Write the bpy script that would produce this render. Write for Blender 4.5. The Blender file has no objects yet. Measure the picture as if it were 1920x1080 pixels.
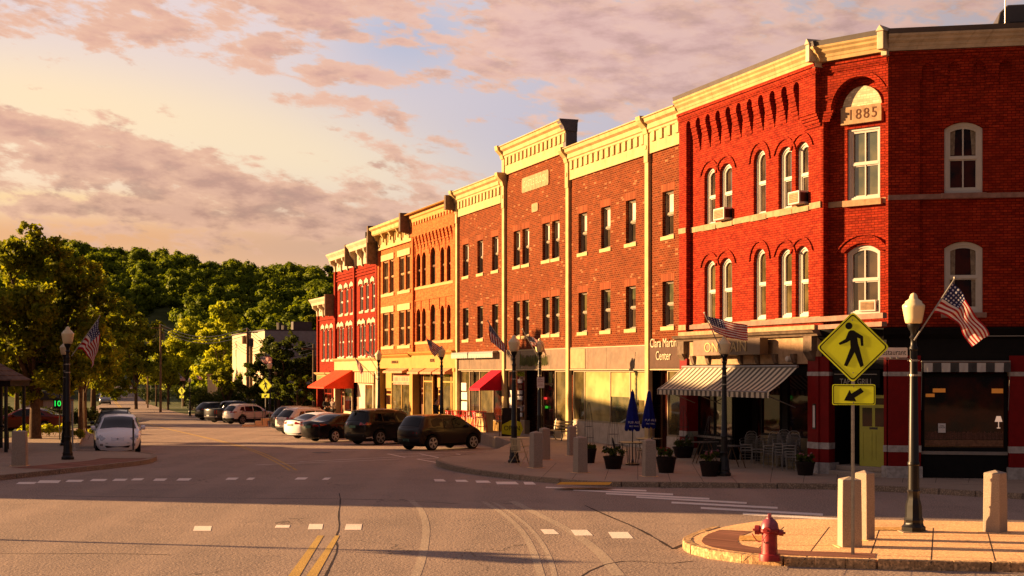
import bpy, bmesh, math, random
import numpy as np
from mathutils import Vector, Matrix
from mathutils.geometry import delaunay_2d_cdt
random.seed(7)
C = bpy.context.scene.collection
sc = bpy.context.scene
PI = math.pi
F, HY, CZ = 2667.0, 695.0, 3.4            # focal length (px), horizon row, eye height (m)

# ---------------------------------------------------------------- ground heights
def interp(tab, v):
    if v <= tab[0][0]: return tab[0][1]
    for (a, za), (b, zb) in zip(tab, tab[1:]):
        if v <= b: return za + (zb - za) * (v - a) / (b - a)
    return tab[-1][1]
GT = [(-200, 0), (50, 0), (65, -.22), (90, -.55), (124, -1.1), (180, -1.65), (240, -2.2), (262, -1.9), (300, -.7), (350, .8), (400, 2.3), (480, 4.5), (900, 10)]
PT = [(-200, .13), (45, .15), (58, .28), (75, .26), (90, .05), (120, -.5), (150, -1.1), (900, 10.2)]
def g(Y): return interp(GT, Y)
def pz(Y): return interp(PT, Y) if Y < 122 else g(Y) + .15
def sz(Y): return g(Y) + .15
def solve(py, zf):
    Y = 12.0
    while Y < 800:
        if (py - HY) * Y / F >= CZ - zf(Y): break
        Y += .05
    return Y
def gp(px, py, zf=g):
    Y = solve(py, zf); return Vector(((px - 960) * Y / F, Y, zf(Y)))
def at(px, Y): return (px - 960) * Y / F
def zat(py, Y): return CZ + (HY - py) * Y / F

# ---------------------------------------------------------------- mesh builder
class MB:
    def __init__(s): s.v = []; s.f = []; s.mi = []; s.m = 0; s.uv = None
    def add(s, vs, fs):
        b = len(s.v); s.v += [tuple(v) for v in vs]
        for f in fs: s.f.append(tuple(b + i for i in f)); s.mi.append(s.m)
        return s
    def box(s, x0, x1, y0, y1, z0, z1):
        vs = [(x0,y0,z0),(x1,y0,z0),(x1,y1,z0),(x0,y1,z0),(x0,y0,z1),(x1,y0,z1),(x1,y1,z1),(x0,y1,z1)]
        return s.add(vs, [(0,3,2,1),(4,5,6,7),(0,1,5,4),(1,2,6,5),(2,3,7,6),(3,0,4,7)])
    def prism(s, poly, y0, y1):            # poly in (x, z), ccw seen from -y
        n = len(poly)
        vs = [(x, y0, z) for x, z in poly] + [(x, y1, z) for x, z in poly]
        fs = [tuple(range(n)), tuple(range(2*n-1, n-1, -1))]
        fs += [(i, i+n, (i+1) % n + n, (i+1) % n) for i in range(n)]
        return s.add(vs, fs)
    def prof(s, pts, x0, x1):              # pts in (y, z) extruded along x
        n = len(pts)
        vs = [(x0, y, z) for y, z in pts] + [(x1, y, z) for y, z in pts]
        fs = [tuple(range(n)), tuple(range(2*n-1, n-1, -1))]
        fs += [(i, i+n, (i+1) % n + n, (i+1) % n) for i in range(n)]
        return s.add(vs, fs)
    def quad(s, *p): return s.add(p, [tuple(range(len(p)))])
    def tube(s, pts, r, n=6, caps=True):
        pts = [Vector(p) for p in pts]
        rs = r if isinstance(r, (list, tuple)) else [r] * len(pts)
        vs = []; fs = []
        for i, p in enumerate(pts):
            d = (pts[min(i+1, len(pts)-1)] - pts[max(i-1, 0)]).normalized()
            a = d.orthogonal().normalized() if abs(d.z) < .99 else Vector((1, 0, 0))
            if abs(d.z) < .99: a = d.cross(Vector((0, 0, 1))).normalized()
            b = d.cross(a).normalized()
            for k in range(n):
                t = 2 * PI * k / n
                vs.append(p + (a * math.cos(t) + b * math.sin(t)) * rs[i])
        for i in range(len(pts) - 1):
            for k in range(n):
                k2 = (k + 1) % n
                fs.append((i*n+k, i*n+k2, (i+1)*n+k2, (i+1)*n+k))
        if caps: fs += [tuple(range(n))[::-1], tuple(range((len(pts)-1)*n, len(pts)*n))]
        return s.add(vs, fs)
    def lathe(s, prof, n=16, c=(0, 0, 0), axis='z', caps=True):
        vs = []; fs = []; m = len(prof)
        for r, z in prof:
            for k in range(n):
                t = 2 * PI * (k + .5) / n
                a, b = r * math.cos(t), r * math.sin(t)
                vs.append((c[0]+a, c[1]+b, c[2]+z) if axis == 'z' else (c[0]+a, c[1]+z, c[2]+b))
        for i in range(m - 1):
            for k in range(n):
                k2 = (k + 1) % n
                fs.append((i*n+k, i*n+k2, (i+1)*n+k2, (i+1)*n+k))
        if caps: fs += [tuple(range(n))[::-1], tuple(range((m-1)*n, m*n))]
        return s.add(vs, fs)
    def ring(s, outer, inner, y0, y1):     # frame between two loops of equal length, (x,z)
        n = len(outer)
        vs = [(x, y0, z) for x, z in outer] + [(x, y0, z) for x, z in inner] + [(x, y1, z) for x, z in outer] + [(x, y1, z) for x, z in inner]
        fs = []
        for i in range(n):
            j = (i + 1) % n
            fs += [(i, j, n+j, n+i), (n+i, n+j, 3*n+j, 3*n+i), (j, i, 2*n+i, 2*n+j), (2*n+j, 2*n+i, 3*n+i, 3*n+j)]
        return s.add(vs, fs)
    def wall(s, outline, holes, y, depth): # front skin with openings and their reveals
        vs = []; es = []
        for lp in [outline] + holes:
            b = len(vs); vs += [Vector((x, z)) for x, z in lp]; n = len(lp)
            es += [(b + i, b + (i + 1) % n) for i in range(n)]
        ov, oe, of, *_ = delaunay_2d_cdt(vs, es, [], 0, 1e-5)
        fs = []
        for f in of:
            c = sum((ov[i] for i in f), Vector((0, 0))) / len(f)
            if inside(c, outline) and not any(inside(c, h) for h in holes):
                a, b2, c2 = ov[f[0]], ov[f[1]], ov[f[2]]
                if (b2-a).cross(c2-a) > 0: f = f
                else: f = f[::-1]
                fs.append(tuple(f))
        s.add([(p.x, y, p.y) for p in ov], fs)
        for h in holes:
            n = len(h)
            s.add([(x, y, z) for x, z in h] + [(x, y + depth, z) for x, z in h], [(i, i+n, (i+1) % n + n, (i+1) % n) for i in range(n)])
        return s
    def grid_poly(s, poly, step, fn):      # polygon filled with a grid of points; fn(x, z) -> 3D
        xs = [p[0] for p in poly]; zs = [p[1] for p in poly]
        vs = [Vector(p) for p in poly]; n = len(poly)
        es = [(i, (i+1) % n) for i in range(n)]
        x = min(xs) + step * .5
        while x < max(xs):
            z = min(zs) + step * .5
            while z < max(zs):
                if inside((x, z), poly) and edge_dist((x, z), poly) > step * .35: vs.append(Vector((x, z)))
                z += step
            x += step
        ov, oe, of, *_ = delaunay_2d_cdt(vs, es, [], 0, 1e-5)
        fs = [tuple(f) for f in of if inside(sum((ov[i] for i in f), Vector((0, 0))) / len(f), poly)]
        s.add([fn(p.x, p.y) for p in ov], fs)
        return s
def inside(p, poly):
    x, z = p; c = False; n = len(poly); j = n - 1
    for i in range(n):
        xi, zi = poly[i]; xj, zj = poly[j]
        if (zi > z) != (zj > z) and x < (xj - xi) * (z - zi) / (zj - zi) + xi: c = not c
        j = i
    return c
def edge_dist(p, poly):
    px, pz_ = p; m = 1e9; n = len(poly)
    for i in range(n):
        ax, az = poly[i]; bx, bz = poly[(i+1) % n]
        dx, dz = bx-ax, bz-az; L = dx*dx+dz*dz
        t = 0 if L == 0 else max(0, min(1, ((px-ax)*dx+(pz_-az)*dz)/L))
        m = min(m, math.hypot(px-ax-t*dx, pz_-az-t*dz))
    return m

def obj(name, mb, mat, parent=None, mtx=None, smooth=False, recalc=True, bevel=0):
    me = bpy.data.meshes.new(name)
    me.from_pydata(mb.v, [], mb.f)
    mats = mat if isinstance(mat, (list, tuple)) else [mat]
    for m in mats: me.materials.append(m)
    if len(mats) > 1: me.polygons.foreach_set('material_index', mb.mi)
    if recalc:
        bm = bmesh.new(); bm.from_mesh(me)
        if smooth: bmesh.ops.remove_doubles(bm, verts=bm.verts, dist=1e-5)
        bmesh.ops.recalc_face_normals(bm, faces=bm.faces); bm.to_mesh(me); bm.free()
    if smooth: me.polygons.foreach_set('use_smooth', [True] * len(me.polygons))
    if smooth == 'auto':
        try: me.set_sharp_from_angle(angle=math.radians(35))
        except Exception: pass
    o = bpy.data.objects.new(name, me); C.objects.link(o)
    if parent: o.parent = parent
    if mtx is not None: o.matrix_local = mtx
    if bevel:
        b = o.modifiers.new('bevel', 'BEVEL'); b.width = bevel; b.segments = 2; b.limit_method = 'ANGLE'
    return o
def tag(o, label=None, cat=None, group=None, kind=None):
    if label: o['label'] = label
    if cat: o['category'] = cat
    if group: o['group'] = group
    if kind: o['kind'] = kind
    return o
def thing(name, label, cat, loc=(0, 0, 0), rz=0, group=None):
    o = bpy.data.objects.new(name, None); C.objects.link(o); o.empty_display_size = .2
    o.location = loc; o.rotation_euler = (0, 0, rz)
    return tag(o, label, cat, group)
KIDS = {}
def copy_tree(o, loc=None, rz=None, label=None, parent=None, sc_=None):
    c = o.copy(); C.objects.link(c)
    if parent is not None: c.parent = parent; c.matrix_parent_inverse = o.matrix_parent_inverse.copy()
    for ch in list(o.children): copy_tree(ch, parent=c)
    if loc is not None: c.location = loc
    if rz is not None: c.rotation_euler = (0, 0, rz)
    if label: c['label'] = label
    if sc_: c.scale = (sc_, sc_, sc_) if not isinstance(sc_, tuple) else sc_
    return c
def text_mesh(name, s, size, mat, parent, mtx, depth=.01, align='CENTER', sx=1.0, spacing=1.0):
    cu = bpy.data.curves.new(name, 'FONT'); cu.body = s; cu.size = size; cu.extrude = depth
    cu.align_x = align; cu.align_y = 'CENTER'; cu.space_character = spacing; cu.resolution_u = 3
    t = bpy.data.objects.new('t', cu)
    me = bpy.data.meshes.new_from_object(t)
    bpy.data.objects.remove(t); bpy.data.curves.remove(cu)
    me.materials.clear(); me.materials.append(mat)
    o = bpy.data.objects.new(name, me); C.objects.link(o); o.parent = parent
    # text lies in xy: stand it up in the x-z plane facing -y
    o.matrix_local = mtx @ Matrix.Rotation(PI/2, 4, 'X') @ Matrix.Diagonal((sx, 1, 1, 1))
    return o
def T(x, y, z): return Matrix.Translation((x, y, z))
def arch(x0, x1, z0, z1, rise=0, n=10):    # closed loop, ccw; rise = height of the curved head
    if rise <= 0: return [(x0, z0), (x1, z0), (x1, z1), (x0, z1)]
    c = (x0+x1)/2; hw = (x1-x0)/2; zs = z1 - rise
    rise = min(rise, hw)
    R = (hw*hw + rise*rise) / (2*rise); a = math.asin(min(1, hw / R)); zc = z1 - R
    return [(x0, z0), (x1, z0)] + [(c + R*math.sin(a - 2*a*i/n), zc + R*math.cos(a - 2*a*i/n)) for i in range(n+1)]

# ---------------------------------------------------------------- facades
UL = Vector((.3418, -.9398)); C1 = Vector((9.78, 44.97))
class Fac:
    def __init__(s, O, u):
        s.O = Vector(O); s.u = Vector(u).normalized()
        s.ang = math.atan2(s.u.y, s.u.x)
    def x(s, px):
        k = (px - 960) / F
        return (k*s.O.y - s.O.x) / (s.u.x - k*s.u.y)
    def p(s, px, py):
        x = s.x(px); Y = s.O.y + s.u.y*x
        return x, CZ + (HY - py) * Y / F
    def z(s, px, py): return s.p(px, py)[1]
    def w(s, x, y=0, z=0):                # local -> world
        n = Vector((-s.u.y, s.u.x))
        q = s.O + s.u*x + n*y
        return Vector((q.x, q.y, z))
LONG = Fac(C1, UL)
def long_at(px):                          # facade frame with its origin at the given picture column
    xg = LONG.x(px); return Fac(C1 + UL*xg, UL), xg
# ---------------------------------------------------------------- materials
def nt(name):
    m = bpy.data.materials.new(name); m.use_nodes = True
    return m, m.node_tree.nodes, m.node_tree.links, m.node_tree.nodes['Principled BSDF']
class NB:                                  # tiny node algebra
    def __init__(s, tree): s.t = tree; s.n = tree.nodes; s.l = tree.links
    def lk(s, v, inp):
        if isinstance(v, (int, float)): inp.default_value = v
        elif isinstance(v, (tuple, list)): inp.default_value = tuple(v)
        else: s.l.new(v, inp)
    def m(s, op, a, b=0.0, c=None, clamp=False):
        n = s.n.new('ShaderNodeMath'); n.operation = op; n.use_clamp = clamp
        s.lk(a, n.inputs[0]); s.lk(b, n.inputs[1])
        if c is not None: s.lk(c, n.inputs[2])
        return n.outputs[0]
    def mix(s, f, a, b, bt='MIX'):
        n = s.n.new('ShaderNodeMix'); n.data_type = 'RGBA'; n.blend_type = bt
        s.lk(f, n.inputs[0])
        s.lk(a if not (isinstance(a, tuple) and len(a) == 3) else a + (1,), n.inputs[6])
        s.lk(b if not (isinstance(b, tuple) and len(b) == 3) else b + (1,), n.inputs[7])
        return n.outputs[2]
    def sstep(s, v, lo, hi):
        n = s.n.new('ShaderNodeMapRange'); n.interpolation_type = 'SMOOTHSTEP'
        s.lk(v, n.inputs[0]); s.lk(lo, n.inputs[1]); s.lk(hi, n.inputs[2])
        return n.outputs[0]
    def noise(s, vec, scale, detail=4, rough=.55, dim='3D', dist=0):
        n = s.n.new('ShaderNodeTexNoise'); n.inputs['Scale'].default_value = scale
        n.inputs['Detail'].default_value = detail; n.inputs['Roughness'].default_value = rough
        n.inputs['Distortion'].default_value = dist
        if vec is not None: s.l.new(vec, n.inputs['Vector'])
        return n.outputs['Fac']
    def comb(s, x, y, z):
        n = s.n.new('ShaderNodeCombineXYZ')
        for i, v in enumerate((x, y, z)): s.lk(v, n.inputs[i])
        return n.outputs[0]
    def sep(s, v):
        n = s.n.new('ShaderNodeSeparateXYZ'); s.l.new(v, n.inputs[0]); return n.outputs
    def coord(s, k='Object'):
        return s.n.new('ShaderNodeTexCoord').outputs[k]
    def bump(s, h, strength, dist, normal_in):
        n = s.n.new('ShaderNodeBump'); n.inputs['Strength'].default_value = strength; n.inputs['Distance'].default_value = dist
        s.l.new(h, n.inputs['Height']); s.l.new(n.outputs[0], normal_in)
KA = .80
def mul(c, k): return tuple(x*k for x in c)
def M(name, col, rough=.7, metal=0, var=.15, scale=3, bump=0, bscale=40, coat=0, trans=0, spec=None, rv=0, wear=None, streak=0):
    m, n, l, p = nt(name); b = NB(m.node_tree); col = mul(col, KA)
    p.inputs['Roughness'].default_value = rough; p.inputs['Metallic'].default_value = metal
    if coat: p.inputs['Coat Weight'].default_value = coat; p.inputs['Coat Roughness'].default_value = .04
    if spec is None: spec = .12 if rough >= .5 and metal == 0 and not coat else .5
    p.inputs['Specular IOR Level'].default_value = spec
    co = b.coord()
    if var:
        f = b.noise(co, scale, 5, .65)
        c = b.mix(b.sstep(f, .3, .7), mul(col, 1-var), mul(col, 1+var))
        if wear:
            w = b.sstep(b.noise(co, scale*4, 6, .7), .58, .66); c = b.mix(w, c, wear)
        if streak:
            s_ = b.sep(co); sv = b.comb(b.m('MULTIPLY', b.m('ADD', s_[0], s_[1]), 2.6), b.m('MULTIPLY', s_[2], .45), 0.0)
            c = b.mix(b.m('MULTIPLY', b.sstep(b.noise(sv, 2.2, 6, .7), .50, .72), streak), c, mul(col, .42))
        l.new(c, p.inputs['Base Color'])
    else: p.inputs['Base Color'].default_value = (*col, 1)
    if rv:
        l.new(b.m('MULTIPLY_ADD', b.noise(co, scale*5, 4), rv, rough - rv*.5), p.inputs['Roughness'])
    if bump: b.bump(b.noise(co, bscale, 4), bump, .01, p.inputs['Normal'])
    return m
def brick(name, c1, c2, mortar, w=.215, h=.075, ms=.010, bump=.5, stain=.25, rough=.85, pale=None):
    m, n, l, p = nt(name); b = NB(m.node_tree)
    c1, c2, mortar = mul(c1, KA), mul(c2, KA), mul(mortar, KA)
    co = b.coord(); s = b.sep(co)
    u = b.m('ADD', s[0], s[1])
    v = b.comb(u, s[2], 0.0)
    t = n.new('ShaderNodeTexBrick'); l.new(v, t.inputs['Vector'])
    t.inputs['Color1'].default_value = (*c1, 1); t.inputs['Color2'].default_value = (*c2, 1); t.inputs['Mortar'].default_value = (*mortar, 1)
    t.inputs['Scale'].default_value = 1; t.inputs['Mortar Size'].default_value = ms; t.inputs['Brick Width'].default_value = w; t.inputs['Row Height'].default_value = h
    t.inputs['Mortar Smooth'].default_value = .3; t.inputs['Bias'].default_value = -.1
    c = t.outputs['Color']
    # per brick tone: a cell noise keyed on the brick grid
    wn = n.new('ShaderNodeTexWhiteNoise'); wn.noise_dimensions = '2D'
    row = b.m('FLOOR', b.m('DIVIDE', s[2], h))
    uu = b.m('FLOOR', b.m('ADD', b.m('DIVIDE', u, w), b.m('MULTIPLY', b.m('MODULO', row, 2.0), .5)))
    l.new(b.comb(uu, row, 0.0), wn.inputs['Vector'])
    k = b.m('MULTIPLY_ADD', wn.outputs['Value'], .64, .68)
    kc = b.comb(k, k, k)
    c = b.mix(b.m('SUBTRACT', 1.0, t.outputs['Fac']), c, b.mix(1.0, c, kc, 'MULTIPLY'))
    if pale:
        pf = b.m('GREATER_THAN', wn.outputs['Value'], .975)
        c = b.mix(b.m('MULTIPLY', pf, b.m('SUBTRACT', 1.0, t.outputs['Fac'])), c, pale)
    st = b.sstep(b.noise(co, .7, 6, .7), .35, .7)
    c = b.mix(b.m('MULTIPLY', st, stain), c, mul(c1, .45))
    st2 = b.sstep(b.noise(b.comb(b.m('MULTIPLY', u, 3.0), b.m('MULTIPLY', s[2], .4), 0.0), 1.3, 5, .7), .55, .8)
    c = b.mix(b.m('MULTIPLY', st2, stain*.8), c, mul(c2, .5))
    l.new(c, p.inputs['Base Color']); p.inputs['Roughness'].default_value = rough; p.inputs['Specular IOR Level'].default_value = .06
    h_ = b.m('ADD', b.m('MULTIPLY', t.outputs['Fac'], -1.0), b.m('MULTIPLY', b.noise(co, 60, 3), .35))
    b.bump(h_, bump, .012, p.inputs['Normal'])
    return m
def glass(name, col=(.02, .018, .015), rough=.03, spec=1.0, var=None, lo=None, hi=None, ior=1.52):
    # dark window glass: reflects, with a soft uneven darkness of the room behind
    m, n, l, p = nt(name); b = NB(m.node_tree); co = b.coord()
    p.inputs['Roughness'].default_value = rough; p.inputs['IOR'].default_value = ior
    p.inputs['Specular IOR Level'].default_value = spec
    if var:
        f = b.sstep(b.noise(co, 1.3, 3, .5), .35, .65); l.new(b.mix(f, col, var), p.inputs['Base Color'])
    else: p.inputs['Base Color'].default_value = (*col, 1)
    b.bump(b.noise(co, .9, 2), .06, .05, p.inputs['Normal'])
    return m
def foliage(name, c1, c2, c3, tr=.35):
    m, n, l, p = nt(name); b = NB(m.node_tree); co = b.coord()
    g0 = n.new('ShaderNodeNewGeometry')
    r = g0.outputs['Random Per Island']
    c = b.mix(b.sstep(r, .0, 1.0), c1, c2)
    c = b.mix(b.m('MULTIPLY', b.sstep(b.noise(co, .35, 3), .4, .65), .7), c, c3)
    p.inputs['Roughness'].default_value = .6; p.inputs['Specular IOR Level'].default_value = .10
    l.new(c, p.inputs['Base Color'])
    t = n.new('ShaderNodeBsdfTranslucent'); l.new(b.mix(1.0, c, (1.3, 1.25, .5), 'MULTIPLY'), t.inputs['Color'])
    ms = n.new('ShaderNodeMixShader'); ms.inputs[0].default_value = tr
    l.new(p.outputs[0], ms.inputs[1]); l.new(t.outputs[0], ms.inputs[2])
    l.new(ms.outputs[0], n['Material Output'].inputs['Surface'])
    return m
def emit(name, col, s):
    m, n, l, p = nt(name); p.inputs['Base Color'].default_value = (*mul(col, .5), 1)
    p.inputs['Emission Color'].default_value = (*col, 1); p.inputs['Emission Strength'].default_value = s
    return m
def stripes(name, ca, cb, w, axis=0, rough=.8, soft=True):
    m, n, l, p = nt(name); b = NB(m.node_tree); co = b.coord(); s = b.sep(co)
    f = b.m('GREATER_THAN', b.m('FRACT', b.m('DIVIDE', s[axis], w)), .5)
    c = b.mix(f, ca, cb); c = b.mix(b.m('MULTIPLY', b.noise(co, 2.5, 5), .35), c, mul(ca, .4))
    l.new(c, p.inputs['Base Color']); p.inputs['Roughness'].default_value = rough
    t = n.new('ShaderNodeBsdfTranslucent'); l.new(c, t.inputs['Color'])
    ms = n.new('ShaderNodeMixShader'); ms.inputs[0].default_value = .2
    l.new(p.outputs[0], ms.inputs[1]); l.new(t.outputs[0], ms.inputs[2]); l.new(ms.outputs[0], n['Material Output'].inputs['Surface'])
    return m

RED1, RED2 = (.375, .038, .012), (.285, .021, .007)
m_red = brick('painted_red_brick', RED1, RED2, (.10, .004, .002), w=.225, h=.080, ms=.010, stain=.42, bump=.8)
m_redflat = M('painted_red_wall', (.20, .006, .006), .6, var=.12, scale=4, bump=.15)
m_brown = brick('brown_brick', (.185, .033, .008), (.085, .012, .003), (.26, .095, .036), w=.225, h=.088, ms=.015, stain=.35, pale=(.30, .13, .06))
m_orange = brick('painted_orange_brick', (.52, .145, .042), (.47, .12, .034), (.42, .10, .028), ms=.007, stain=.16, bump=.3)
m_red3 = brick('red_brick', (.30, .026, .008), (.22, .015, .005), (.19, .03, .012), stain=.2)
m_white = M('white_trim', (.60, .48, .32), .6, streak=.5, var=.16, scale=2, bump=.1)
m_cream = M('cream_trim', (.57, .40, .18), .6, streak=.45, var=.16, scale=2, bump=.1, wear=(.42, .26, .10))
m_yellow = M('yellow_storefront_paint', (.46, .27, .065), .6, streak=.4, var=.10, scale=2)
m_winwhite = M('white_window_frame', (.62, .58, .50), .5, var=.05, scale=3)
m_windark = M('dark_window_frame', (.16, .07, .03), .5, var=.1, scale=3)
m_stone = M('sandstone', (.42, .27, .15), .85, streak=.5, var=.2, scale=5, bump=.35)
m_stonedk = M('dark_cornice_stone', (.16, .11, .075), .8, var=.3, scale=4, bump=.3)
m_marble = M('grey_marble_band', (.42, .38, .35), .5, var=.25, scale=6, bump=.1)
m_roof = M('dark_roof_membrane', (.035, .03, .03), .8, var=.2, scale=1)
m_metaldk = M('grey_metal_flashing', (.09, .075, .07), .45, metal=.3, var=.15, scale=2)
m_black = M('black_paint', (.008, .008, .010), .35, var=.2, scale=5, spec=.5)
m_blackwood = M('black_shopfront_wood', (.006, .005, .005), .7, var=.3, scale=4, spec=.15)
m_panel = M('tan_metal_panel', (.17, .098, .052), .45, metal=.2, var=.22, scale=1.2, rv=.25)
m_alu = M('storefront_aluminium', (.42, .32, .2), .4, metal=.5, var=.1, scale=2)
m_whitebase = M('white_render_base', (.58, .48, .37), .7, streak=.5, var=.12, scale=3, bump=.2)
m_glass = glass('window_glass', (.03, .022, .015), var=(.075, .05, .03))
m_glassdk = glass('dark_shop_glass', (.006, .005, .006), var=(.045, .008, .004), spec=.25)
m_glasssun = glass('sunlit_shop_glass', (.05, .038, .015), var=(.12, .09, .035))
m_glassblind = glass('glass_over_blind', (.48, .38, .15), var=(.30, .25, .10), rough=.08)
m_glasswht = glass('glass_over_white_blind', (.66, .58, .50), var=(.54, .46, .38), rough=.1)
m_glassgrn = glass('glass_over_green_room', (.05, .055, .03), var=(.13, .11, .05))
m_asphalt = None
m_granite = M('granite', (.42, .335, .26), .8, var=.20, scale=45, bump=.4, bscale=60)
m_concrete = None
m_lampglass = M('acorn_lamp_globe', (.86, .70, .40), .35, var=.04, scale=3)
m_pole = M('black_cast_iron', (.008, .007, .007), .4, var=.3, scale=6, spec=.3)
m_steel = M('galvanised_steel', (.38, .35, .30), .45, metal=.6, var=.15, scale=8)
m_signy = M('fluorescent_yellow_sheeting', (.95, 1.05, .010), .45, var=.05, scale=2)
m_signblk = M('sign_black', (.008, .008, .008), .5, var=0)
m_signwht = M('sign_white', (.70, .66, .62), .5, var=.08, scale=8)
m_hydred = M('hydrant_red_paint', (.36, .010, .014), .5, var=.3, scale=9, coat=.15, wear=(.16, .03, .02), bump=.2, bscale=30)
m_hydwht = M('hydrant_faded_bonnet', (.30, .06, .09), .4, metal=.1, var=.2, scale=15)
m_rubber = M('tyre_rubber', (.012, .012, .012), .8, var=.2, scale=20)
m_rim = M('alloy_rim', (.55, .52, .50), .35, metal=.25, var=.05)
m_rimdk = M('dark_alloy_rim', (.30, .28, .27), .35, metal=.3, var=.05)
m_carglass = glass('car_glass', (.004, .004, .005), rough=.03, spec=.3)
m_trim = M('black_plastic_trim', (.014, .013, .013), .55, var=.1)
m_tail = M('tail_lamp_red', (.30, .008, .010), .15, var=0, coat=1)
m_head = M('headlamp_clear', (.42, .42, .45), .12, metal=.5, var=.1, scale=12, coat=1)
m_plate = M('green_licence_plate', (.10, .22, .15), .5, var=.1)
m_platew = M('white_licence_plate', (.5, .5, .48), .5, var=.1)
m_bark = M('bark', (.10, .062, .038), .9, var=.35, scale=6, bump=.8, bscale=18)
m_wood = M('weathered_wood_pole', (.16, .10, .06), .9, var=.3, scale=5, bump=.4)
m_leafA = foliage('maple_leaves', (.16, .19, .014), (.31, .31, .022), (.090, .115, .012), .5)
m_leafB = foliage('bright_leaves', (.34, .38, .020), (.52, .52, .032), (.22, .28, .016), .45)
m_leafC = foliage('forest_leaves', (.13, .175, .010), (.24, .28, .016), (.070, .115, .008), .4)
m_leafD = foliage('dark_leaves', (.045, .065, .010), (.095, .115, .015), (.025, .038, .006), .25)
m_redcloth = M('red_awning_canvas', (.60, .008, .028), .75, var=.15, scale=2)
m_orcloth = M('orange_red_awning_canvas', (.80, .060, .018), .75, var=.12, scale=2)
m_stripe = stripes('striped_awning_canvas', (.80, .68, .48), (.075, .06, .045), .34)
m_stripe2 = stripes('white_black_awning_stripes', (.62, .58, .52), (.012, .012, .012), .51)
m_bluecloth = M('blue_umbrella_canvas', (.006, .010, .16), .7, var=.2, scale=4)
m_pot = M('dark_planter_plastic', (.020, .012, .010), .6, var=.3, scale=5)
m_soil = M('soil', (.03, .02, .012), .9, var=.3, scale=20)
m_redmetal = M('red_painted_metal', (.85, .008, .018), .3, var=.05, coat=.5)
m_greymetal = M('grey_chair_metal', (.27, .25, .23), .4, metal=.4, var=.1)
m_creamplastic = M('cream_painted_chair', (.55, .45, .26), .5, var=.1)
m_green = M('olive_green_door', (.44, .42, .030), .45, var=.08, scale=3)
m_brass = M('brass', (.6, .4, .12), .3, metal=.9, var=.1)
m_skin = M('skin', (.45, .24, .15), .6, var=.05)
m_clothdk = M('dark_clothing', (.03, .028, .03), .9, var=.2)
m_clothlt = M('pale_shirt', (.35, .28, .24), .9, var=.1)
m_hair = M('dark_hair', (.03, .018, .010), .7, var=.2)
m_neonr = emit('red_neon', (1, .02, .03), .14)
m_neong = emit('green_neon', (.10, 1, .05), .10)
m_led = emit('green_led', (.02, 1, .10), .32)
m_glow = emit('warm_lamp_glow', (1, .62, .42), .13)
m_amber = emit('amber_interior_lamp', (1, .32, .04), .045)
def paint(name, col, rough=.3, metal=.0): return M(name, col, rough, metal=metal, var=.03, scale=1, coat=.35, spec=.2)

def flag_mat():
    m, n, l, p = nt('stars_and_stripes_cloth'); b = NB(m.node_tree)
    s = b.sep(b.coord('UV')); u, v = s[0], s[1]
    st = b.m('MODULO', b.m('FLOOR', b.m('MULTIPLY', v, 13.0)), 2.0)
    c = b.mix(st, (.34, .006, .010), (.66, .60, .55))
    cu = b.m('LESS_THAN', u, .4); cv = b.m('GREATER_THAN', v, 6/13)
    can = b.m('MULTIPLY', cu, cv)
    fx = b.m('SUBTRACT', b.m('FRACT', b.m('MULTIPLY', u, 15.0)), .5)
    fz = b.m('SUBTRACT', b.m('FRACT', b.m('MULTIPLY', b.m('SUBTRACT', v, 6/13), 9.3)), .5)
    d = b.m('ADD', b.m('MULTIPLY', fx, fx), b.m('MULTIPLY', fz, fz))
    star = b.m('LESS_THAN', d, .07)
    cc = b.mix(star, (.012, .014, .07), (.5, .5, .55))
    c = b.mix(can, c, cc); l.new(c, p.inputs['Base Color']); p.inputs['Roughness'].default_value = .8
    t = n.new('ShaderNodeBsdfTranslucent'); l.new(c, t.inputs['Color'])
    ms = n.new('ShaderNodeMixShader'); ms.inputs[0].default_value = .35
    l.new(p.outputs[0], ms.inputs[1]); l.new(t.outputs[0], ms.inputs[2]); l.new(ms.outputs[0], n['Material Output'].inputs['Surface'])
    return m
m_flag = flag_mat()

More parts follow.
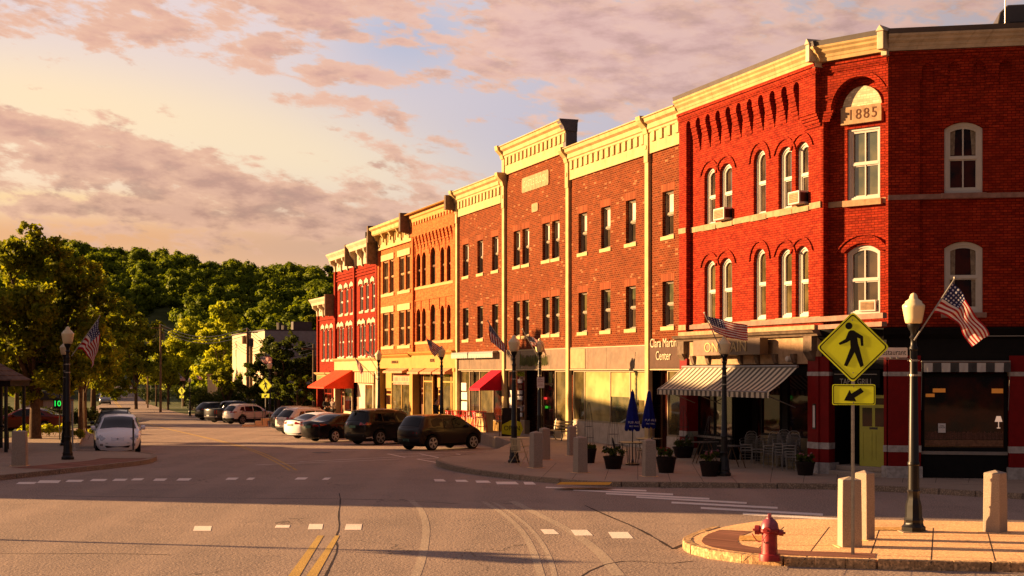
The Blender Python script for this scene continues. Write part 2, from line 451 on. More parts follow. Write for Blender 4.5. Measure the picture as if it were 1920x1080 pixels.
def ground_mat(name, col, col2, spk=.3, bump=.5, scale=90, patches=None, cracks=0, tar=0):
    m, n, l, p = nt(name); b = NB(m.node_tree); co = b.coord()
    f1 = b.sstep(b.noise(co, .18, 5, .6), .35, .65)
    c = b.mix(f1, col, col2)
    f2 = b.sstep(b.noise(co, 1.1, 6, .7), .3, .75); c = b.mix(b.m('MULTIPLY', f2, .35), c, mul(col, .7))
    fo_ = b.sstep(b.noise(co, .42, 7, .62, dist=.6), .56, .62); c = b.mix(b.m('MULTIPLY', fo_, .28), c, mul(col, .6))
    fs_ = b.sstep(b.noise(co, 2.3, 5, .6), .68, .74); c = b.mix(b.m('MULTIPLY', fs_, .35), c, mul(col, .45))
    f3 = b.noise(co, scale, 2, .5); c = b.mix(b.m('MULTIPLY', b.sstep(f3, .45, .7), spk), c, mul(col2, 1.9))
    f4 = b.noise(co, scale*1.7, 2, .5); c = b.mix(b.m('MULTIPLY', b.sstep(f4, .5, .7), spk), c, mul(col, .35))
    if cracks:
        v = n.new('ShaderNodeTexVoronoi'); v.feature = 'DISTANCE_TO_EDGE'; v.inputs['Scale'].default_value = .11
        wv = n.new('ShaderNodeVectorMath'); wv.operation = 'ADD'; l.new(co, wv.inputs[0])
        nn = n.new('ShaderNodeTexNoise'); nn.inputs['Scale'].default_value = .8; nn.inputs['Detail'].default_value = 6; l.new(co, nn.inputs['Vector'])
        sc2 = n.new('ShaderNodeVectorMath'); sc2.operation = 'SCALE'; sc2.inputs['Scale'].default_value = 2.2; l.new(nn.outputs['Color'], sc2.inputs[0]); l.new(sc2.outputs[0], wv.inputs[1])
        l.new(wv.outputs[0], v.inputs['Vector'])
        cr = b.m('LESS_THAN', v.outputs['Distance'], .0016)
        cr = b.m('MULTIPLY', cr, b.m('GREATER_THAN', b.noise(co, .25, 2), .5))
        c = b.mix(b.m('MULTIPLY', cr, cracks), c, mul(col, .25))
    if tar:                                  # smooth tracks worn by the wheels along the bend
        s = b.sep(co)
        w = n.new('ShaderNodeTexWave'); w.inputs['Scale'].default_value = .12; w.inputs['Distortion'].default_value = 1.2; w.inputs['Detail'].default_value = 2; w.inputs['Detail Scale'].default_value = .3
        l.new(co, w.inputs['Vector'])
        c = b.mix(b.m('MULTIPLY', b.sstep(w.outputs['Fac'], .6, 1.0), tar), c, mul(col2, 1.25))
    l.new(c, p.inputs['Base Color']); p.inputs['Roughness'].default_value = .9; p.inputs['Specular IOR Level'].default_value = .2
    if bump:
        h = b.m('ADD', b.noise(co, scale*.6, 3, .6), b.m('MULTIPLY', b.noise(co, 2.0, 3), .8))
        b.bump(h, bump, .02, p.inputs['Normal'])
    return m
m_asphalt = ground_mat('worn_asphalt', (.235, .176, .145), (.31, .225, .178), .75, .8, 26, cracks=.8, tar=.3)
m_concrete = ground_mat('sidewalk_concrete', (.30, .22, .165), (.36, .27, .195), .25, .3, 60, cracks=.3)
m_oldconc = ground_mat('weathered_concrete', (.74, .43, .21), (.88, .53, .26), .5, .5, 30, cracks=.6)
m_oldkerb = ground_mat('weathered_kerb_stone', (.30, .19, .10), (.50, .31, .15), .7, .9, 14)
m_faded = ground_mat('faded_tactile_plate', (.60, .30, .06), (.55, .34, .14), .6, .5, 12)
m_kerbm = ground_mat('granite_kerb', (.20, .15, .11), (.30, .22, .155), .6, .7, 30)
m_pavered = brick('red_clay_pavers', (.36, .16, .11), (.26, .11, .075), (.20, .14, .09), w=.2, h=.1, ms=.008)
m_whitepaint = ground_mat('worn_white_marking', (.78, .66, .58), (.86, .74, .64), .25, .3, 40)
m_yellowpaint = ground_mat('worn_yellow_marking', (.46, .28, .07), (.50, .33, .10), .55, .3, 40)
m_tactile = ground_mat('yellow_tactile_plate', (.62, .30, .02), (.66, .34, .03), .2, .3, 40)
m_grass = ground_mat('grass', (.050, .070, .016), (.10, .11, .03), .5, .8, 8)
# ---------------------------------------------------------------- camera, sun, sky
cam = bpy.data.objects.new('camera', bpy.data.cameras.new('camera')); C.objects.link(cam)
cam.location = (0, 0, CZ); cam.rotation_euler = (PI/2, 0, 0)
cam.data.sensor_width = 36; cam.data.lens = 36 * F / 1920; cam.data.shift_y = (HY - 540) / 1920
cam.data.clip_start = .3; cam.data.clip_end = 4000; sc.camera = cam
sc.view_settings.view_transform = 'Standard'; sc.view_settings.look = 'None'; sc.view_settings.gamma = 1
sc.view_settings.exposure = EXPO = 1.9
sc.cycles.use_denoising = True; sc.cycles.max_bounces = 6; sc.cycles.transparent_max_bounces = 8
SUN_AZ = math.radians(-12.5); SUN_EL = math.radians(12)      # heading of the light, height of the sun
d = Vector((math.cos(SUN_AZ)*math.cos(SUN_EL), math.sin(SUN_AZ)*math.cos(SUN_EL), -math.sin(SUN_EL)))
sun = bpy.data.objects.new('sun', bpy.data.lights.new('sun', 'SUN')); C.objects.link(sun)
sun.data.energy = 5.0; sun.data.angle = math.radians(.5); sun.data.color = (1, .60, .27)
sun.rotation_euler = d.to_track_quat('-Z', 'Y').to_euler()

w = bpy.data.worlds.new('World'); sc.world = w; w.use_nodes = True
b = NB(w.node_tree); n = b.n; bg = n['Background']
s = b.sep(n.new('ShaderNodeTexCoord').outputs['Generated'])
az = b.m('ARCTAN2', s[0], s[1]); hor = b.m('SQRT', b.m('ADD', b.m('MULTIPLY', s[0], s[0]), b.m('MULTIPLY', s[1], s[1])))
V = b.m('DIVIDE', s[2], b.m('MAXIMUM', hor, .05)); U = az
def gau(px, py, rx, ry, wt, shear=0.0):
    cu, cv = math.atan((px-960)/F), (HY-py)/F
    du = b.m('DIVIDE', b.m('SUBTRACT', U, cu), rx/F)
    vv = b.m('SUBTRACT', V, cv)
    if shear: vv = b.m('ADD', vv, b.m('MULTIPLY', b.m('SUBTRACT', U, cu), shear))
    dv = b.m('DIVIDE', vv, ry/F)
    e = b.m('EXPONENT', b.m('MULTIPLY', b.m('ADD', b.m('MULTIPLY', du, du), b.m('MULTIPLY', dv, dv)), -1.0))
    return b.m('MULTIPLY', e, wt)
def gsum(lst):
    t = None
    for a in lst: q = gau(*a); t = q if t is None else b.m('ADD', t, q)
    return t
pt = b.comb(b.m('MULTIPLY', U, 9.0), b.m('MULTIPLY', V, 22.0), 3.3)
warp = b.noise(pt, .9, 3, .5)
pt2 = b.comb(b.m('MULTIPLY_ADD', warp, .9, b.m('MULTIPLY', U, 17.0)), b.m('MULTIPLY_ADD', warp, -.6, b.m('MULTIPLY', U, 3.2)), b.m('MULTIPLY', b.m('MULTIPLY_ADD', U, .22, V), 48.0))
fb = b.noise(pt2, 1.5, 9, .60)
fb2 = b.noise(b.comb(b.m('MULTIPLY', U, 30.0), b.m('MULTIPLY', V, 70.0), 9.1), 1.2, 6, .62)
dens = b.m('MULTIPLY_ADD', b.m('SUBTRACT', b.m('ADD', b.m('MULTIPLY', fb, .62), b.m('MULTIPLY', fb2, .38)), .5), 1.45, .5)
bias = gsum([(520,5,190,48,.24),(610,40,90,30,.16),(105,78,130,28,.20),(300,80,50,26,.18),(180,30,140,35,.14),(475,112,90,30,.24),(365,120,45,16,.12),
             (665,150,85,18,.22),(640,192,75,13,.2),(560,185,50,14,.16),(740,80,50,12,.14),(830,120,60,20,.10),
             (120,315,260,48,.17,.22),(330,320,340,42,.14,.32),(40,255,150,32,.12,.1),(60,405,130,16,.16),(230,405,150,20,.18),(360,425,80,14,.14),(60,450,60,10,.14),(560,390,330,65,.17,.15),(180,440,120,9,.10),(700,245,120,45,.10),
             (330,225,60,10,.10),(60,190,35,7,.10),(800,320,160,70,.10),
             (1130,90,330,90,.20),(960,40,260,60,.12),(1350,110,330,120,.14),(1250,200,260,60,.1),(1600,60,300,110,.10),
             (840,60,75,60,-.16),(720,90,90,50,-.08),(1000,270,160,50,-.06),(200,190,330,40,-.20),(520,280,200,45,-.14),(880,230,110,60,-.08)])
cov = b.sstep(b.m('ADD', dens, bias), .515, .665)
thick = b.sstep(b.m('ADD', dens, bias), .58, .86)
# clear sky: warm cream to the left of the frame (towards the sun), blue ahead and to the right, orange low down
tl = b.sstep(U, -.36, .02); tr_ = b.sstep(U, -.02, .25)
clear = b.mix(tl, (1.0, .78, .56), (.60, .55, .63))
clear = b.mix(tr_, clear, (.62, .53, .56))
up = b.sstep(V, .06, .26)
clear = b.mix(b.m('MULTIPLY', b.sstep(V, .15, .25), b.m('SUBTRACT', 1.0, b.sstep(U, -.1, .05))), clear, (.82, .67, .66))
clear = b.mix(b.m('MULTIPLY', b.m('SUBTRACT', 1.0, b.sstep(V, .045, .155)), .95), clear, (.93, .47, .20))
clear = b.mix(b.m('MULTIPLY', gau(100,215,480,75,.85,.12), 1.0), clear, (1.05, .80, .51))
clear = b.mix(gau(150,455,460,38,.95), clear, (.84, .43, .20))
clear = b.mix(gau(60,388,330,15,.8), clear, (1.0, .68, .34))
clear = b.mix(gau(560,300,330,80,.75,.18), clear, (.98, .78, .52))
clear = b.mix(gau(760,70,150,90,.8), clear, (.44, .49, .66))
clear = b.mix(gau(640,470,300,40,.7), clear, (.62, .38, .27))
# clouds: rose above, mauve brown in the low bank, greyer to the right; lit edges stay pale
cl_l = b.mix(b.sstep(V, .07, .20), (.45, .245, .185), (.70, .365, .285))
cl_r = b.mix(b.sstep(V, .07, .24), (.44, .28, .245), (.75, .45, .40))
cl = b.mix(b.sstep(U, -.22, .12), cl_l, cl_r)
edge = b.mix(.55, cl, (1.0, .60, .38))
clc = b.mix(thick, edge, cl)
fb3 = b.noise(b.comb(b.m('MULTIPLY', U, 22.0), b.m('MULTIPLY', V, 60.0), 4.7), 1.3, 7, .6)
clc = b.mix(b.m('MULTIPLY', b.sstep(fb3, .42, .62), .55), clc, b.mix(b.sstep(U, -.2, .1), (.88, .52, .36), (.95, .62, .53)))
clc = b.mix(b.m('MULTIPLY', b.sstep(b.m('SUBTRACT', 1.0, fb3), .52, .68), .5), clc, b.mix(b.sstep(V, .07, .2), (.33, .20, .165), (.52, .30, .25)))
sky = b.mix(b.m('MULTIPLY', cov, .92), clear, clc)
# away from the sunset the sky is duller; round the sun it glows
back = b.sstep(b.m('ABSOLUTE', b.m('ADD', U, 1.0)), .9, 2.2)
sky = b.mix(back, sky, (.040, .032, .044))
high = b.sstep(s[2], .25, .42)
sky = b.mix(b.m('MULTIPLY', high, .9), sky, (.26, .20, .23))
nis = n.new('ShaderNodeTexSky'); nis.sky_type = 'NISHITA'; nis.sun_disc = False
nis.sun_elevation = SUN_EL; nis.sun_rotation = math.atan2(-d.x, -d.y)
ad = b.mix(1.0, b.mix(1.0, sky, (.26, .26, .26), 'MULTIPLY'), b.mix(1.0, nis.outputs[0], (.002, .002, .002), 'MULTIPLY'), 'ADD')
below = b.sstep(s[2], -.02, 0.0); ad = b.mix(below, (.02, .015, .01), ad)
b.l.new(ad, bg.inputs['Color']); bg.inputs['Strength'].default_value = 1.0

# ---------------------------------------------------------------- ground
BR = sorted({a for a, _ in GT[1:-1]} | {a for a, _ in PT[1:-1]} | {110., 135., 160., 200., 280., 320., 375., 430.})
def sheet(name, poly, mat, zf=g, dz=0, skirt=0, kind='structure', parent=None, label=None, kerb=None):
    bm = bmesh.new()
    vs = [bm.verts.new((p[0], p[1], 0)) for p in poly]; f = bm.faces.new(vs)
    if f.normal.z < 0: f.normal_flip()
    bmesh.ops.triangulate(bm, faces=[f])
    y0, y1 = min(p[1] for p in poly), max(p[1] for p in poly)
    for y in BR:
        if y0 < y < y1:
            bmesh.ops.bisect_plane(bm, geom=bm.verts[:] + bm.edges[:] + bm.faces[:], plane_co=(0, y, 0), plane_no=(0, 1, 0))
    if skirt:
        edges = [e for e in bm.edges if e.is_boundary]
        r = bmesh.ops.extrude_edge_only(bm, edges=edges)
        for e in r['geom']:
            if isinstance(e, bmesh.types.BMVert): e.co.z = -9
    for v in bm.verts:
        v.co.z = zf(v.co.y) + dz - (skirt if v.co.z < -5 else 0)
    bmesh.ops.recalc_face_normals(bm, faces=bm.faces)
    me = bpy.data.meshes.new(name); bm.to_mesh(me); bm.free(); me.materials.append(mat)
    up = sum(p.normal.z * p.area for p in me.polygons)
    if up < 0: me.flip_normals()
    o = bpy.data.objects.new(name, me); C.objects.link(o)
    if parent: o.parent = parent
    if kind: o['kind'] = kind
    if label: o['label'] = label
    return o
def hill(X, Y):
    if Y < 330: return 0
    t = min(1, max(0, (Y - 330) / 300)); t = t*t*(3-2*t)
    px = 960 + F * X / Y
    h = interp([(-200, 40), (180, 39), (300, 38), (360, 33), (430, 31), (640, 27), (900, 24)], px) + 1.5*math.sin(X*.05) + 1.5*math.sin(X*.013+Y*.01)
    k = min(1, max(0, (-X - 10) / 60 + .2))
    return t * h
me_v = []; nx, ny = 70, 90
ys = [-60 + (Y/ny)**1.6 * 1400 for Y in range(ny+1)]
ys = sorted(set(ys) | set(BR)); xs = [-700 + 1400*i/nx for i in range(nx+1)]
mb = MB()
for Y in ys:
    for X in xs: mb.v.append((X, Y, g(Y) + hill(X, Y) - .03))
W_ = len(xs)
for j in range(len(ys)-1):
    for i in range(W_-1):
        mb.f.append((j*W_+i, j*W_+i+1, (j+1)*W_+i+1, (j+1)*W_+i)); mb.mi.append(0)
o = obj('ground', mb, m_grass, recalc=False); tag(o, kind='structure')

def Q(*pts): return [gp(x, y) for x, y in pts]
# far road: a strip that drops to Y 240 and climbs the rise under the trees
LE = Q((118, 800), (150, 780), (170, 761), (190, 746)); RE = Q((232, 723), (262, 740), (279, 747), (299, 759))
road_near = [(-60, -50), (60, -50), (60, 132), (-34, 132), (-60, 132)]
sheet('road', road_near, m_asphalt, dz=0.0)
Lp = [(-41, 131.9), (at(168, 160), 160), (at(176, 200), 200), (at(190, 240), 240), (at(206, 270), 270), (at(212, 300), 300), (at(222, 350), 350), (at(228, 420), 420)]
Rp = [(at(252, 420), 420), (at(250, 350), 350), (at(256, 300), 300), (at(262, 270), 270), (at(278, 240), 240), (at(300, 200), 200), (at(345, 160), 160), (-2, 131.9)]
sheet('far_road', Lp + Rp, m_asphalt, dz=.001)

# plaza and walk along the shops
KP = [gp(x, y) for x, y in ((1920, 936), (1700, 923), (1540, 916), (1190, 913), (1100, 911), (982, 900), (880, 888), (835, 878))]
tip = [gp(x, y) for x, y in ((822, 873), (838, 869), (893, 866), (937, 858), (962, 848))]
walk = [gp(893, 831)]
n_out = Vector((-.9398, -.3418))
w0 = walk[0]
fx = LONG.w(LONG.x(700), -3.6); fx2 = LONG.w(-82, -3.6)
plz = [Vector((24, gp(1920, 936).y - .75, 0))] + KP + tip + walk + [fx, fx2, LONG.w(-84, 3), LONG.w(0, 3), Vector((24, 46, 0))]
def soften(P, it=2):                      # chaikin on a polyline
    for _ in range(it):
        R = [P[0]]
        for a, c in zip(P, P[1:]): R += [a*.75 + c*.25, a*.25 + c*.75]
        P = R + [P[-1]]
    return P
plz_s = [plz[0]] + soften(KP[:6]) + soften(KP[6:] + tip[:3]) + plz[12:]
sheet('plaza_sidewalk', [(p.x, p.y) for p in plz_s], m_concrete, zf=pz, skirt=1.6)
def kerbline(name, pts, zf, width=.16, h=0.0, mat=m_kerbm, inward=1, drop=.6, label=None):
    mb = MB(); P = [Vector((p[0], p[1], 0)) for p in pts]
    # split at breaks
    R = [P[0]]
    for a, c in zip(P, P[1:]):
        R.append(c)
    D_ = [0]
    for a, c in zip(R, R[1:]): D_.append(D_[-1] + (c-a).length)
    def pt_(s_):
        for i in range(len(R)-1):
            if s_ <= D_[i+1]: return R[i].lerp(R[i+1], (s_-D_[i])/max(1e-6, D_[i+1]-D_[i]))
        return R[-1].copy()
    r2_ = random.Random(len(P)); q_ = [pt_(0)]; s_ = 0
    while s_ < D_[-1] - .3:
        Ls_ = r2_.uniform(.8, 2.3); n2_ = 3
        for k in range(1, n2_+1): q_.append(pt_(min(D_[-1], s_ + Ls_*k/n2_)))
        s_ += Ls_
    R = q_
    L_, R_ = [], []
    for i, p in enumerate(R):
        d_ = (R[min(i+1, len(R)-1)] - R[max(i-1, 0)]).normalized(); nn = Vector((-d_.y, d_.x, 0))*inward
        L_.append(p - nn*.02); R_.append(p + nn*width)
    rnd = random.Random(3)
    for i in range(len(R)-1):
        if rnd.random() < .0: continue
        a, c, e, f_ = L_[i], L_[i+1], R_[i+1], R_[i]
        if i % 3 == 0: j = h + .012 + rnd.uniform(-.006, .006); ro_ = rnd.uniform(-.012, .012)
        g0_, g1_ = (.03 if i % 3 == 0 else -.001), (.97 if i % 3 == 2 else 1.001)
        e1 = a.lerp(c, g0_); e2 = a.lerp(c, g1_); e3 = f_.lerp(e, g1_); e4 = f_.lerp(e, g0_)
        if (c-a).length < .01: continue
        q = [e1, e2, e3, e4]
        top = [(v.x, v.y, zf(v.y) + j) for v in q]; bot = [(v.x, v.y, zf(v.y) - drop) for v in q]
        mb.add(bot + top, [(4,5,6,7),(0,1,5,4),(1,2,6,5),(2,3,7,6),(3,0,4,7)])
    o = obj(name, mb, mat, bevel=.02); tag(o, label, kind='structure'); return o
kb = soften(KP[:6])
kerbline('plaza_kerb', [p for p in kb][::-1], pz, inward=-1)
kerbline('island_kerb', [p for p in soften(KP[5:] + tip[:3])][::-1], pz, inward=-1)
kerbline('parking_kerb', [tip[4], w0, fx], pz, inward=-1, drop=1.5, mat=m_concrete)
# left corner sidewalk
KL = [gp(x, y) for x, y in ((-400, 930), (-100, 911), (0, 901), (110, 889), (200, 880), (270, 872), (296, 864), (288, 857), (240, 853), (150, 852))]
KL2 = [gp(148, 838), gp(160, 812), gp(158, 790)]
kl_s = [KL[0], KL[1]] + soften(KL[2:9]) + [KL[9]] + KL2
lpoly = [(p.x, p.y) for p in kl_s] + [(-41.4, 131.9), (-60, 131.9), (-60, 30)]
sheet('corner_sidewalk', lpoly, m_concrete, zf=sz, skirt=.4)
kerbline('corner_kerb', [p for p in kl_s], sz, inward=1)
sheet('park_lawn', [(gp(-600, 815).x, 78), (gp(140, 815).x - .5, 76), (-34, 131), (-110, 131), (-110, 78)], m_grass, zf=sz, dz=.03)
# near right island
KN = [gp(x, y) for x, y in ((2300, 1082), (1920, 1071), (1640, 1066), (1420, 1058), (1330, 1046), (1292, 1032), (1300, 1018), (1350, 1002), (1420, 990), (1475, 986), (1700, 988), (1920, 993), (2300, 1000))]
kn_s = [KN[0]] + soften(KN[1:]) 
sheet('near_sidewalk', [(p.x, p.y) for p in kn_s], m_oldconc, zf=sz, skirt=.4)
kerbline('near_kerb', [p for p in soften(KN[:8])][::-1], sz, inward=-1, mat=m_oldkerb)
# brick paver strips just behind the kerbs
def strip(name, pts, off0, off1, zf, mat, dz=.006, sgn=1):
    A, B_ = [], []
    for i, p in enumerate(pts):
        d_ = (pts[min(i+1, len(pts)-1)] - pts[max(i-1, 0)]); d_.z = 0; d_.normalize(); nn = Vector((-d_.y, d_.x, 0))*sgn
        A.append(p + nn*off0); B_.append(p + nn*off1)
    return sheet(name, [(p.x, p.y) for p in A + B_[::-1]], mat, zf=zf, dz=dz)
strip('near_brick_strip', soften([gp(x, y) for x, y in ((1640, 1066), (1420, 1058), (1330, 1046), (1296, 1034), (1305, 1018), (1335, 1007))], 1), .17, .85, sz, m_pavered, sgn=-1)
strip('corner_brick_strip', soften([gp(x, y) for x, y in ((110, 889), (200, 880), (270, 872), (292, 866))], 1), .17, 2.0, sz, m_pavered)
strip('plaza_brick_strip', [gp(x, y) for x, y in ((862, 885), (982, 900), (1040, 906))], .17, 1.0, pz, m_pavered, sgn=-1) if False else None

# painted markings: one object per kind of marking, each bar a sheet on the asphalt
def paint_quads(name, quads, mat, dz=.005):
    mb = MB()
    for q in quads:
        mb.add([(p[0], p[1], g(p[1]) + dz) for p in q], [tuple(range(len(q)))])
    o = obj(name, mb, mat, recalc=False)
    for p in o.data.polygons: pass
    o.data.update(); tag(o, kind='structure'); return o
def pq(*pts): return [tuple(gp(x, y)) for x, y in pts][::-1]
rowA = [(50,904,34,4),(92,901,40,5),(140,900,30,4),(185,898.5,28,4),(225,898,24,4),(258,897,20,4),(300,897.5,22,4.5),(345,897,24,4.5),(435,896,20,4),(470,896,12,4),(565,895.5,20,4),(612,896,12,4),
        (824,899,18,4),(865,900,20,4),(905,901.5,24,4),(950,903.5,38,5),(992,904,18,5)]
qs = [pq((x-wd/2-3, y+h), (x+wd/2-3, y+h), (x+wd/2+3, y), (x-wd/2+3, y)) if x < 700 else pq((x-wd/2+1, y+h), (x+wd/2+4, y+h), (x+wd/2-2, y), (x-wd/2-2, y)) for x, y, wd, h in rowA]
rowB = [(380,987,32,9),(530,985,26,5),(592,983,26,10),(663,983,30,11),(1030,993,26,9),(1090,994,32,11),(1163,998,38,12)]
qs += [pq((x-wd/2-2, y+h), (x+wd/2-1, y+h), (x+wd/2+1, y), (x-wd/2+1, y)) if x < 800 else pq((x-wd/2+4, y+h), (x+wd/2+6, y+h), (x+wd/2-5, y), (x-wd/2-4, y)) for x, y, wd, h in rowB]
bars = [(1023,913,1212,919),(1075,918,1262,926),(1136,924.5,1330,934),(1193,931,1400,942),(1259,941,1458,951),(1314,951,1543,963.5),(1393,962,1573,972),(1483,974,1690,983)]
for xa, ya, xb, yb in bars:
    qs.append(pq((xa, ya+2.3+(ya-912)*.03), (xb, yb+2.8+(yb-915)*.025), (xb, yb), (xa, ya)))
paint_quads('crosswalk_marking', qs, m_whitepaint)
# hatched no-parking patch beside the first parked car, stall lines, stop line
hl = []
def wl(a, b_, wdt=.10):
    A, B_ = gp(*a), gp(*b_); dd = (B_-A); dd.z = 0; dd.normalize(); nn = Vector((-dd.y, dd.x, 0))*wdt/2
    k = max(1, int((B_-A).length/6)); out = []
    for i in range(k):
        P, R = A.lerp(B_, i/k), A.lerp(B_, (i+1)/k)
        out.append([tuple(P-nn), tuple(R-nn), tuple(R+nn), tuple(P+nn)])
    return out
for a, b_ in [((727,851),(760,858)),((787,851),(835,861)),((782,861),(960,852)),((855,851),(905,860)),((782,861),(838,871)),((725,852),(930,845)),((820,859),(876,867)),((862,857),(912,864)),((905,854),(948,859)),
              ((560,866),(830,853)),((480,872),(750,861)),((600,846),(750,842)),((452,835),(740,826)),((1000,1300),(1001,1301))][:-1]: hl += wl(a, b_)
hl += wl((178,763),(380,764),.5)
paint_quads('parking_marking', hl, m_whitepaint, .0055)
# double yellow centre line: near piece, then the long bend
yl = []
for off in (0, 27):
    yl += [pq((596+off*1.2, 1005), (607+off*1.1, 1005), (546+off*1.25+4, 1100), (526+off*1.25, 1100))]
pathc = [(556,882),(535,870),(510,857),(480,845),(440,833),(395,822),(350,812),(310,803),(280,795)]
for dx in (0, -13):
    P = soften([gp(x + dx*(y-780)/100, y) for x, y in pathc], 1)
    for a, c in zip(P, P[1:]):
        dd = (c-a); dd.z = 0; dd.normalize(); nn = Vector((-dd.y, dd.x, 0))*.045
        yl.append([tuple(a-nn), tuple(c-nn), tuple(c+nn), tuple(a+nn)])
for dx in (-2, 2):
    P = [gp(x+dx, y) for x, y in ((226,764),(219,757),(213,750),(211,742),(214,735),(222,728))]
    for a, c in zip(P, P[1:]):
        dd = (c-a); dd.z = 0; dd.normalize(); nn = Vector((-dd.y, dd.x, 0))*.08
        yl.append([tuple(a-nn), tuple(c-nn), tuple(c+nn), tuple(a+nn)])
paint_quads('centre_line_marking', yl, m_yellowpaint)
# yellow tactile ramps
for nm, px_, py_, wx, wy, zf in (('tactile_ramp', 1091, 907, 1.5, .9, pz), ('near_tactile_ramp', 1410, 1010, .65, .8, sz), ('near_tactile_ramp', 1668, 992, 1.1, .5, sz)):
    p = gp(px_, py_, zf); sheet(nm, [(p.x-wx/2, p.y-wy/2), (p.x+wx/2, p.y-wy/2-.1), (p.x+wx/2+.15, p.y+wy/2), (p.x-wx/2+.15, p.y+wy/2)], m_tactile if zf is pz else m_faded, zf=zf, dz=.012)
# tar-sealed cracks, painted-on shadow lines and the pale utility trench in the asphalt
mb = MB()
def crack_or_shadow(pts, wd):
    P = [gp(x, y) for x, y in pts]; P = soften(P, 1)
    for i, (a, c) in enumerate(zip(P, P[1:])):
        dd = (c-a); dd.z = 0; dd.normalize(); nn = Vector((-dd.y, dd.x, 0))*wd*(.6+.8*random.random())/2
        mb.add([(q.x, q.y, g(q.y)+.0035) for q in (a-nn, c-nn, c+nn, a+nn)], [(0,1,2,3)])
crack_or_shadow([(636,925),(639,940),(634,965),(637,990),(628,1010),(634,1030),(620,1060),(600,1100)], .035)
crack_or_shadow([(1097,948),(1140,968),(1190,988),(1230,1010),(1262,1030)], .05)
crack_or_shadow([(0,1038),(120,1039),(200,1038),(320,1041)], .03)  # thin lamp post shadow, painted as a dark line on the road
crack_or_shadow([(1300,1052),(1250,1058),(1180,1050),(1120,1062),(1060,1100)], .04)
crack_or_shadow([(860,945),(700,936),(400,934),(100,930)], .05)  # overhead wire shadow drawn in dark colour across the asphalt
crack_or_shadow([(1262,1030),(1330,1001),(1420,985)], .08)
obj('crack_and_shadow_line', mb, M('tar_and_shadow_tone', (.05, .035, .03), .8, var=.2), recalc=False)['kind'] = 'structure'
mbj = MB()
def joint(a, c, zf, wd=.014):
    k = max(2, int((c-a).length/1.2)); dd = (c-a).copy(); dd.z = 0; dd.normalize(); nn = Vector((-dd.y, dd.x, 0))*wd/2
    for i in range(k):
        p_, q_ = a.lerp(c, i/k), a.lerp(c, (i+1)/k)
        mbj.add([(v.x, v.y, zf(v.y)+.0018) for v in (p_-nn, q_-nn, q_+nn, p_+nn)], [(0, 1, 2, 3)])
for (a, c) in (((1395,1052),(1470,988)),((1500,1060),(1555,988)),((1625,1062),(1650,989)),((1745,1063),(1750,990)),((1870,1066),(1850,992)),((1420,1022),(1915,1028)),((1470,1003),(1915,1006))): joint(gp(*a, sz), gp(*c, sz), sz, .02)
for px_ in range(1010, 1900, 62): joint(gp(px_, 905 if px_ > 1200 else 900, pz), gp(px_*.82+215 if px_ < 1400 else px_+6, 868, pz), pz)
for y_, xa_, xb_ in ((868, 1010, 1500), (884, 990, 1540), (898, 1000, 1900)): joint(gp(xa_, y_, pz), gp(xb_, y_, pz), pz)
for y_, xa_, xb_ in ((843, -60, 145), (854, -60, 150), (866, -60, 200)): joint(gp(xa_, y_, sz), gp(xb_, y_, sz), sz, .02)
obj('pavement_joint', mbj, M('joint_dirt', (.07, .045, .03), .9, var=.2), recalc=False)['kind'] = 'structure'
mb = MB()
for pts, wd in (([(770,938),(790,955),(800,985),(797,1020),(788,1060),(770,1100)], .16), ([(905,940),(940,960),(975,990),(1000,1030),(1020,1100)], .14), ([(925,942),(965,965),(1000,995),(1030,1040),(1045,1100)], .10),
                ([(960,940),(1010,965),(1060,990),(1120,1030),(1160,1080)], .22)):
    P = soften([gp(*q) for q in pts], 2)
    for i, (a, c) in enumerate(zip(P, P[1:])):
        dd = (c-a); dd.z = 0; dd.normalize(); nn = Vector((-dd.y, dd.x, 0))*wd/2
        mb.add([(q.x, q.y, g(q.y)+.003) for q in (a-nn, c-nn, c+nn, a+nn)], [(0,1,2,3)])
m_dust = ground_mat('dust_track', (.31, .24, .19), (.40, .31, .235), .6, .3, 25)
obj('tyre_track', mb, m_dust, recalc=False)['kind'] = 'structure'
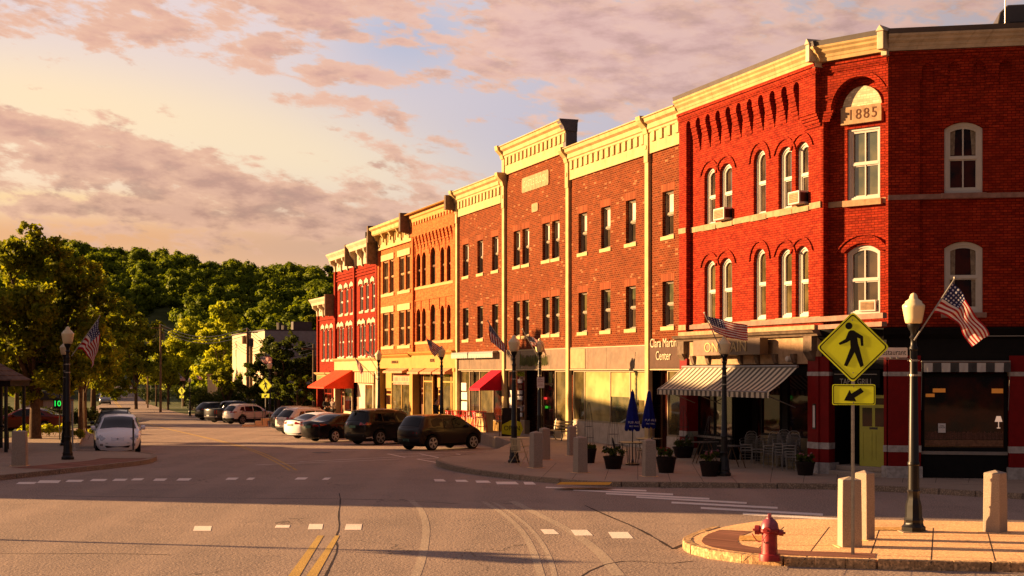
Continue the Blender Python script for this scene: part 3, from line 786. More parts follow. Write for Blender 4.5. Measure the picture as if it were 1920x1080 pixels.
# ---------------------------------------------------------------- building pieces
def fm(fac): return Matrix.Translation((fac.O.x, fac.O.y, 0)) @ Matrix.Rotation(fac.ang, 4, 'Z')
def rel(parent_fac, fac): return fm(parent_fac).inverted() @ fm(fac)
I4 = Matrix.Identity(4)
def window(par, mx, x0, x1, z0, z1, rise=0, fmat=None, fw=.07, y=.14, munt=False, blind=None, sill=None, pane=None, split=.5, storm=False, sillw=.06, hood=None, meet=True, lower=None):
    """one sash window: frame mesh > pane, lower pane, sill, hood"""
    fmat = fmat or m_winwhite; pane = pane or m_glass
    mb = MB(); O = arch(x0, x1, z0, z1, rise)
    def inset(k, dz=0): return arch(x0+k, x1-k, z0+k+dz, z1-k, max(0, rise - k*.6) if rise else 0)
    mb.ring(O, inset(fw), y-.05, y+.04)
    if storm: mb.ring(inset(fw*.9), inset(fw*1.5), y-.015, y+.04)
    k = fw*(1.5 if storm else 1.0); zm = z0 + (z1-z0)*split; b = .035
    if meet: mb.box(x0+k, x1-k, y-.02, y+.05, zm-b, zm+b)
    mb.ring(arch(x0+k, x1-k, zm+b, z1-k, max(0, rise-k*.6) if rise else 0), arch(x0+k+b, x1-k-b, zm+b+b, z1-k-b, max(0, rise-(k+b)*.6) if rise else 0), y-.005, y+.05)
    mb.ring(arch(x0+k, x1-k, z0+k, zm-b), arch(x0+k+b, x1-k-b, z0+k+b, zm-b-b), y+.02, y+.06)
    if munt:
        xc = (x0+x1)/2; mb.box(xc-.02, xc+.02, y+.0, y+.05, z0+k, z1-k)
    f = obj('window', mb, fmat, par, mx)
    p = MB(); p.prism(arch(x0+.01, x1-.01, z0+.01, z1-.01, rise), y+.062, y+.09); obj('pane', p, pane, f)
    if blind is not None:
        zb = z1 - (z1-z0)*blind[0]; p = MB()
        p.prism(arch(x0+k+b, x1-k-b, zb, z1-k-b, max(0, rise-(k+b)*.6) if rise else 0), y+.054, y+.0615); obj('blind', p, blind[1], f)
    if sill:
        p = MB(); p.box(x0-.1, x1+.1, -sillw, y+.05, z0-.16, z0-.004); obj('sill', p, sill, f, bevel=.01)
    if hood:
        p = MB(); hood(p, x0, x1, z0, z1, rise); obj('hood', p, hood.mat, f)
    return f
def aircon(par, mx, x0, x1, z0, h=.42, y0=-.32, y1=.18):
    mb = MB(); mb.box(x0, x1, y0, y1, z0, z0+h)
    o = obj('air_conditioner', mb, m_winwhite, par, mx, bevel=.015)
    g_ = MB(); g_.box(x0+.06, x1-.06, y0-.006, y0+.01, z0+.05, z0+h-.05); obj('grille', g_, m_stone, o)
    g_ = MB()
    for i_ in range(5): g_.box(x0+.07, x1-.07, y0-.012, y0-.005, z0+.08+i_*(h-.16)/5, z0+.095+i_*(h-.16)/5)
    obj('louvre', g_, m_stonedk, o)
    g_ = MB(); g_.box(x0-.004, x0+.01, y0+.05, y1-.12, z0+.06, z0+h-.06); obj('grille', g_, m_stonedk, o)
    g_ = MB(); g_.box(x1-.01, x1+.004, y0+.05, y1-.12, z0+.06, z0+h-.06); obj('grille', g_, m_black, o)
def facebar(mb, pts, y0, y1):              # strip of blocks along polyline in x,z
    for (xa, za, xb, zb) in pts: mb.box(min(xa, xb), max(xa, xb), y0, y1, min(za, zb), max(za, zb))
def archhood(mb, x0, x1, z1, rise, w=.22, gap=.0, y0=-.04, y1=0, n=10):
    o = arch(x0-gap-w, x1+gap+w, z1-rise-.15, z1+gap+w, rise+gap+w*.9, n)[2:]
    i = arch(x0-gap, x1+gap, z1-rise-.15, z1+gap, rise+gap*.9, n)[2:]
    m = len(o); vs = [(x, y0, z) for x, z in o] + [(x, y0, z) for x, z in i] + [(x, y1, z) for x, z in o] + [(x, y1, z) for x, z in i]; fs = []
    for k in range(m-1): fs += [(k, k+1, m+k+1, m+k), (k, 2*m+k, 2*m+k+1, k+1), (m+k, m+k+1, 3*m+k+1, 3*m+k)]
    fs += [(0, m, 3*m, 2*m), (m-1, 2*m-1, 4*m-1, 3*m-1)]
    mb.add(vs, fs)
def corbels(mb, xs, nw, ztop, znt, zsp, zbot, y=-.22, steps=7, zs_top=None):
    """arched corbel table: xs = centres of the niches, nw = niche width, top slab above znt"""
    r = nw/2
    edges = []
    for xc in xs:                          # the solid head over each niche
        P = [(xc - r, zsp)] + [(xc - r*math.cos(PI*k/8), zsp + r*math.sin(PI*k/8)) for k in range(1, 8)] + [(xc + r, zsp), (xc + r, znt), (xc - r, znt)]
        mb.prism(P[::-1], y, 0)
    for a, c in zip(xs, xs[1:]):
        xa, xb = a + r, c - r
        mb.box(xa, xb, y, 0, zsp, znt)
        for k in range(steps):
            zt = zsp - (zsp-zbot)*k/steps; zb = zsp - (zsp-zbot)*(k+1)/steps
            yy = y * (1 - k/steps)
            mb.box(xa, xb, yy, 0, zb + .012, zt); mb.box(xa+.02, xb-.02, yy*.9, 0, zb, zb+.012)
def profc(mb, x0, x1, z0, pts): mb.prof([(-a, z0 + c) for a, c in pts], x0, x1)

# ================================================================ red corner building
LR, xg0 = long_at(1283)
LRlen = (C1 - LR.O).length
C2 = Vector((11.46, 43.37))
CH = Fac(C1, C2 - C1); CHl = (C2 - C1).length
SD = Fac(C2, (.982, -.19)); SDl = 13.0
red = thing('brick_building', 'tall red painted corner brick building with 1885 date stone and striped awnings', 'building', (LR.O.x, LR.O.y, 0), LR.ang)
mL, mC, mS = I4, rel(LR, CH), rel(LR, SD)
ZC = 13.1
# openings
def zr(fac, px, py): return fac.z(px, py)
colsL = [(1320.6,1341.5),(1349,1372.7),(1412.8,1436),(1459.5,1484.5),(1491.5,1515.8)]
topz1, botz1 = LR.z(1424, 284.8), LR.z(1472, 396)
topz2, botz2 = LR.z(1424, 470), LR.z(1472, 597)
holes = []; winL = []
for i, (a, c) in enumerate(colsL):
    xa, xb = LR.x(a), LR.x(c)
    for zt, zb in ((topz1, botz1), (topz2, botz2)):
        z1 = zt + (.08 if i == 2 else -.06); rise = (xb-xa)/2 * (1.0 if i == 2 else .55)
        holes.append(arch(xa, xb, zb, z1, rise)); winL.append((xa, xb, zb, z1, rise, i))
mb = MB(); zsh = 4.72
mb.wall([(0, zsh), (LRlen, zsh), (LRlen, ZC), (0, ZC)], holes, 0, .25)
obj('wall', mb, m_red, red, mL)
mb = MB()
xP = LR.x(1296.5); zspr = LR.z(1504, 165)
mb.box(0, xP, -.22, 0, zsh+.01, ZC-.003)                      # left pilaster
xs = [LR.x(1300.5) + (LR.x(1504) - LR.x(1300.5)) * i/10 for i in range(11)]
nw = (xs[1]-xs[0])*.46
zt = zspr + nw/2 + .08
corbels(mb, xs, nw, ZC, zt, zspr, LR.z(1504, 222))
mb.box(xs[-1]+nw/2, LRlen-.002, -.22, 0, zspr-.9, zt)
for k in range(5): mb.box(xs[-1]+nw/2, LRlen-.002, -.22*(1-k/5), 0, zspr-.9-.1*(k+1), zspr-.9-.1*k)
mb.box(xP, LRlen-.002, -.222, 0, zt, ZC)
for k, (z0, z1, y) in enumerate(((ZC-.33, ZC-.26, -.26), (ZC-.26, ZC-.12, -.29), (ZC-.12, ZC-.02, -.33), (zt+.12, zt+.18, -.245))): mb.box(.0, LRlen+.10, y, -.1, z0, z1)
# brick hoods over the windows
for xa, xb, zb, z1, rise, i in winL: archhood(mb, xa, xb, z1, rise, .09, .22, -.05, .02)
obj('corbel_table', mb, m_red, red, mL)
mb = MB(); zb1 = 8.66
for z0, z1 in ((zb1-.10, zb1+.10),): mb.box(xP+.001, LRlen, -.045, .02, z0, z1); mb.box(0.001, xP-.001, -.25, -.2, z0, z1)
zb2 = 5.02
mb.box(xP+.001, LRlen, -.045, .02, zb2-.1, zb2+.1); mb.box(0.001, xP-.001, -.25, -.2, zb2-.1, zb2+.1)
mb.box(0, LRlen, -.26, .02, zsh-.02, zsh+.13)
obj('band_course', mb, m_stone, red, mL)
m_blindw = M('white_blind', (.5, .46, .42), .7, var=.1); m_blindy = M('sunlit_blind', (.5, .4, .24), .7, var=.2, scale=2)
for k, (xa, xb, zb, z1, rise, i) in enumerate(winL):
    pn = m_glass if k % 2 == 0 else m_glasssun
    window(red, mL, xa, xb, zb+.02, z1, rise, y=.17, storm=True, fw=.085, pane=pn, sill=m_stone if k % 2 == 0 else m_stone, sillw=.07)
aircon(red, mL, winL[2][0]+.12, winL[2][1]-.02, winL[2][2]+.1, .42)
aircon(red, mL, winL[8][0]+.05, winL[8][1]-.05, winL[8][2]+.1, .42)
# cornice of the long side, chamfer and street side
CP = [(0, 0), (.24, 0), (.27, .10), (.29, .12), (.32, .20), (.40, .28), (.42, .34), (.48, .40), (.50, .46), (0, .46)]
FP = [(0, .462), (.46, .462), (.50, .62), (0, .68)]
mb = MB(); fl_ = MB()
profc(mb, 0, LRlen+.30, ZC, CP); profc(fl_, -.0, LRlen+.30, ZC, FP)
obj('cornice', mb, m_cream, red, mL); obj('roof_flashing', fl_, m_metaldk, red, mL)
mb = MB(); fl_ = MB(); profc(mb, -.02, CHl+.1, ZC-.001, CP); profc(fl_, -.02, CHl+.1, ZC-.001, FP)
obj('cornice', mb, m_cream, red, mC); obj('roof_flashing', fl_, m_metaldk, red, mC)
mb = MB(); fl_ = MB(); profc(mb, .0, SDl, ZC+.001, CP); profc(fl_, .0, SDl, ZC+.001, FP)
obj('cornice', mb, m_white, red, mS); obj('roof_flashing', fl_, m_metaldk, red, mS)
for mm, xx in ((mL, LRlen+.02), (mC, CHl+.03)):               # corner consoles with little gables
    mb = MB(); mb.box(xx-.11, xx+.11, -.53, .1, ZC+.02, ZC+.56); mb.box(xx-.10, xx+.10, -.30, .1, ZC-.14, ZC+.02); mb.prism([(xx-.15, ZC+.56), (xx+.15, ZC+.56), (xx, ZC+.76)], -.56, .1)
    obj('console', mb, m_white, red, mm, bevel=.02)
# chamfer
ai, aj = CH.x(1558.5), CH.x(1659); zimp = CH.z(1600, 203)
mb = MB()
hw = (aj-ai)/2; H_ = arch(ai, aj, zimp-.005, zimp + hw*1.04, hw)
top_out = [(0, zimp), (ai, zimp)] 
P = [(0, zimp), (ai, zimp)] + H_[3:][::-1][:0]
arc = [((ai+aj)/2 - hw*math.cos(PI*k/16), zimp + hw*1.04*math.sin(PI*k/16)) for k in range(17)]
mb.prism([(0, zimp)] + arc + [(CHl, zimp), (CHl, ZC), (0, ZC)], 0, .34)
pw = .07
mb.box(0, pw, 0, .34, zsh, zimp-.002); mb.box(CHl-pw, CHl, 0, .34, zsh, zimp-.002)
for k in range(4):
    z_ = zimp + .02 - k*.085
    mb.box(-.04+.0*k, ai + .10 - .045*k, -.06+.012*k, .02, z_-.07, z_); mb.box(aj - .10 + .045*k, CHl+.04, -.06+.012*k, .02, z_-.07, z_)
for z0, z1, y in ((zimp+.85, zimp+.91, -.03), (zimp+.95, zimp+1.01, -.04), (ZC-.33, ZC-.26, -.04), (ZC-.26, ZC-.12, -.07), (ZC-.12, ZC-.02, -.11)):
    if z0 < ZC-.4: mb.box(0, ai+.05, y, .05, z0-.5, z1-.5); mb.box(aj-.05, CHl, y, .05, z0-.5, z1-.5)
    else: mb.box(0, CHl, y, .05, z0, z1)
a2 = [((ai+aj)/2 - (hw+.16)*math.cos(PI*k/16), zimp + (hw+.16)*1.04*math.sin(PI*k/16)) for k in range(17)]
for k in range(16):
    mb.quad((arc[k][0], -.03, arc[k][1]), (arc[k+1][0], -.03, arc[k+1][1]), (a2[k+1][0], -.03, a2[k+1][1]), (a2[k][0], -.03, a2[k][1]))
    mb.quad((a2[k][0], -.03, a2[k][1]), (a2[k+1][0], -.03, a2[k+1][1]), (a2[k+1][0], .0, a2[k+1][1]), (a2[k][0], .0, a2[k][1]))
obj('wall', mb, m_red, red, mC)
cw = [(CH.x(1578), CH.x(1639.6), CH.z(1610, 372), CH.z(1610, 236), 0), (CH.x(1576.5), CH.x(1639.6), CH.z(1610, 589), CH.z(1610, 458), .22)]
mb = MB(); mb.wall([(pw, zsh), (CHl-pw, zsh), (CHl-pw, ZC-.1), (pw, ZC-.1)], [arch(a, c, z0, z1, r) for a, c, z0, z1, r in cw], .34, .2)
a_, c_, z0_, z1_, r_ = cw[1]; archhood(mb, a_, c_, z1_, r_, .22, .06, .28, .35); archhood(mb, a_, c_, z1_, r_, .05, .29, .24, .35)
obj('recessed_wall', mb, m_red, red, mC)
for a, c, z0, z1, r in cw: 
    window(red, mC, a, c, z0, z1, r, y=.46, storm=True, fw=.075, munt=True, pane=m_glassgrn if r == 0 else m_glass, blind=None)
mb = MB()
for a, c, z0, z1, r in cw: mb.box(a-.08, c+.10, .20, .40, z0-.20, z0-.01)
mb.box(pw, CHl-pw, .30, .36, zb1-.10, zb1+.08); mb.box(0, pw, -.02, .1, zb1-.10, zb1+.08); mb.box(pw, CHl-pw, .30, .36, zb2-.1, zb2+.1); mb.box(CHl-pw, CHl, -.02, .1, zb1-.1, zb1+.08)
mb.box(-.0, CHl, -.10, .40, zsh-.02, zsh+.13)
obj('band_course', mb, m_stone, red, mC)
aircon(red, mC, cw[1][0]+.42, cw[1][1]-.16, cw[1][2]+.09, .36, .36, .55)
m_tymp = brick('cream_painted_brick', (.72, .60, .38), (.70, .57, .36), (.55, .44, .28), bump=.3, stain=.05)
mb = MB(); ti, tj = CH.x(1571), CH.x(1645); thw = (tj-ti)/2
mb.prism([((ti+tj)/2 - thw*math.cos(PI*k/14), CH.z(1608, 222) + .35 + thw*1.02*math.sin(PI*k/14)) for k in range(15)] + [(tj, CH.z(1608, 226)), (ti, CH.z(1608, 226))], .28, .345)
obj('tympanum', mb, m_tymp, red, mC)
mb = MB(); sz0, sz1 = CH.z(1608, 229), CH.z(1608, 196)
mb.box(ti-.02, tj+.03, .20, .345, sz0, sz1); ds = obj('date_stone', mb, m_stone, red, mC, bevel=.01)
m_carve = M('carved_shadow_paint', (.12, .05, .025), .8, var=.1)
text_mesh('numerals', '1885', .46, m_carve, ds, T((ti+tj)/2+.06, .197, (sz0+sz1)/2), .008, sx=.95, spacing=1.25)
# street side
colsS = [(1770.5, 1842.5)]; step = SD.x(1770.5)
sw = []
for k in range(3):
    xa = SD.x(1770.5) + k*4.3; xb = xa + (SD.x(1842.5) - SD.x(1770.5))
    sw += [(xa, xb, SD.z(1806, 362), SD.z(1806, 229), .2), (xa, xb, SD.z(1806, 586), SD.z(1806, 453), .2)]
mb = MB(); mb.wall([(0, zsh), (SDl, zsh), (SDl, ZC), (0, ZC)], [arch(*q) for q in sw], 0, .25)
obj('wall', mb, m_red, red, mS)
mb = MB(); mb.box(0.001, SD.x(1724), -.10, 0, zsh+.01, ZC-.3)
sp = SD.x(1787.8) - SD.x(1740); xsS = [SD.x(1740) + sp*i for i in range(16)]
zs2 = SD.z(1787, 129)
corbels(mb, xsS, .36, ZC, zs2+.27, zs2, zs2-.75, y=-.10)
mb.box(0.001, xsS[0]-.18, -.102, 0, zs2-.3, zs2+.27); mb.box(0.001, SDl, -.102, 0, zs2+.27, ZC)
for z0, z1, y in ((ZC-.33, ZC-.26, -.14), (ZC-.26, ZC-.12, -.17), (ZC-.12, ZC-.02, -.21)): mb.box(.0, SDl, y, -.05, z0, z1)
for q in sw: archhood(mb, q[0], q[1], q[3], q[4], .25, .02, -.03, .02)
obj('corbel_table', mb, m_red, red, mS)
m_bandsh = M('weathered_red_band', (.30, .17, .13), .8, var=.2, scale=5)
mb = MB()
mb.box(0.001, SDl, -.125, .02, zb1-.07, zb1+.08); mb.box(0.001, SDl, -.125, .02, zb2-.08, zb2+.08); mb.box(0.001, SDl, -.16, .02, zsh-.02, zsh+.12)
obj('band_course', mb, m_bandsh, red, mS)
m_curtain = M('curtain', (.25, .2, .14), .8, var=.3, scale=8)
for k, q in enumerate(sw):
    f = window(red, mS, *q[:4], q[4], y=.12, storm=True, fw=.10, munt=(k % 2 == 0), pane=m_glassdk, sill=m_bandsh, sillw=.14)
    cu = MB(); xa, xb, z0, z1, r = q; zz0, zz1 = (z0 + (z1-z0)*.55, z1-.18) if k % 2 == 0 else (z0+.15, z1-.18)
    for sx in (0, 1):
        cx = xa + .22 if not sx else xb - .22
        P = [(cx-.07, zz0), (cx+.03+.06*(1-sx), zz0), (cx+.12, zz1), (cx-.12, zz1)]
        cu.prism(P, .175, .181)
    obj('curtain', cu, m_curtain, f)
# ground floor, street side and chamfer
zg = .10
def pilaster(par, mm, x0, x1, y0, y1, ztop, zbase=.12, zpl=.50):
    mb = MB(); mb.box(x0, x1, y0, y1, zpl, ztop); o = obj('pilaster', mb, m_redflat, par, mm, bevel=.01)
    mb = MB()
    for zc in (1.03, 3.30): mb.box(x0-.012, x1+.012, y0-.012, y1, zc-.10*(1.0 if zc < 2 else .65), zc+.10*(1.0 if zc < 2 else .65))
    obj('marble_band', mb, m_marble, o)
    mb = MB(); mb.box(x0-.05, x1+.05, y0-.05, y1, zbase-.4, zpl); obj('plinth', mb, m_marble, o, bevel=.015)
pA = SD.x(1726)
pilaster(red, mS, 0.0, pA, -.14, .4, 3.85)
pB0 = SD.x(1891); pilaster(red, mS, pB0, pB0+.95, -.14, .4, 3.85)
pilaster(red, mS, pB0+3.6, pB0+4.5, -.14, .4, 3.85)
pilaster(red, mC, -.02, .30, -.05, .5, 3.85)
pilaster(red, mC, CHl-.10, CHl-.0, -.08, .5, 3.85)
pilaster(red, mL, LRlen-.62, LRlen-.0, -.12, .5, 3.85)
pilaster(red, mL, 0, xP, -.2, .4, 3.85)
mb = MB()                                                      # black fascia over the side shop
mb.box(-.05, SDl, -.10, .3, 3.70, zsh-.03); mb.prof([(-.10, 4.35), (-.30, 4.5), (-.38, 4.66), (-.38, zsh-.025), (0, zsh-.025), (0, 4.35)], -.15, SDl)
mb.box(-.02, CHl+.05, -.06, .3, 3.70, zsh-.03); 
obj('fascia', mb, m_blackwood, red, mS)
mb = MB(); mb.box(.0, CHl, .02, .5, 3.45, zsh-.03); mb.prof([(.0, 4.35), (-.18, 4.5), (-.26, 4.66), (-.26, zsh-.025), (0.1, zsh-.025), (0.1, 4.35)], -.05, CHl+.05)
obj('fascia', mb, m_blackwood, red, mC)
# big dining room window, street side
def shopwin(par, mm, x0, x1, z0, z1, y, bars, mat, gmat, fw=.06, base=None, basemat=None, top=None):
    mb = MB(); mb.ring(arch(x0, x1, z0, z1), arch(x0+fw, x1-fw, z0+fw, z1-fw), y-.05, y+.05)
    for xb in bars: mb.box(xb-fw/2, xb+fw/2, y-.05, y+.05, z0+fw, z1-fw)
    if top: mb.box(x0+fw, x1-fw, y-.045, y+.045, top-fw/2, top+fw/2)
    f = obj('shop_window', mb, mat, par, mm)
    xs_ = [x0+fw] + [v for xb in bars for v in (xb-fw/2, xb+fw/2)] + [x1-fw]
    gs = gmat if isinstance(gmat, list) else [gmat]*(len(bars)+1)
    for i in range(len(bars)+1):
        p = MB(); p.box(xs_[2*i]-.01, xs_[2*i+1]+.01, y+.0, y+.02, z0+fw-.01, z1-fw+.01); obj('pane', p, gs[i % len(gs)], f)
    if base is not None:
        p = MB(); p.box(x0, x1, y-.08, y+.2, base, z0-.004); obj('bulkhead', p, basemat or mat, f, bevel=.01)
    return f
def dining(xa, xb):
    f = shopwin(red, mS, xa, xb, .98, 3.3, .12, [], m_blackwood, m_glassdk, fw=.10, base=.0, basemat=m_blackwood)
    p = MB(); p.box(xa, xb, .0, .10, .86, .96); obj('sill_board', p, m_greymetal, f)
    p = MB(); p.box(xa+.12, xb-.12, .10, .116, 1.12, 1.30); obj('ledge', p, M('lit_window_ledge', (.20, .10, .055), .7, var=.3, scale=9), f)
    p = MB()
    for i in range(60):
        x = xa+.14 + (xb-xa-.28)*i/59; p.box(x, x+.018+.01*random.random(), .108, .1165, 1.32, 1.52+.05*random.random())
    obj('cafe_curtain', p, M('cafe_curtain', (.16, .07, .05), .8, var=.3, scale=20), f)
    p = MB(); p.box(xa+.35, xa+.72, .108, .117, 2.74, 2.86); p.box(xa+.14, xa+.4, .108, .117, 2.60, 2.70); p.box(xb-.45, xb-.12, .108, .117, 2.72, 2.86); obj('ceiling_lamp', p, m_amber, f)
    p = MB(); p.prism([(xb-.36, 1.86), (xb-.14, 1.86), (xb-.19, 2.03), (xb-.31, 2.03)], .106, .117); p.box(xb-.262, xb-.238, .108, .117, 1.68, 1.86); p.box(xb-.30, xb-.20, .108, .117, 1.66, 1.685); obj('table_lamp', p, m_glow, f)
    p = MB(); p.box(xa+.50, xa+.72, .06, .069, 1.52, 1.80); nb = obj('notice', p, m_signwht, f)
    text_mesh('lettering', 'TABLE\nSERVICE', .05, m_signblk, nb, T(xa+.61, .058, 1.70), .001)
dining(pA+.02, pB0-.02); dining(pB0+.97, pB0+3.58)
def valance(par, mm, x0, x1, z0, z1, y, mat, name='valance'):
    mb = MB(); n_ = int((x1-x0)/.085); 
    for i in range(n_):
        xa, xb = x0 + (x1-x0)*i/n_, x0 + (x1-x0)*(i+1)/n_
        ya, yb = y + .02*math.sin(i*1.9), y + .02*math.sin((i+1)*1.9)
        mb.quad((xa, ya, z0), (xb, yb, z0), (xb, y, z1), (xa, y, z1))
    return obj(name, mb, mat, par, mm, recalc=False)
aw = MB(); aw.box(pA, pB0, -.42, -.38, 3.60, 3.64); aw.tube([(pA+.01, -.40, 3.6), (pA+.01, -.04, 2.2)], .012); aw.tube([(pB0-.01, -.40, 3.6), (pB0-.01, -.04, 2.2)], .012)
aw.box(pA, pB0, -.42, -.10, 3.66, 3.70)
awo = obj('awning_frame', aw, m_greymetal, red, mS); valance(awo, I4, pA, pB0, 3.36, 3.63, -.43, m_stripe2)
awb = MB(); awb.tube([(pA+1.4, -.85, 4.42), (pA+3.9, -.85, 4.42)], .012); awb.tube([(pA+1.4, -.85, 4.42), (pA+1.4, -.3, 4.4)], .01); awb.tube([(pA+3.9, -.85, 4.42), (pA+3.9, -.3, 4.4)], .01)
obj('banner_rod', awb, m_greymetal, red, mS)
# entrance in the chamfer
mb = MB(); mb.box(.30, CHl-.10, 1.25, 1.3, .3, 3.5); mb.box(.28, .33, .3, 1.3, .3, 3.5); mb.box(CHl-.13, CHl-.10, .3, 1.3, .3, 3.5)
obj('porch_lining', mb, m_blackwood, red, mC)
mb = MB(); mb.box(.32, CHl-.12, -.10, .7, .05, .27); mb.box(.32, CHl-.12, .3, 1.3, .27, .42); obj('step', mb, m_granite, red, mC, bevel=.02)
dA, dB = CH.x(1597)+.03, CH.x(1653)-.02
def door(par, mm, x0, x1, z0, z1, y, mat, glass_top=.45, slot=True):
    mb = MB(); mb.box(x0, x1, y, y+.05, z0, z1); o = obj('door', mb, mat, par, mm, bevel=.008)
    w_ = (x1-x0); xc = (x0+x1)/2; zt = z0 + (z1-z0)*(1-glass_top)
    p = MB()
    for a, c in ((x0+.10, xc-.05), (xc+.05, x1-.10)):
        p.ring(arch(a, c, z0+.18, zt-.12), arch(a+.04, c-.04, z0+.22, zt-.16), y-.012, y+.004)
    obj('panel', p, mat, o)
    for a, c in ((x0+.10, xc-.05), (xc+.05, x1-.10)):
        p = MB(); p.box(a, c, y-.004, y+.01, zt+.02, z1-.40); obj('pane', p, m_glassdk, o)
    p = MB(); p.box(x0+.12, x1-.12, y-.004, y+.01, z1-.30, z1-.10); obj('transom_pane', p, m_glassdk, o)
    p = MB(); p.lathe([(.0, 0), (.03, .01), (.035, .03), (.02, .05), (.012, .06)], 10, (x1-.07, y-.06, z0+(z1-z0)*.45), axis='y'); obj('door_knob', p, m_brass, o)
    if slot: p = MB(); p.box(xc-.14, xc+.14, y-.006, y+.01, zt-.07, zt-.0); obj('letter_slot', p, m_black, o)
    return o
door(red, mC, dA, dB, .42, CH.z(1620, 742)+.02, .42, m_green)
sgn = MB(); sgn.box(.40, CHl-.3, .05, .10, 2.88, 3.42); so = obj('hanging_sign', sgn, m_blackwood, red, mC)
text_mesh('lettering', 'TAP & GRILL', .26, m_greymetal, so, T((.4+CHl-.3)/2, .04, 3.05), .004, sx=.8)
sgn = MB(); sgn.box(.42, CHl-.4, .045, .05, 3.28, 3.30); obj('sign_rule', sgn, m_greymetal, so)
mb = MB(); mb.box(-.30, -.12, -.14, -.08, 1.55, 2.35); mbx = obj('menu_case', mb, m_black, red, mL @ T(LRlen, 0, 0)); p = MB(); p.box(-.27, -.15, -.145, -.138, 1.6, 2.3); obj('menu', p, m_signwht, mbx)
# long side shopfront: brackets, sign box, striped awning, glass and bulkheads
mb = MB()
mb.box(0.02, LRlen-.02, -.10, .15, 3.62, 4.60)
obj('frieze', mb, m_stone, red, mL)
mb = MB(); mb.prof([(0, 4.50), (-.26, 4.50), (-.30, 4.56), (-.42, 4.60), (-.46, 4.66), (-.50, 4.70), (-.50, zsh-.025), (0, zsh-.025)], -.12, LRlen+.2)
for xx in (.02, LRlen-.60):
    mb.box(xx, xx+.5 if xx < 1 else xx+.5, -.30, -.1, 4.02, 4.50); mb.prof([(-.1, 3.7), (-.18, 3.75), (-.34, 4.0), (-.34, 4.04), (-.1, 4.04)], xx+.06, xx+.44)
for i in range(7):
    xx = .9 + i*(LRlen-2.4)/6; mb.prof([(-.1, 3.62), (-.16, 3.66), (-.24, 3.9), (-.24, 3.95), (-.1, 3.95)], xx, xx+.22)
obj('shop_cornice', mb, m_stonedk, red, mL, bevel=.01)
s0, s1 = LR.x(1328), LR.x(1459.5)
mb = MB(); mb.box(s0, s1-.15, -.62, -.30, 3.94, 4.50); so = obj('shop_sign', mb, m_panel, red, mL, bevel=.01)
text_mesh('lettering', 'ONEMAIN', .50, m_cream, so, T(LR.x(1389), -.63, 4.21), .012, sx=1.35, spacing=1.0)
a0, a1 = LR.x(1294), LR.x(1512); zA, zB, pr = 3.50, 2.72, 1.32
mb = MB(); nseg = 40
for i in range(nseg):
    xa, xb = a0 + (a1-a0)*i/nseg, a0 + (a1-a0)*(i+1)/nseg
    sag = lambda x: 0
    for j in range(4):
        t0, t1 = j/4, (j+1)/4; sg = lambda t: -.05*math.sin(PI*t)
        mb.quad((xa, -.34-pr*t0*.78, zA-(zA-zB)*t0+sg(t0)), (xb, -.34-pr*t0*.78, zA-(zA-zB)*t0+sg(t0)), (xb, -.34-pr*t1*.78, zA-(zA-zB)*t1+sg(t1)), (xa, -.34-pr*t1*.78, zA-(zA-zB)*t1+sg(t1)))
awn = obj('striped_awning', mb, m_stripe, red, mL, recalc=False)
valance(awn, I4, a0, a1, zB-.20, zB, -.34-pr*.78, m_stripe)
mb = MB(); mb.tube([(a0, -.32, zA+.04), (a1, -.32, zA+.04)], .05, 8); mb.tube([(a0+.1, -.33-pr*.78, zB-.0), (a1-.1, -.33-pr*.78, zB)], .025, 8)
for xx in (a0+.6, a0+2.6, a1-.5): mb.tube([(xx, -.1, 2.2), (xx-.3, -.30-pr*.78, zB)], .02, 6)
obj('awning_frame', mb, m_greymetal, awn)
f = shopwin(red, mL, xP+.05, 3.3, 1.0, 3.3, .30, [1.9], m_blackwood, [m_glassdk, m_glass, m_glassdk], base=.1, basemat=m_blackwood)
p = MB(); p.box(xP+.05, 3.3, .16, .3, .92, .995); obj('sill_board', p, m_greymetal, f)
shopwin(red, mL, 3.9, 5.1, .9, 3.3, .9, [], m_blackwood, m_glassdk, base=.1)
m_bulk = M('pale_wood_bulkhead', (.20, .15, .08), .7, var=.2)
for xa, xb in ((5.3, 6.6), (7.0, LRlen-.65)): shopwin(red, mL, xa, xb, 1.2, 3.3, .30, [], m_blackwood, m_glassdk, base=.1, basemat=m_bulk)
mb = MB(); mb.box(xP, LRlen-.6, 1.0, 1.05, 0, 3.6); mb.box(3.3, 3.36, .3, 1.0, 0, 3.6); mb.box(5.2, 5.26, .3, 1.0, 0, 3.6); mb.box(6.6, 7.0, .28, 1.0, .1, 3.6); mb.box(xP, LRlen-.6, .25, 1.0, 3.3, 3.6)
obj('shopfront_lining', mb, m_blackwood, red, mL)
# a floodlight and hose reel on the front
mb = MB(); mb.lathe([(.02, 0), (.09, .05), (.11, .22), (.10, .24)], 12, (LR.x(1490), -.35, 3.78), axis='y'); obj('floodlight', mb, m_winwhite, red, mL, smooth='auto')
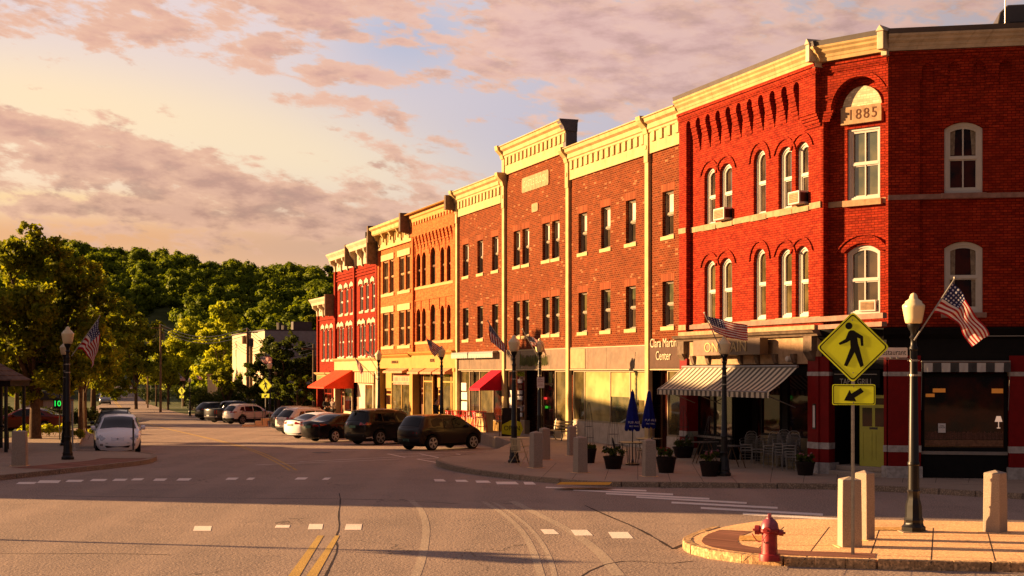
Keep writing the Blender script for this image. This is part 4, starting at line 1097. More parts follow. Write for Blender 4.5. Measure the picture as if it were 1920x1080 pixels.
# body and roof
def plan(par, name, pts, z0, z1, mat, base):
    mb = MB(); n_ = len(pts); P = [base.inverted() @ Vector((p[0], p[1], 0)) for p in pts]
    vs = [(p.x, p.y, z0) for p in P] + [(p.x, p.y, z1) for p in P]
    fs = [tuple(range(n_))[::-1], tuple(range(n_, 2*n_))] + [(i, (i+1) % n_, (i+1) % n_ + n_, i + n_) for i in range(n_)]
    mb.add(vs, fs); return obj(name, mb, mat, par)
inL, inS = Vector((.9398, .3418)), Vector((.19, .982))
e0 = LR.O + inL*.02; e3 = SD.O + SD.u*SDl
back = [LR.O + inL*14, SD.O + SD.u*SDl + Vector((.19, .98))*16]
plan(red, 'roof', [e0, C1 + inL*.1 , C2 + inS*.1, e3, back[1], back[0]], ZC+.02, ZC+.12, m_roof, fm(LR))
plan(red, 'rear_wall', [LR.O + inL*1.6 + UL*.02, C1 + inL*1.5 - UL*.3, C2 + inS*1.6, e3 + inS*1.6, back[1], back[0]], 0, ZC+.01, m_red, fm(LR))
mb = MB(); mb.box(SDl-.3, SDl, .0, 14, 0, ZC); obj('end_wall', mb, m_red, red, mS)
# rooftop chimney block and aerial, far right
tank = thing('rooftop_vent_unit', 'large dark half-round vent housing on the corner building roof', 'vent', tuple(SD.w(SD.x(1878)+.1, 2.0, ZC+.12)), SD.ang)
mb = MB(); P = [(2.6, 0)] + [(2.6, 1.25)] + [(.55*(1-math.sin(PI/2*k/6)), 1.25*math.cos(PI/2*k/6)) for k in range(7)]
P = [(0.0, 0), (2.8, 0), (2.8, 1.22), (.30, 1.22), (.10, 1.05), (0.0, .6)]
mb.prism(P, 0, 2.2); hb = obj('housing', mb, m_metaldk, tank, bevel=.03); tank.scale = (1.2, 1.2, 1.36)
mb = MB()
for z_ in (.3, .55, .8): mb.box(.35, 2.8, -.02, 0, z_, z_+.02)
obj('seam', mb, m_black, tank)
ant = thing('roof_aerial', 'thin white aerial mast standing before the rooftop vent housing', 'aerial', tuple(SD.w(SD.x(1892), .8, ZC+.12)), 0)
mb = MB(); mb.tube([(0, 0, 0), (0, 0, 2.6)], .018, 6); mb.tube([(-.08, 0, .1), (.08, 0, .1), (.0, 0, .35)], .05, 6); obj('mast', mb, m_steel, ant)

# ================================================================ brown brick block
LB, xgB = long_at(858); LBr = (C1 + UL*xg0 - LB.O).length    # full length up to the red building
xg = lambda px: LB.x(px)
brn = thing('brick_building', 'long brown brick block with cream dentilled cornices and raised centre gable', 'building', (LB.O.x, LB.O.y, 0), LB.ang)
zTop = 13.45
sills = []
secs = [(0, xg(946)), (xg(946), xg(1066)), (xg(1066), xg(1215)), (xg(1215), LBr-.02)]
wins = []
def W2(pxs, t1, b1, t2, b2):
    for (a, c) in pxs:
        xa, xb = xg(a), xg(c); wins.append((xa, xb, b1, t1, 0)); wins.append((xa, xb, b2, t2, 1))
t1 = LB.z(1182, 375); b1_ = LB.z(1182, 456); t2 = LB.z(1182, 536.5); b2_ = LB.z(1182, 616.5)
W2([(868,878.5),(895,905.5),(922.6,934)], t1, b1_, t2, b2_)
W2([(963,975),(979.5,992),(1017,1030.5),(1035,1049)], t1-.02, b1_, t2, b2_)
W2([(1084.6,1100.5),(1127,1144.5),(1173.4,1192)], t1, b1_, t2, b2_)
W2([(1242,1263)], t1-.04, b1_, t2, b2_)
ZF = 4.42                                    # bottom of brickwork
mb = MB(); zR = 14.8
oy = [(0, ZF), (LBr, ZF), (LBr, zTop-.2), (secs[1][1], zTop-.2), (secs[1][1], zR), (secs[1][0], zR), (secs[1][0], zTop-.2), (0, zTop-.2)]
mb.wall(oy, [arch(*w_[:4]) for w_ in wins], 0, .28)
obj('wall', mb, m_brown, brn, I4)
m_soldier = brick('soldier_course', (.30, .075, .026), (.24, .055, .02), (.16, .07, .04), w=.085, h=.6, ms=.008)
mb = MB()
for xa, xb, z0, z1, lv in wins: mb.box(xa-.10, xb+.10, -.008, .05, z1+.005, z1+.30)
obj('lintel', mb, m_soldier, brn)
m_brwin = M('bronze_window_frame', (.30, .24, .17), .5, var=.1)
for k, (xa, xb, z0, z1, lv) in enumerate(wins):
    window(brn, I4, xa, xb, z0, z1, 0, fmat=m_brwin, fw=.05, y=.19, pane=m_glass, sill=m_cream, sillw=.05, split=.5,
           blind=((random.choice((.47, .47, .44, .55, .36)), m_glasswht) if lv == 0 else ((random.choice((.47, .3, .62)), m_glassgrn) if k % 5 else (.9, m_glasssun))))
def cornice(mb, x0, x1, zt, h=1.42, dent=.55, dw=.10):
    mb.prof([(.02, zt-h), (-.10, zt-h), (-.10, zt-.62), (-.16, zt-.58), (-.16, zt-.50), (-.22, zt-.46), (-.24, zt-.28), (-.36, zt-.20), (-.40, zt-.06), (-.46, zt-.04), (-.46, zt), (.1, zt)], x0, x1)
    n_ = int((x1-x0)/dent)
    for i in range(n_):
        xc = x0 + (i+.6)*(x1-x0)/n_
        mb.box(xc-.14, xc+.14, -.17, -.09, zt-.98, zt-.60)
mb = MB()
cornice(mb, secs[0][0]+.3, secs[0][1]-.32, zTop); cornice(mb, secs[1][0]+.34, secs[1][1]-.02, zR+.02, h=1.45)
cornice(mb, secs[2][0]+.32, secs[2][1]-.02, zTop); cornice(mb, secs[3][0]+.34, secs[3][1]-.02, zTop, dent=.6)
obj('cornice', mb, m_cream, brn)
mb = MB()
for i, (x, zt) in enumerate(((0, zTop), (secs[1][0], zTop), (secs[1][1], zTop), (secs[2][1], zTop))):
    mb.box(x-.02, x+.30, -.14, .05, .5, zt-1.4)                        # full-height pilaster strip
    mb.box(x-.04, x+.32, -.17, .05, zt-1.75, zt-.62)
    mb.prof([(.0, zt-.62), (-.20, zt-.62), (-.26, zt-.40), (-.46, zt-.20), (-.52, zt-.1), (-.54, zt+.06), (0, zt+.06)], x-.06, x+.34)
    mb.lathe([(.0, 0), (.10, .0), (.10, .02), (.0, .02)], 12, (x+.14, -.20, zt-1.15), axis='y')
x = secs[1][0]; mb.box(x-.02, x+.32, -.15, .05, zTop-.3, zR-.6); mb.prof([(.0, zR-.6), (-.20, zR-.6), (-.26, zR-.4), (-.50, zR-.16), (-.54, zR+.06), (0, zR+.06)], x-.06, x+.34)
obj('pilaster', mb, m_cream, brn)
mb = MB(); x = secs[1][1]; mb.box(x-.34, x+.002, -.13, .42, zTop-.3, zR-.45); mb.prof([(.42, zR-.5), (-.20, zR-.45), (-.26, zR-.30), (-.40, zR-.1), (-.46, zR+.03), (-.46, zR+.06), (.48, zR+.06), (.44, zR-.1)], x-.36, x+.04)
mb.box(secs[1][0], x-.34, .2, .40, zTop, zR-.02)
obj('parapet_return', mb, M('slate_grey_flashing', (.16, .14, .15), .6, var=.15), brn)
mb = MB(); pa, pb = xg(980), xg(1030); za_, zb_ = LB.z(1030, 318), LB.z(1030, 344)
def rrect(x0, x1, z0, z1, r=.12):
    P = []
    for cx, cz, a0_ in ((x1-r, z0+r, -90), (x1-r, z1-r, 0), (x0+r, z1-r, 90), (x0+r, z0+r, 180)):
        for k in range(4): t = math.radians(a0_ + 30*k); P.append((cx+r*math.cos(t), cz+r*math.sin(t)))
    return P
mb.prism(rrect(pa, pb, zb_-.05, za_+.02), -.05, .02); pl = obj('name_plaque', mb, m_stone, brn)
text_mesh('lettering', 'CASTLE BLOCK', .46, M('pale_cut_stone', (.66, .45, .26), .8, var=.1), pl, T((pa+pb)/2, -.052, (za_+zb_)/2), .004, sx=1.0)
mb = MB(); mb.prism(rrect(xg(998), xg(1009.5), LB.z(1004, 397), LB.z(1004, 381), .08), -.04, .02); obj('date_plaque', mb, m_stone, brn)
# shopfronts of the brown block
ZS = 3.42
mb = MB()
for (xa, xb), nb in zip(secs, (4, 4, 4, 1)):
    xa2, xb2 = xa+.32, xb-.03
    for i in range(nb):
        p0, p1 = xa2 + (xb2-xa2)*i/nb, xa2 + (xb2-xa2)*(i+1)/nb
        yo = random.uniform(0, .012)
        mb.box(p0+.012, p1-.012, -.03-yo, .08, ZS+.06, ZF-.03)
obj('fascia_panel', mb, m_panel, brn, bevel=.006)
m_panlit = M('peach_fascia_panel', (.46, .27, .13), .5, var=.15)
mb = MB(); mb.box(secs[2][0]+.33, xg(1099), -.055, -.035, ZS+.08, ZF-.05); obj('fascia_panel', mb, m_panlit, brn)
mb = MB(); mb.box(0, LBr, -.05, .10, ZF-.028, ZF+.02); mb.box(.3, LBr, -.08, .10, ZS-.0, ZS+.055); obj('head_rail', mb, m_alu, brn)
sg = MB(); sg.box(xg(1221), xg(1282), -.09, -.045, ZS+.08, ZF+.08); so = obj('shop_sign', sg, M('brown_sign_board', (.085, .040, .024), .5, var=.15), brn)
xm = (xg(1221)+xg(1282))/2
text_mesh('lettering', 'Clara Martin\nCenter', .50, m_white, so, T(xg(1248.5), -.11, (ZS+ZF)/2+.30), .014, sx=.92)
zb_ = .95
# bay 3 (right of centre): four tall lights over a white base
bx = [xg(v) for v in (1093, 1141, 1178)]
f = shopwin(brn, I4, secs[2][0]+.40, secs[2][1]-.05, 1.15, ZS, .12, bx, m_alu, [m_glasssun, m_glassblind, m_glassgrn, m_glasssun], fw=.07, base=.1, basemat=m_whitebase)
blm = MB(); blm.box(bx[0]+.06, bx[1]-.06, .10, .118, 1.5, ZS-.1); obj('blind', blm, m_glassblind, f)
blm = MB(); blm.box(bx[1]+.06, bx[2]-.06, .10, .118, 2.3, ZS-.1); obj('blind', blm, m_glassblind, f)
blm = MB(); blm.box(bx[2]+.06, secs[2][1]-.13, .10, .118, 2.2, ZS-.1); obj('blind', blm, m_glassblind, f)
# bay 4: recessed door and window
f = shopwin(brn, I4, xg(1248), LBr-.12, .85, ZS, .12, [], m_alu, m_glasssun, fw=.06, base=.1, basemat=m_whitebase)
f2 = shopwin(brn, I4, xg(1222), xg(1246), .25, ZS, .45, [xg(1238)], m_windark, m_glassdk, fw=.08)
# bay 2 (centre): newspaper racks, entrance with neon
c0, c1 = secs[1][0]+.32, secs[1][1]-.02
f = shopwin(brn, I4, c0+.1, xg(982), .95, ZS, .12, [xg(962)], m_windark, [m_glassdk, m_glassdk], fw=.07, base=.1, basemat=m_alu)
for i in range(7):
    p = MB(); z_ = 1.1 + .28*i; p.box(c0+1.4, c0+2.0, .08, .12, z_, z_+.20); obj('poster', p, [m_signwht, m_marble, m_windark][i % 3], f)
p = MB(); p.box(c0+.2, c0+.5, .08, .12, 1.1, 2.4); obj('poster', p, m_signwht, f)
f = shopwin(brn, I4, xg(1038), c1, .55, ZS, .12, [], m_alu, m_glasssun, fw=.07, base=.1, basemat=m_alu)
f = shopwin(brn, I4, xg(984), xg(1036), .25, ZS, .70, [xg(996), xg(1014), xg(1028)], m_windark, m_glassdk, fw=.09, top=2.75)
for i, (t_, mt, px_) in enumerate((('OPEN', m_neonr, 1000), ('OPEN', m_neonr, 1021), ('ATM', m_neong, 1002), ('BEER', m_neong, 1022))):
    text_mesh('neon_sign', t_, .17, mt, f, T(xg(px_)+.0, .63, 2.05 if i < 2 else 1.62), .01)
text_mesh('lettering', 'PIZZA', .28, M('pink_window_lettering', (.6, .35, .28), .5), f, T(xg(976), .07, 3.0), .004)
gl = MB(); rnd = random.Random(5)
for i in range(46):
    x_ = xg(978) + (xg(1030)-xg(978))*i/45; z_ = ZS+.18; gl.tube([(x_, -.09, z_+rnd.uniform(0, .1)), (x_+rnd.uniform(-.06, .06), -.09, z_+rnd.uniform(.4, .62))], .018, 4)
obj('sign_stroke', gl, M('dull_green_sign_paint', (.16, .17, .05), .6, var=.3), brn)
# bay 1 (left): glass, red awning, counter
f = shopwin(brn, I4, secs[0][0]+.36, secs[0][1]-.1, .75, ZS, .12, [xg(878), xg(897), xg(922)], m_alu, [m_glasssun, m_glass, m_glasssun, m_glassdk], fw=.07, base=.1, basemat=m_yellow)
for z0, z1 in ((2.28, 2.72), (1.78, 2.2), (1.2, 1.68)):
    p = MB(); p.box(xg(862), xg(873) if z0 < 2.2 else xg(871.5), .08, .115, z0, z1); obj('window_poster', p, m_signwht, f)
for xa, xb in ((xg(848.5)+.9, xg(888)), (xg(890), xg(936))):
    mb = MB(); mb.prof([(0, ZF+.02), (-.35, ZF-.02), (-.38, ZF-.12), (0, ZF-.1)], xa, xb); ro = obj('rolled_awning', mb, m_greymetal, brn)
    valance(ro, I4, xa, xb, ZF-.34, ZF-.12, -.37, stripes('pale_striped_valance', (.62, .52, .42), (.30, .36, .34), .16))
def wedge_awning(par, mm, x0, x1, z0, z1, proj, mat, y=-.05):
    mb = MB(); N = 14
    for i in range(N):
        xa, xb = x0+(x1-x0)*i/N, x0+(x1-x0)*(i+1)/N; wv = lambda i_: .02*math.sin(i_*2.1)
        for j in range(3):
            t0, t1 = j/3, (j+1)/3
            mb.quad((xa, y-proj*t0, z1-(z1-z0-.12)*t0+wv(i)*t0), (xb, y-proj*t0, z1-(z1-z0-.12)*t0+wv(i+1)*t0), (xb, y-proj*t1, z1-(z1-z0-.12)*t1+wv(i+1)*t1), (xa, y-proj*t1, z1-(z1-z0-.12)*t1+wv(i)*t1))
        mb.quad((xa, y-proj, z0+.12+wv(i)), (xb, y-proj, z0+.12+wv(i+1)), (xb, y-proj-.01, z0), (xa, y-proj-.01, z0))
    for x in (x0, x1): mb.quad((x, y, z1), (x, y-proj, z0+.12), (x, y-proj, z0), (x, y, z0))
    return obj('awning', mb, mat, par, mm, recalc=False)
wedge_awning(brn, I4, xg(924), xg(945)-.05, 2.38, 3.46, 1.25, m_redcloth)
plan(brn, 'roof', [LB.O + inL*.3, LR.O + inL*.3 - UL*.02, LR.O + inL*16 - UL*.02, LB.O + inL*16], zTop-.9, zTop-.8, m_roof, fm(LB))
plan(brn, 'rear_wall', [LB.O + inL*.8, LR.O + inL*.8 - UL*.05, LR.O + inL*16 - UL*.05, LB.O + inL*16], 0, zTop-.95, m_brown, fm(LB))
mb = MB(); mb.box(0, .2, .02, 16, 12.2, zTop-.1); mb.box(LBr-.25, LBr-.04, .02, 16, 12.2, zTop-.1); obj('party_wall', mb, m_brown, brn)

# ================================================================ orange buildings
LO, _ = long_at(775); wO = (LB.O - LO.O).length
org = thing('brick_building', 'orange painted brick building with corbelled cornice and arched windows', 'building', (LO.O.x, LO.O.y, 0), LO.ang)
zo1 = LO.z(852, 376); zo0 = LO.z(850, 393)
tA, bA, tB, bB = LO.z(841, 458), LO.z(841, 527), LO.z(841, 569), LO.z(841, 637)
colsO = [(780.4,788.5),(791,798.5),(806.5,816.5),(825.5,833),(837.5,845)]
wo = []
for i, (a, c) in enumerate(colsO):
    xa, xb = LO.x(a), LO.x(c); r = (xb-xa)/2*.8
    wo += [(xa, xb, bA, tA + (.1 if i == 2 else -.05), r), (xa, xb, bB, tB + (.1 if i == 2 else -.05), r)]
mb = MB(); mb.wall([(0, 4.5), (wO-.02, 4.5), (wO-.02, zo1), (0, zo1)], [arch(*q) for q in wo], 0, .25)
for zt in (tA, tB):                       # label mould over the arches, stepped
    mb.box(.35, wO-.35, -.05, .0, zt+.42, zt+.50)
    for i in range(5):
        xa, xb = LO.x(colsO[i][0]), LO.x(colsO[i][1]); mb.box(xa-.16, xa-.10, -.045, 0, zt-.25, zt+.42)
obj('wall', mb, m_orange, org)
mb = MB(); mb.box(0, .40, -.16, 0, 4.5, zo0-.35); mb.box(wO-.42, wO-.02, -.16, 0, 4.5, zo0-.35)
zc = zo0-.9; nc_ = 12; xsO = [.62 + (wO-1.25)*i/(nc_-1) for i in range(nc_)]
for i in range(nc_):
    for k in range(6): mb.box(xsO[i]+.16, xsO[i]+.52 if i < nc_-1 else wO-.02, -.20*(1-k/6), 0, zc-.15*(k+1), zc-.15*k)
mb.box(0, wO-.02, -.20, 0, zc, zo0)
obj('corbel_table', mb, m_orange, org)
mb = MB(); mb.prof([(0, zo0), (-.22, zo0), (-.26, zo0+.2), (-.34, zo0+.26), (-.36, zo0+.45), (-.55, zo0+.55), (-.60, zo1-.05), (-.66, zo1), (0, zo1)], -.02, wO-.02)
for i in range(16): xx = .2 + (wO-.5)*i/15; mb.box(xx, xx+.16, -.27, -.18, zo0-.22, zo0)
obj('cornice', mb, M('ochre_painted_cornice', (.56, .30, .09), .6, var=.12), org)
mb = MB(); mb.box(wO-.28, wO+.02, -.72, .1, zo0-.1, zo1+.22); obj('console', mb, m_stonedk, org)
for k, q in enumerate(wo): window(org, I4, *q, fmat=m_windark, fw=.05, y=.16, pane=m_glass)
mb = MB(); mb.box(.4, wO-.42, -.05, .02, bA-.17, bA-.005); mb.box(.4, wO-.42, -.05, .02, bB-.17, bB-.005); obj('sill_course', mb, M('ochre_sill', (.52, .32, .12), .7, var=.1), org)
plan(org, 'rear_wall', [LO.O + inL*.6, LB.O + inL*.6 - UL*.03, LB.O + inL*16 - UL*.03, LO.O + inL*16], 0, zo1-.3, m_orange, fm(LO))

LP_, _ = long_at(711); wP = (LO.O - LP_.O).length
or2 = thing('brick_building', 'orange brick building with pale block lintels and ornate bracketed frieze', 'building', (LP_.O.x, LP_.O.y, 0), LP_.ang)
zq1, zq0 = LP_.z(757, 414), LP_.z(773, 448)
prs = [(717.5,728),(730,738.5),(748,758),(760.5,769)]
tA, bA, tB, bB = LP_.z(765, 478), LP_.z(765, 543), LP_.z(765, 581), LP_.z(765, 647)
wp = []
for a, c in prs: wp += [(LP_.x(a), LP_.x(c), bA, tA), (LP_.x(a), LP_.x(c), bB, tB)]
mb = MB(); mb.wall([(0, 4.5), (wP-.02, 4.5), (wP-.02, zq1-.2), (0, zq1-.2)], [arch(*q) for q in wp], 0, .25); mb.box(0, .35, -.12, 0, 4.5, zq0-.05)
obj('wall', mb, m_orange, or2)
mb = MB()
for a, c in ((716, 739.5), (746.5, 770)):
    xa, xb = LP_.x(a), LP_.x(c)
    for t_, b_ in ((tA, bA), (tB, bB)): mb.box(xa, xb, -.07, .03, t_+.02, t_+.42); mb.box(xa, xb, -.07, .03, b_-.20, b_-.005)
obj('lintel', mb, m_cream, or2)
for q in wp: window(or2, I4, *q, fmat=M('tan_window_frame', (.38, .22, .10), .6) if 'tan_window_frame' not in bpy.data.materials else bpy.data.materials['tan_window_frame'], fw=.06, y=.14, pane=m_glass)
mb = MB(); mb.prof([(0, zq1-.5), (-.55, zq1-.5), (-.62, zq1-.42), (-.64, zq1-.2), (-.78, zq1-.1), (-.80, zq1+.04), (0, zq1+.04)], -.05, wP)
mb.box(0, wP-.02, -.07, 0, zq0, zq1-.5); mb.box(0, wP-.02, -.16, 0, zq0-.14, zq0+.0)
nb = 5
for i in range(nb):
    xx = .3 + (wP-1.0)*i/(nb-1)
    mb.prof([(-.07, zq0+.1), (-.16, zq0+.1), (-.2, zq0+.5), (-.34, zq1-.8), (-.5, zq1-.5), (-.07, zq1-.5)], xx, xx+.22)
    if i < nb-1:                           # swag ornament between brackets
        xc = xx + .11 + (wP-1.0)/(nb-1)/2
        for k in range(8): t_ = PI*k/8; t2_ = PI*(k+1)/8; mb.tube([(xc-.6*math.cos(t_), -.10, zq0+.25+.75*math.sin(t_)), (xc-.6*math.cos(t2_), -.10, zq0+.25+.75*math.sin(t2_))], .06, 5)
        mb.lathe([(0, 0), (.16, 0), (.12, .08), (0, .08)], 8, (xc, -.16, zq0+.5), axis='y')
obj('cornice', mb, M('aged_gilt_cornice', (.55, .38, .15), .6, var=.3, scale=3, wear=(.25, .2, .12)), or2)
mb = MB(); mb.box(wP-.32, wP+.02, -.86, .1, zq1-.9, zq1+.25); mb.prof([(.0, zq1-.9), (-.8, zq1-.9), (-.3, zq0+.3), (0, zq0)], wP-.30, wP); mb.box(-.05, .25, -.86, .1, zq1-.9, zq1+.22); obj('console', mb, m_stonedk, or2)
plan(or2, 'rear_wall', [LP_.O + inL*.6, LO.O + inL*.6 - UL*.02, LO.O + inL*16 - UL*.02, LP_.O + inL*16], 0, zq1-.3, m_orange, fm(LP_))

# ================================================================ red buildings with white bracketed cornices
LI, _ = long_at(630); wI = (LP_.O - LI.O).length
ita = thing('brick_building', 'red brick three storey building with white bracketed cornice and hooded windows', 'building', (LI.O.x, LI.O.y, 0), LI.ang)
xmid = LI.x(667)
zi1, zi0 = LI.z(694, 453), LI.z(704, 489)
tA, bA = LI.z(700, 530), LI.z(700, 580); tB, bB = LI.z(700, 607), LI.z(700, 667)
def hoodf(mat):
    def f(mb, x0, x1, z0, z1, r):
        mb.prism([(x0-.14, z1-.06), (x0-.14, z1+.26), (x0-.02, z1+.30), ((x0+x1)/2, z1+.46), (x1+.02, z1+.30), (x1+.14, z1+.26), (x1+.14, z1-.06), (x1-.02, z1+.10), (x0+.02, z1+.10)][::-1], -.10, .02)
    f.mat = mat; return f
hd = hoodf(m_white)
top = [(637,643),(648,653),(658,663.5),(675,681),(686,691.5),(697.5,703)]
low = [(634.5,638.5),(640,645),(651,655.5),(657,662),(673.5,678.5),(680.5,685.5),(691.5,697),(699,704.5)]
wi = [(LI.x(a), LI.x(c), bA, tA, .1) for a, c in top] + [(LI.x(a), LI.x(c), bB, tB, .1) for a, c in low]
mb = MB(); mb.wall([(0, 4.3), (wI-.02, 4.3), (wI-.02, zi1-.2), (0, zi1-.2)], [arch(*q) for q in wi], 0, .22)
for x in (0, xmid-.2, wI-.42): mb.box(x, x+.40, -.18, 0, 4.3, zi0+.0)
for k in range(3): mb.box(0, wI-.02, -.06-.02*k, 0, zi0-.35-.22*k, zi0-.25-.22*k)
obj('wall', mb, m_red3, ita)
for q in wi: window(ita, I4, *q, fmat=m_winwhite, fw=.06, y=.12, pane=m_glass, hood=hd, sill=m_white)
def brackets(mb, x0, x1, zb, zt, n_, out=.55):
    mb.prof([(0, zt-.55), (-out, zt-.5), (-out-.06, zt-.3), (-out-.22, zt-.1), (-out-.25, zt), (0, zt)], x0-.05, x1)
    mb.box(x0, x1, -.05, 0, zb, zt-.5)
    for i in range(n_+1):
        xx = x0 + .05 + (x1-x0-.4)*i/n_
        mb.prof([(-.05, zb-.15), (-.14, zb-.1), (-.2, zb+.4), (-out+.05, zt-.7), (-out+.02, zt-.5), (-.05, zt-.5)], xx, xx+.26)
        if i < n_: xc = xx + .13 + (x1-x0-.4)/n_/2; mb.lathe([(0, 0), (.14, 0), (.10, .07), (0, .07)], 8, (xc, -.12, (zb+zt-.5)/2), axis='y')
mb = MB(); brackets(mb, 0, xmid-.05, zi0, zi1-.15, 3); brackets(mb, xmid+.05, wI-.2, zi0, zi1+.05, 3)
obj('cornice', mb, m_white, ita)
mb = MB(); mb.box(wI-.25, wI, -.85, .1, zi0-.3, zi1+.15); mb.box(xmid-.05, xmid+.12, -.83, .1, zi0, zi1+.10); obj('console', mb, m_stonedk, ita)
mb = MB(); mb.box(-.2, .9, 1, 2, zi1-.2, zi1+.5); mb.box(5.0, 5.6, 2, 3, zi1, zi1+1.1); mb.box(5.1, 5.2, 1, 1.1, zi1, zi1+1.2); obj('chimney', mb, m_metaldk, ita)
plan(ita, 'rear_wall', [LI.O + inL*.6, LP_.O + inL*.6 - UL*.02, LP_.O + inL*15 - UL*.02, LI.O + inL*15], -1, zi1-.4, m_red3, fm(LI))

LW, _ = long_at(597); wW = (LI.O - LW.O).length
lowb = thing('brick_building', 'low two storey red brick building with white cornice at the far end', 'building', (LW.O.x, LW.O.y, 0), LW.ang)
zw1, zw0 = LW.z(619, 558), LW.z(627, 588)
cw_ = [(604.5,609),(612.8,617.2),(621,625.5)]
ww = [(LW.x(a), LW.x(c), LW.z(620, 674), LW.z(620, 617), .1) for a, c in cw_]
mb = MB(); mb.wall([(0, 3.2), (wW-.02, 3.2), (wW-.02, zw1-.2), (0, zw1-.2)], [arch(*q) for q in ww], 0, .22)
for x in (0, wW-.42): mb.box(x, x+.35, -.15, 0, 3.2, zw0)
mb.box(0, wW-.02, -.08, 0, zw0-.4, zw0-.3)
obj('wall', mb, m_red3, lowb)
for q in ww: window(lowb, I4, *q, fmat=m_winwhite, fw=.06, y=.12, pane=m_glass, hood=hd, sill=m_white)
mb = MB(); brackets(mb, 0, wW-.05, zw0, zw1, 3); obj('cornice', mb, m_white, lowb)
mb = MB(); mb.box(wW-.25, wW-.01, -.85, .1, zw0-.2, zw1+.15); mb.tube([(2.5, 2, zw1), (2.5, 2, zw1+1.3)], .06); mb.tube([(4.2, 2, zw1), (4.2, 2, zw1+.9)], .06); obj('console', mb, m_stonedk, lowb)
plan(lowb, 'rear_wall', [LW.O + inL*.5, LI.O + inL*.5 - UL*.02, LI.O + inL*15 - UL*.02, LW.O + inL*15], -2, zw1-.3, m_red3, fm(LW))

# storefronts for the four left buildings
def shopfront(par, fac, w_, z0, zb, zf, zt, bays, fmat, bandmat, cornmat, side=True):
    """pilasters, lights, doors, fascia and cornice of an old painted shopfront"""
    mb = MB(); mb.box(0, w_-.02, -.14, .05, zf, zt-.18); mb.prof([(0, zt-.2), (-.2, zt-.2), (-.36, zt-.08), (-.40, zt), (0, zt+.02)], -.02, w_)
    fo = obj('fascia', mb, bandmat, par)
    mb = MB()
    for x in (0, w_-.36): mb.box(x, x+.34, -.16, .3, z0-1.2, zf); mb.box(x-.03, x+.37, -.20, .3, zf-.2, zf); mb.box(x-.03, x+.37, -.20, .3, z0-1.2, z0+.35)
    obj('pilaster', mb, fmat, par)
    n_ = sum(q[0] for q in bays); x = .36; tot = w_-.74
    for wd, kind, gm in bays:
        xa, xb = x, x + tot*wd/n_; x = xb
        if kind == 'w': shopwin(par, I4, xa+.02, xb-.02, zb, zf-.02, .1, [(xa+xb)/2], fmat, gm, fw=.09, base=z0-1, basemat=fmat, top=zf-.9)
        elif kind == 'n': shopwin(par, I4, xa+.02, xb-.02, zb, zf-.02, .1, [], fmat, gm, fw=.09, base=z0-1, basemat=fmat, top=zf-.8)
        else:
            mb = MB(); mb.box(xa+.02, xb-.02, .3, .36, z0+2.35, zf); obj('transom', mb, gm if kind == 'd' else m_glassdk, par)
            door(par, I4, xa+.1, xb-.1, z0, z0+2.3, .35, m_windark if kind == 'D' else fmat, slot=False)
    return fo
m_pinkblind = brick('pink_glass_blocks', (.55, .24, .18), (.5, .22, .16), (.7, .4, .2), w=.3, h=.3, ms=.03, bump=.1)
fo = shopfront(org, LO, wO, .05, .55, 3.55, 4.55, [(1,'D',m_glass),(1.2,'n',m_glasssun),(.9,'d',m_yellow),(1.3,'n',[m_glasssun]),(.6,'n',m_glassblind)], m_yellow, m_yellow, m_yellow)
for i, (xa, xb) in enumerate(((.5, 2.9), (3.3, 5.6), (5.9, 8.3))): wedge_awning(org, I4, xa, xb, 3.20, 3.58, .5, M('tan_awning_%s' % 'abc'[i], (.60, .26, .13), .8) if i == 0 else bpy.data.materials['tan_awning_a'])
text_mesh('lettering', 'BOOKS', .28, m_windark, fo, T(4.6, -.16, 4.0), .01)
fo = shopfront(or2, LP_, wP, -.15, .45, 3.55, 4.45, [(1.3,'d',m_yellow),(2.6,'w',[m_glasssun, m_glasssun])], m_yellow, m_yellow, m_yellow)
wedge_awning(or2, I4, 3.2, wP-.5, 3.25, 3.6, .55, bpy.data.materials['tan_awning_a'])
p = MB(); p.box(3.5, wP-.6, .03, .04, 2.5, 3.2); obj('glass_block_light', p, m_pinkblind, or2)
text_mesh('lettering', 'BANKING CO', .26, m_windark, fo, T(4.6, -.16, 3.95), .01)
fo = shopfront(ita, LI, wI, -.5, .3, 3.35, 4.3, [(1.2,'D',m_glass),(1.5,'n',m_glassdk),(1,'D',m_glass),(2.6,'w',[m_glasswht, m_glasssun]),(.9,'n',m_glasssun)], m_white, m_cream, m_cream)
wedge_awning(ita, I4, .3, xmid-.4, 2.1, 3.5, 2.2, m_orcloth)
p = MB(); p.box(xmid+.4, wI-.8, -.20, -.14, 2.55, 3.3); obj('banner_panel', p, stripes('red_cream_panel', (.72, .45, .22), (.55, .12, .05), .5), ita)
fo = shopfront(lowb, LW, wW, -.8, .0, 2.5, 3.25, [(1,'D',m_glass),(1.6,'w',[m_glassdk]),(.8,'D',m_glass)], m_red3, m_cream, m_cream)
p = MB(); p.box(.3, wW-1.2, -.18, -.14, 2.6, 3.0); sg = obj('shop_sign', p, M('green_sign_board', (.13, .2, .05), .6), lowb)
text_mesh('lettering', 'MARKET', .26, m_white, sg, T(wW/2-.4, -.19, 2.8), .01)
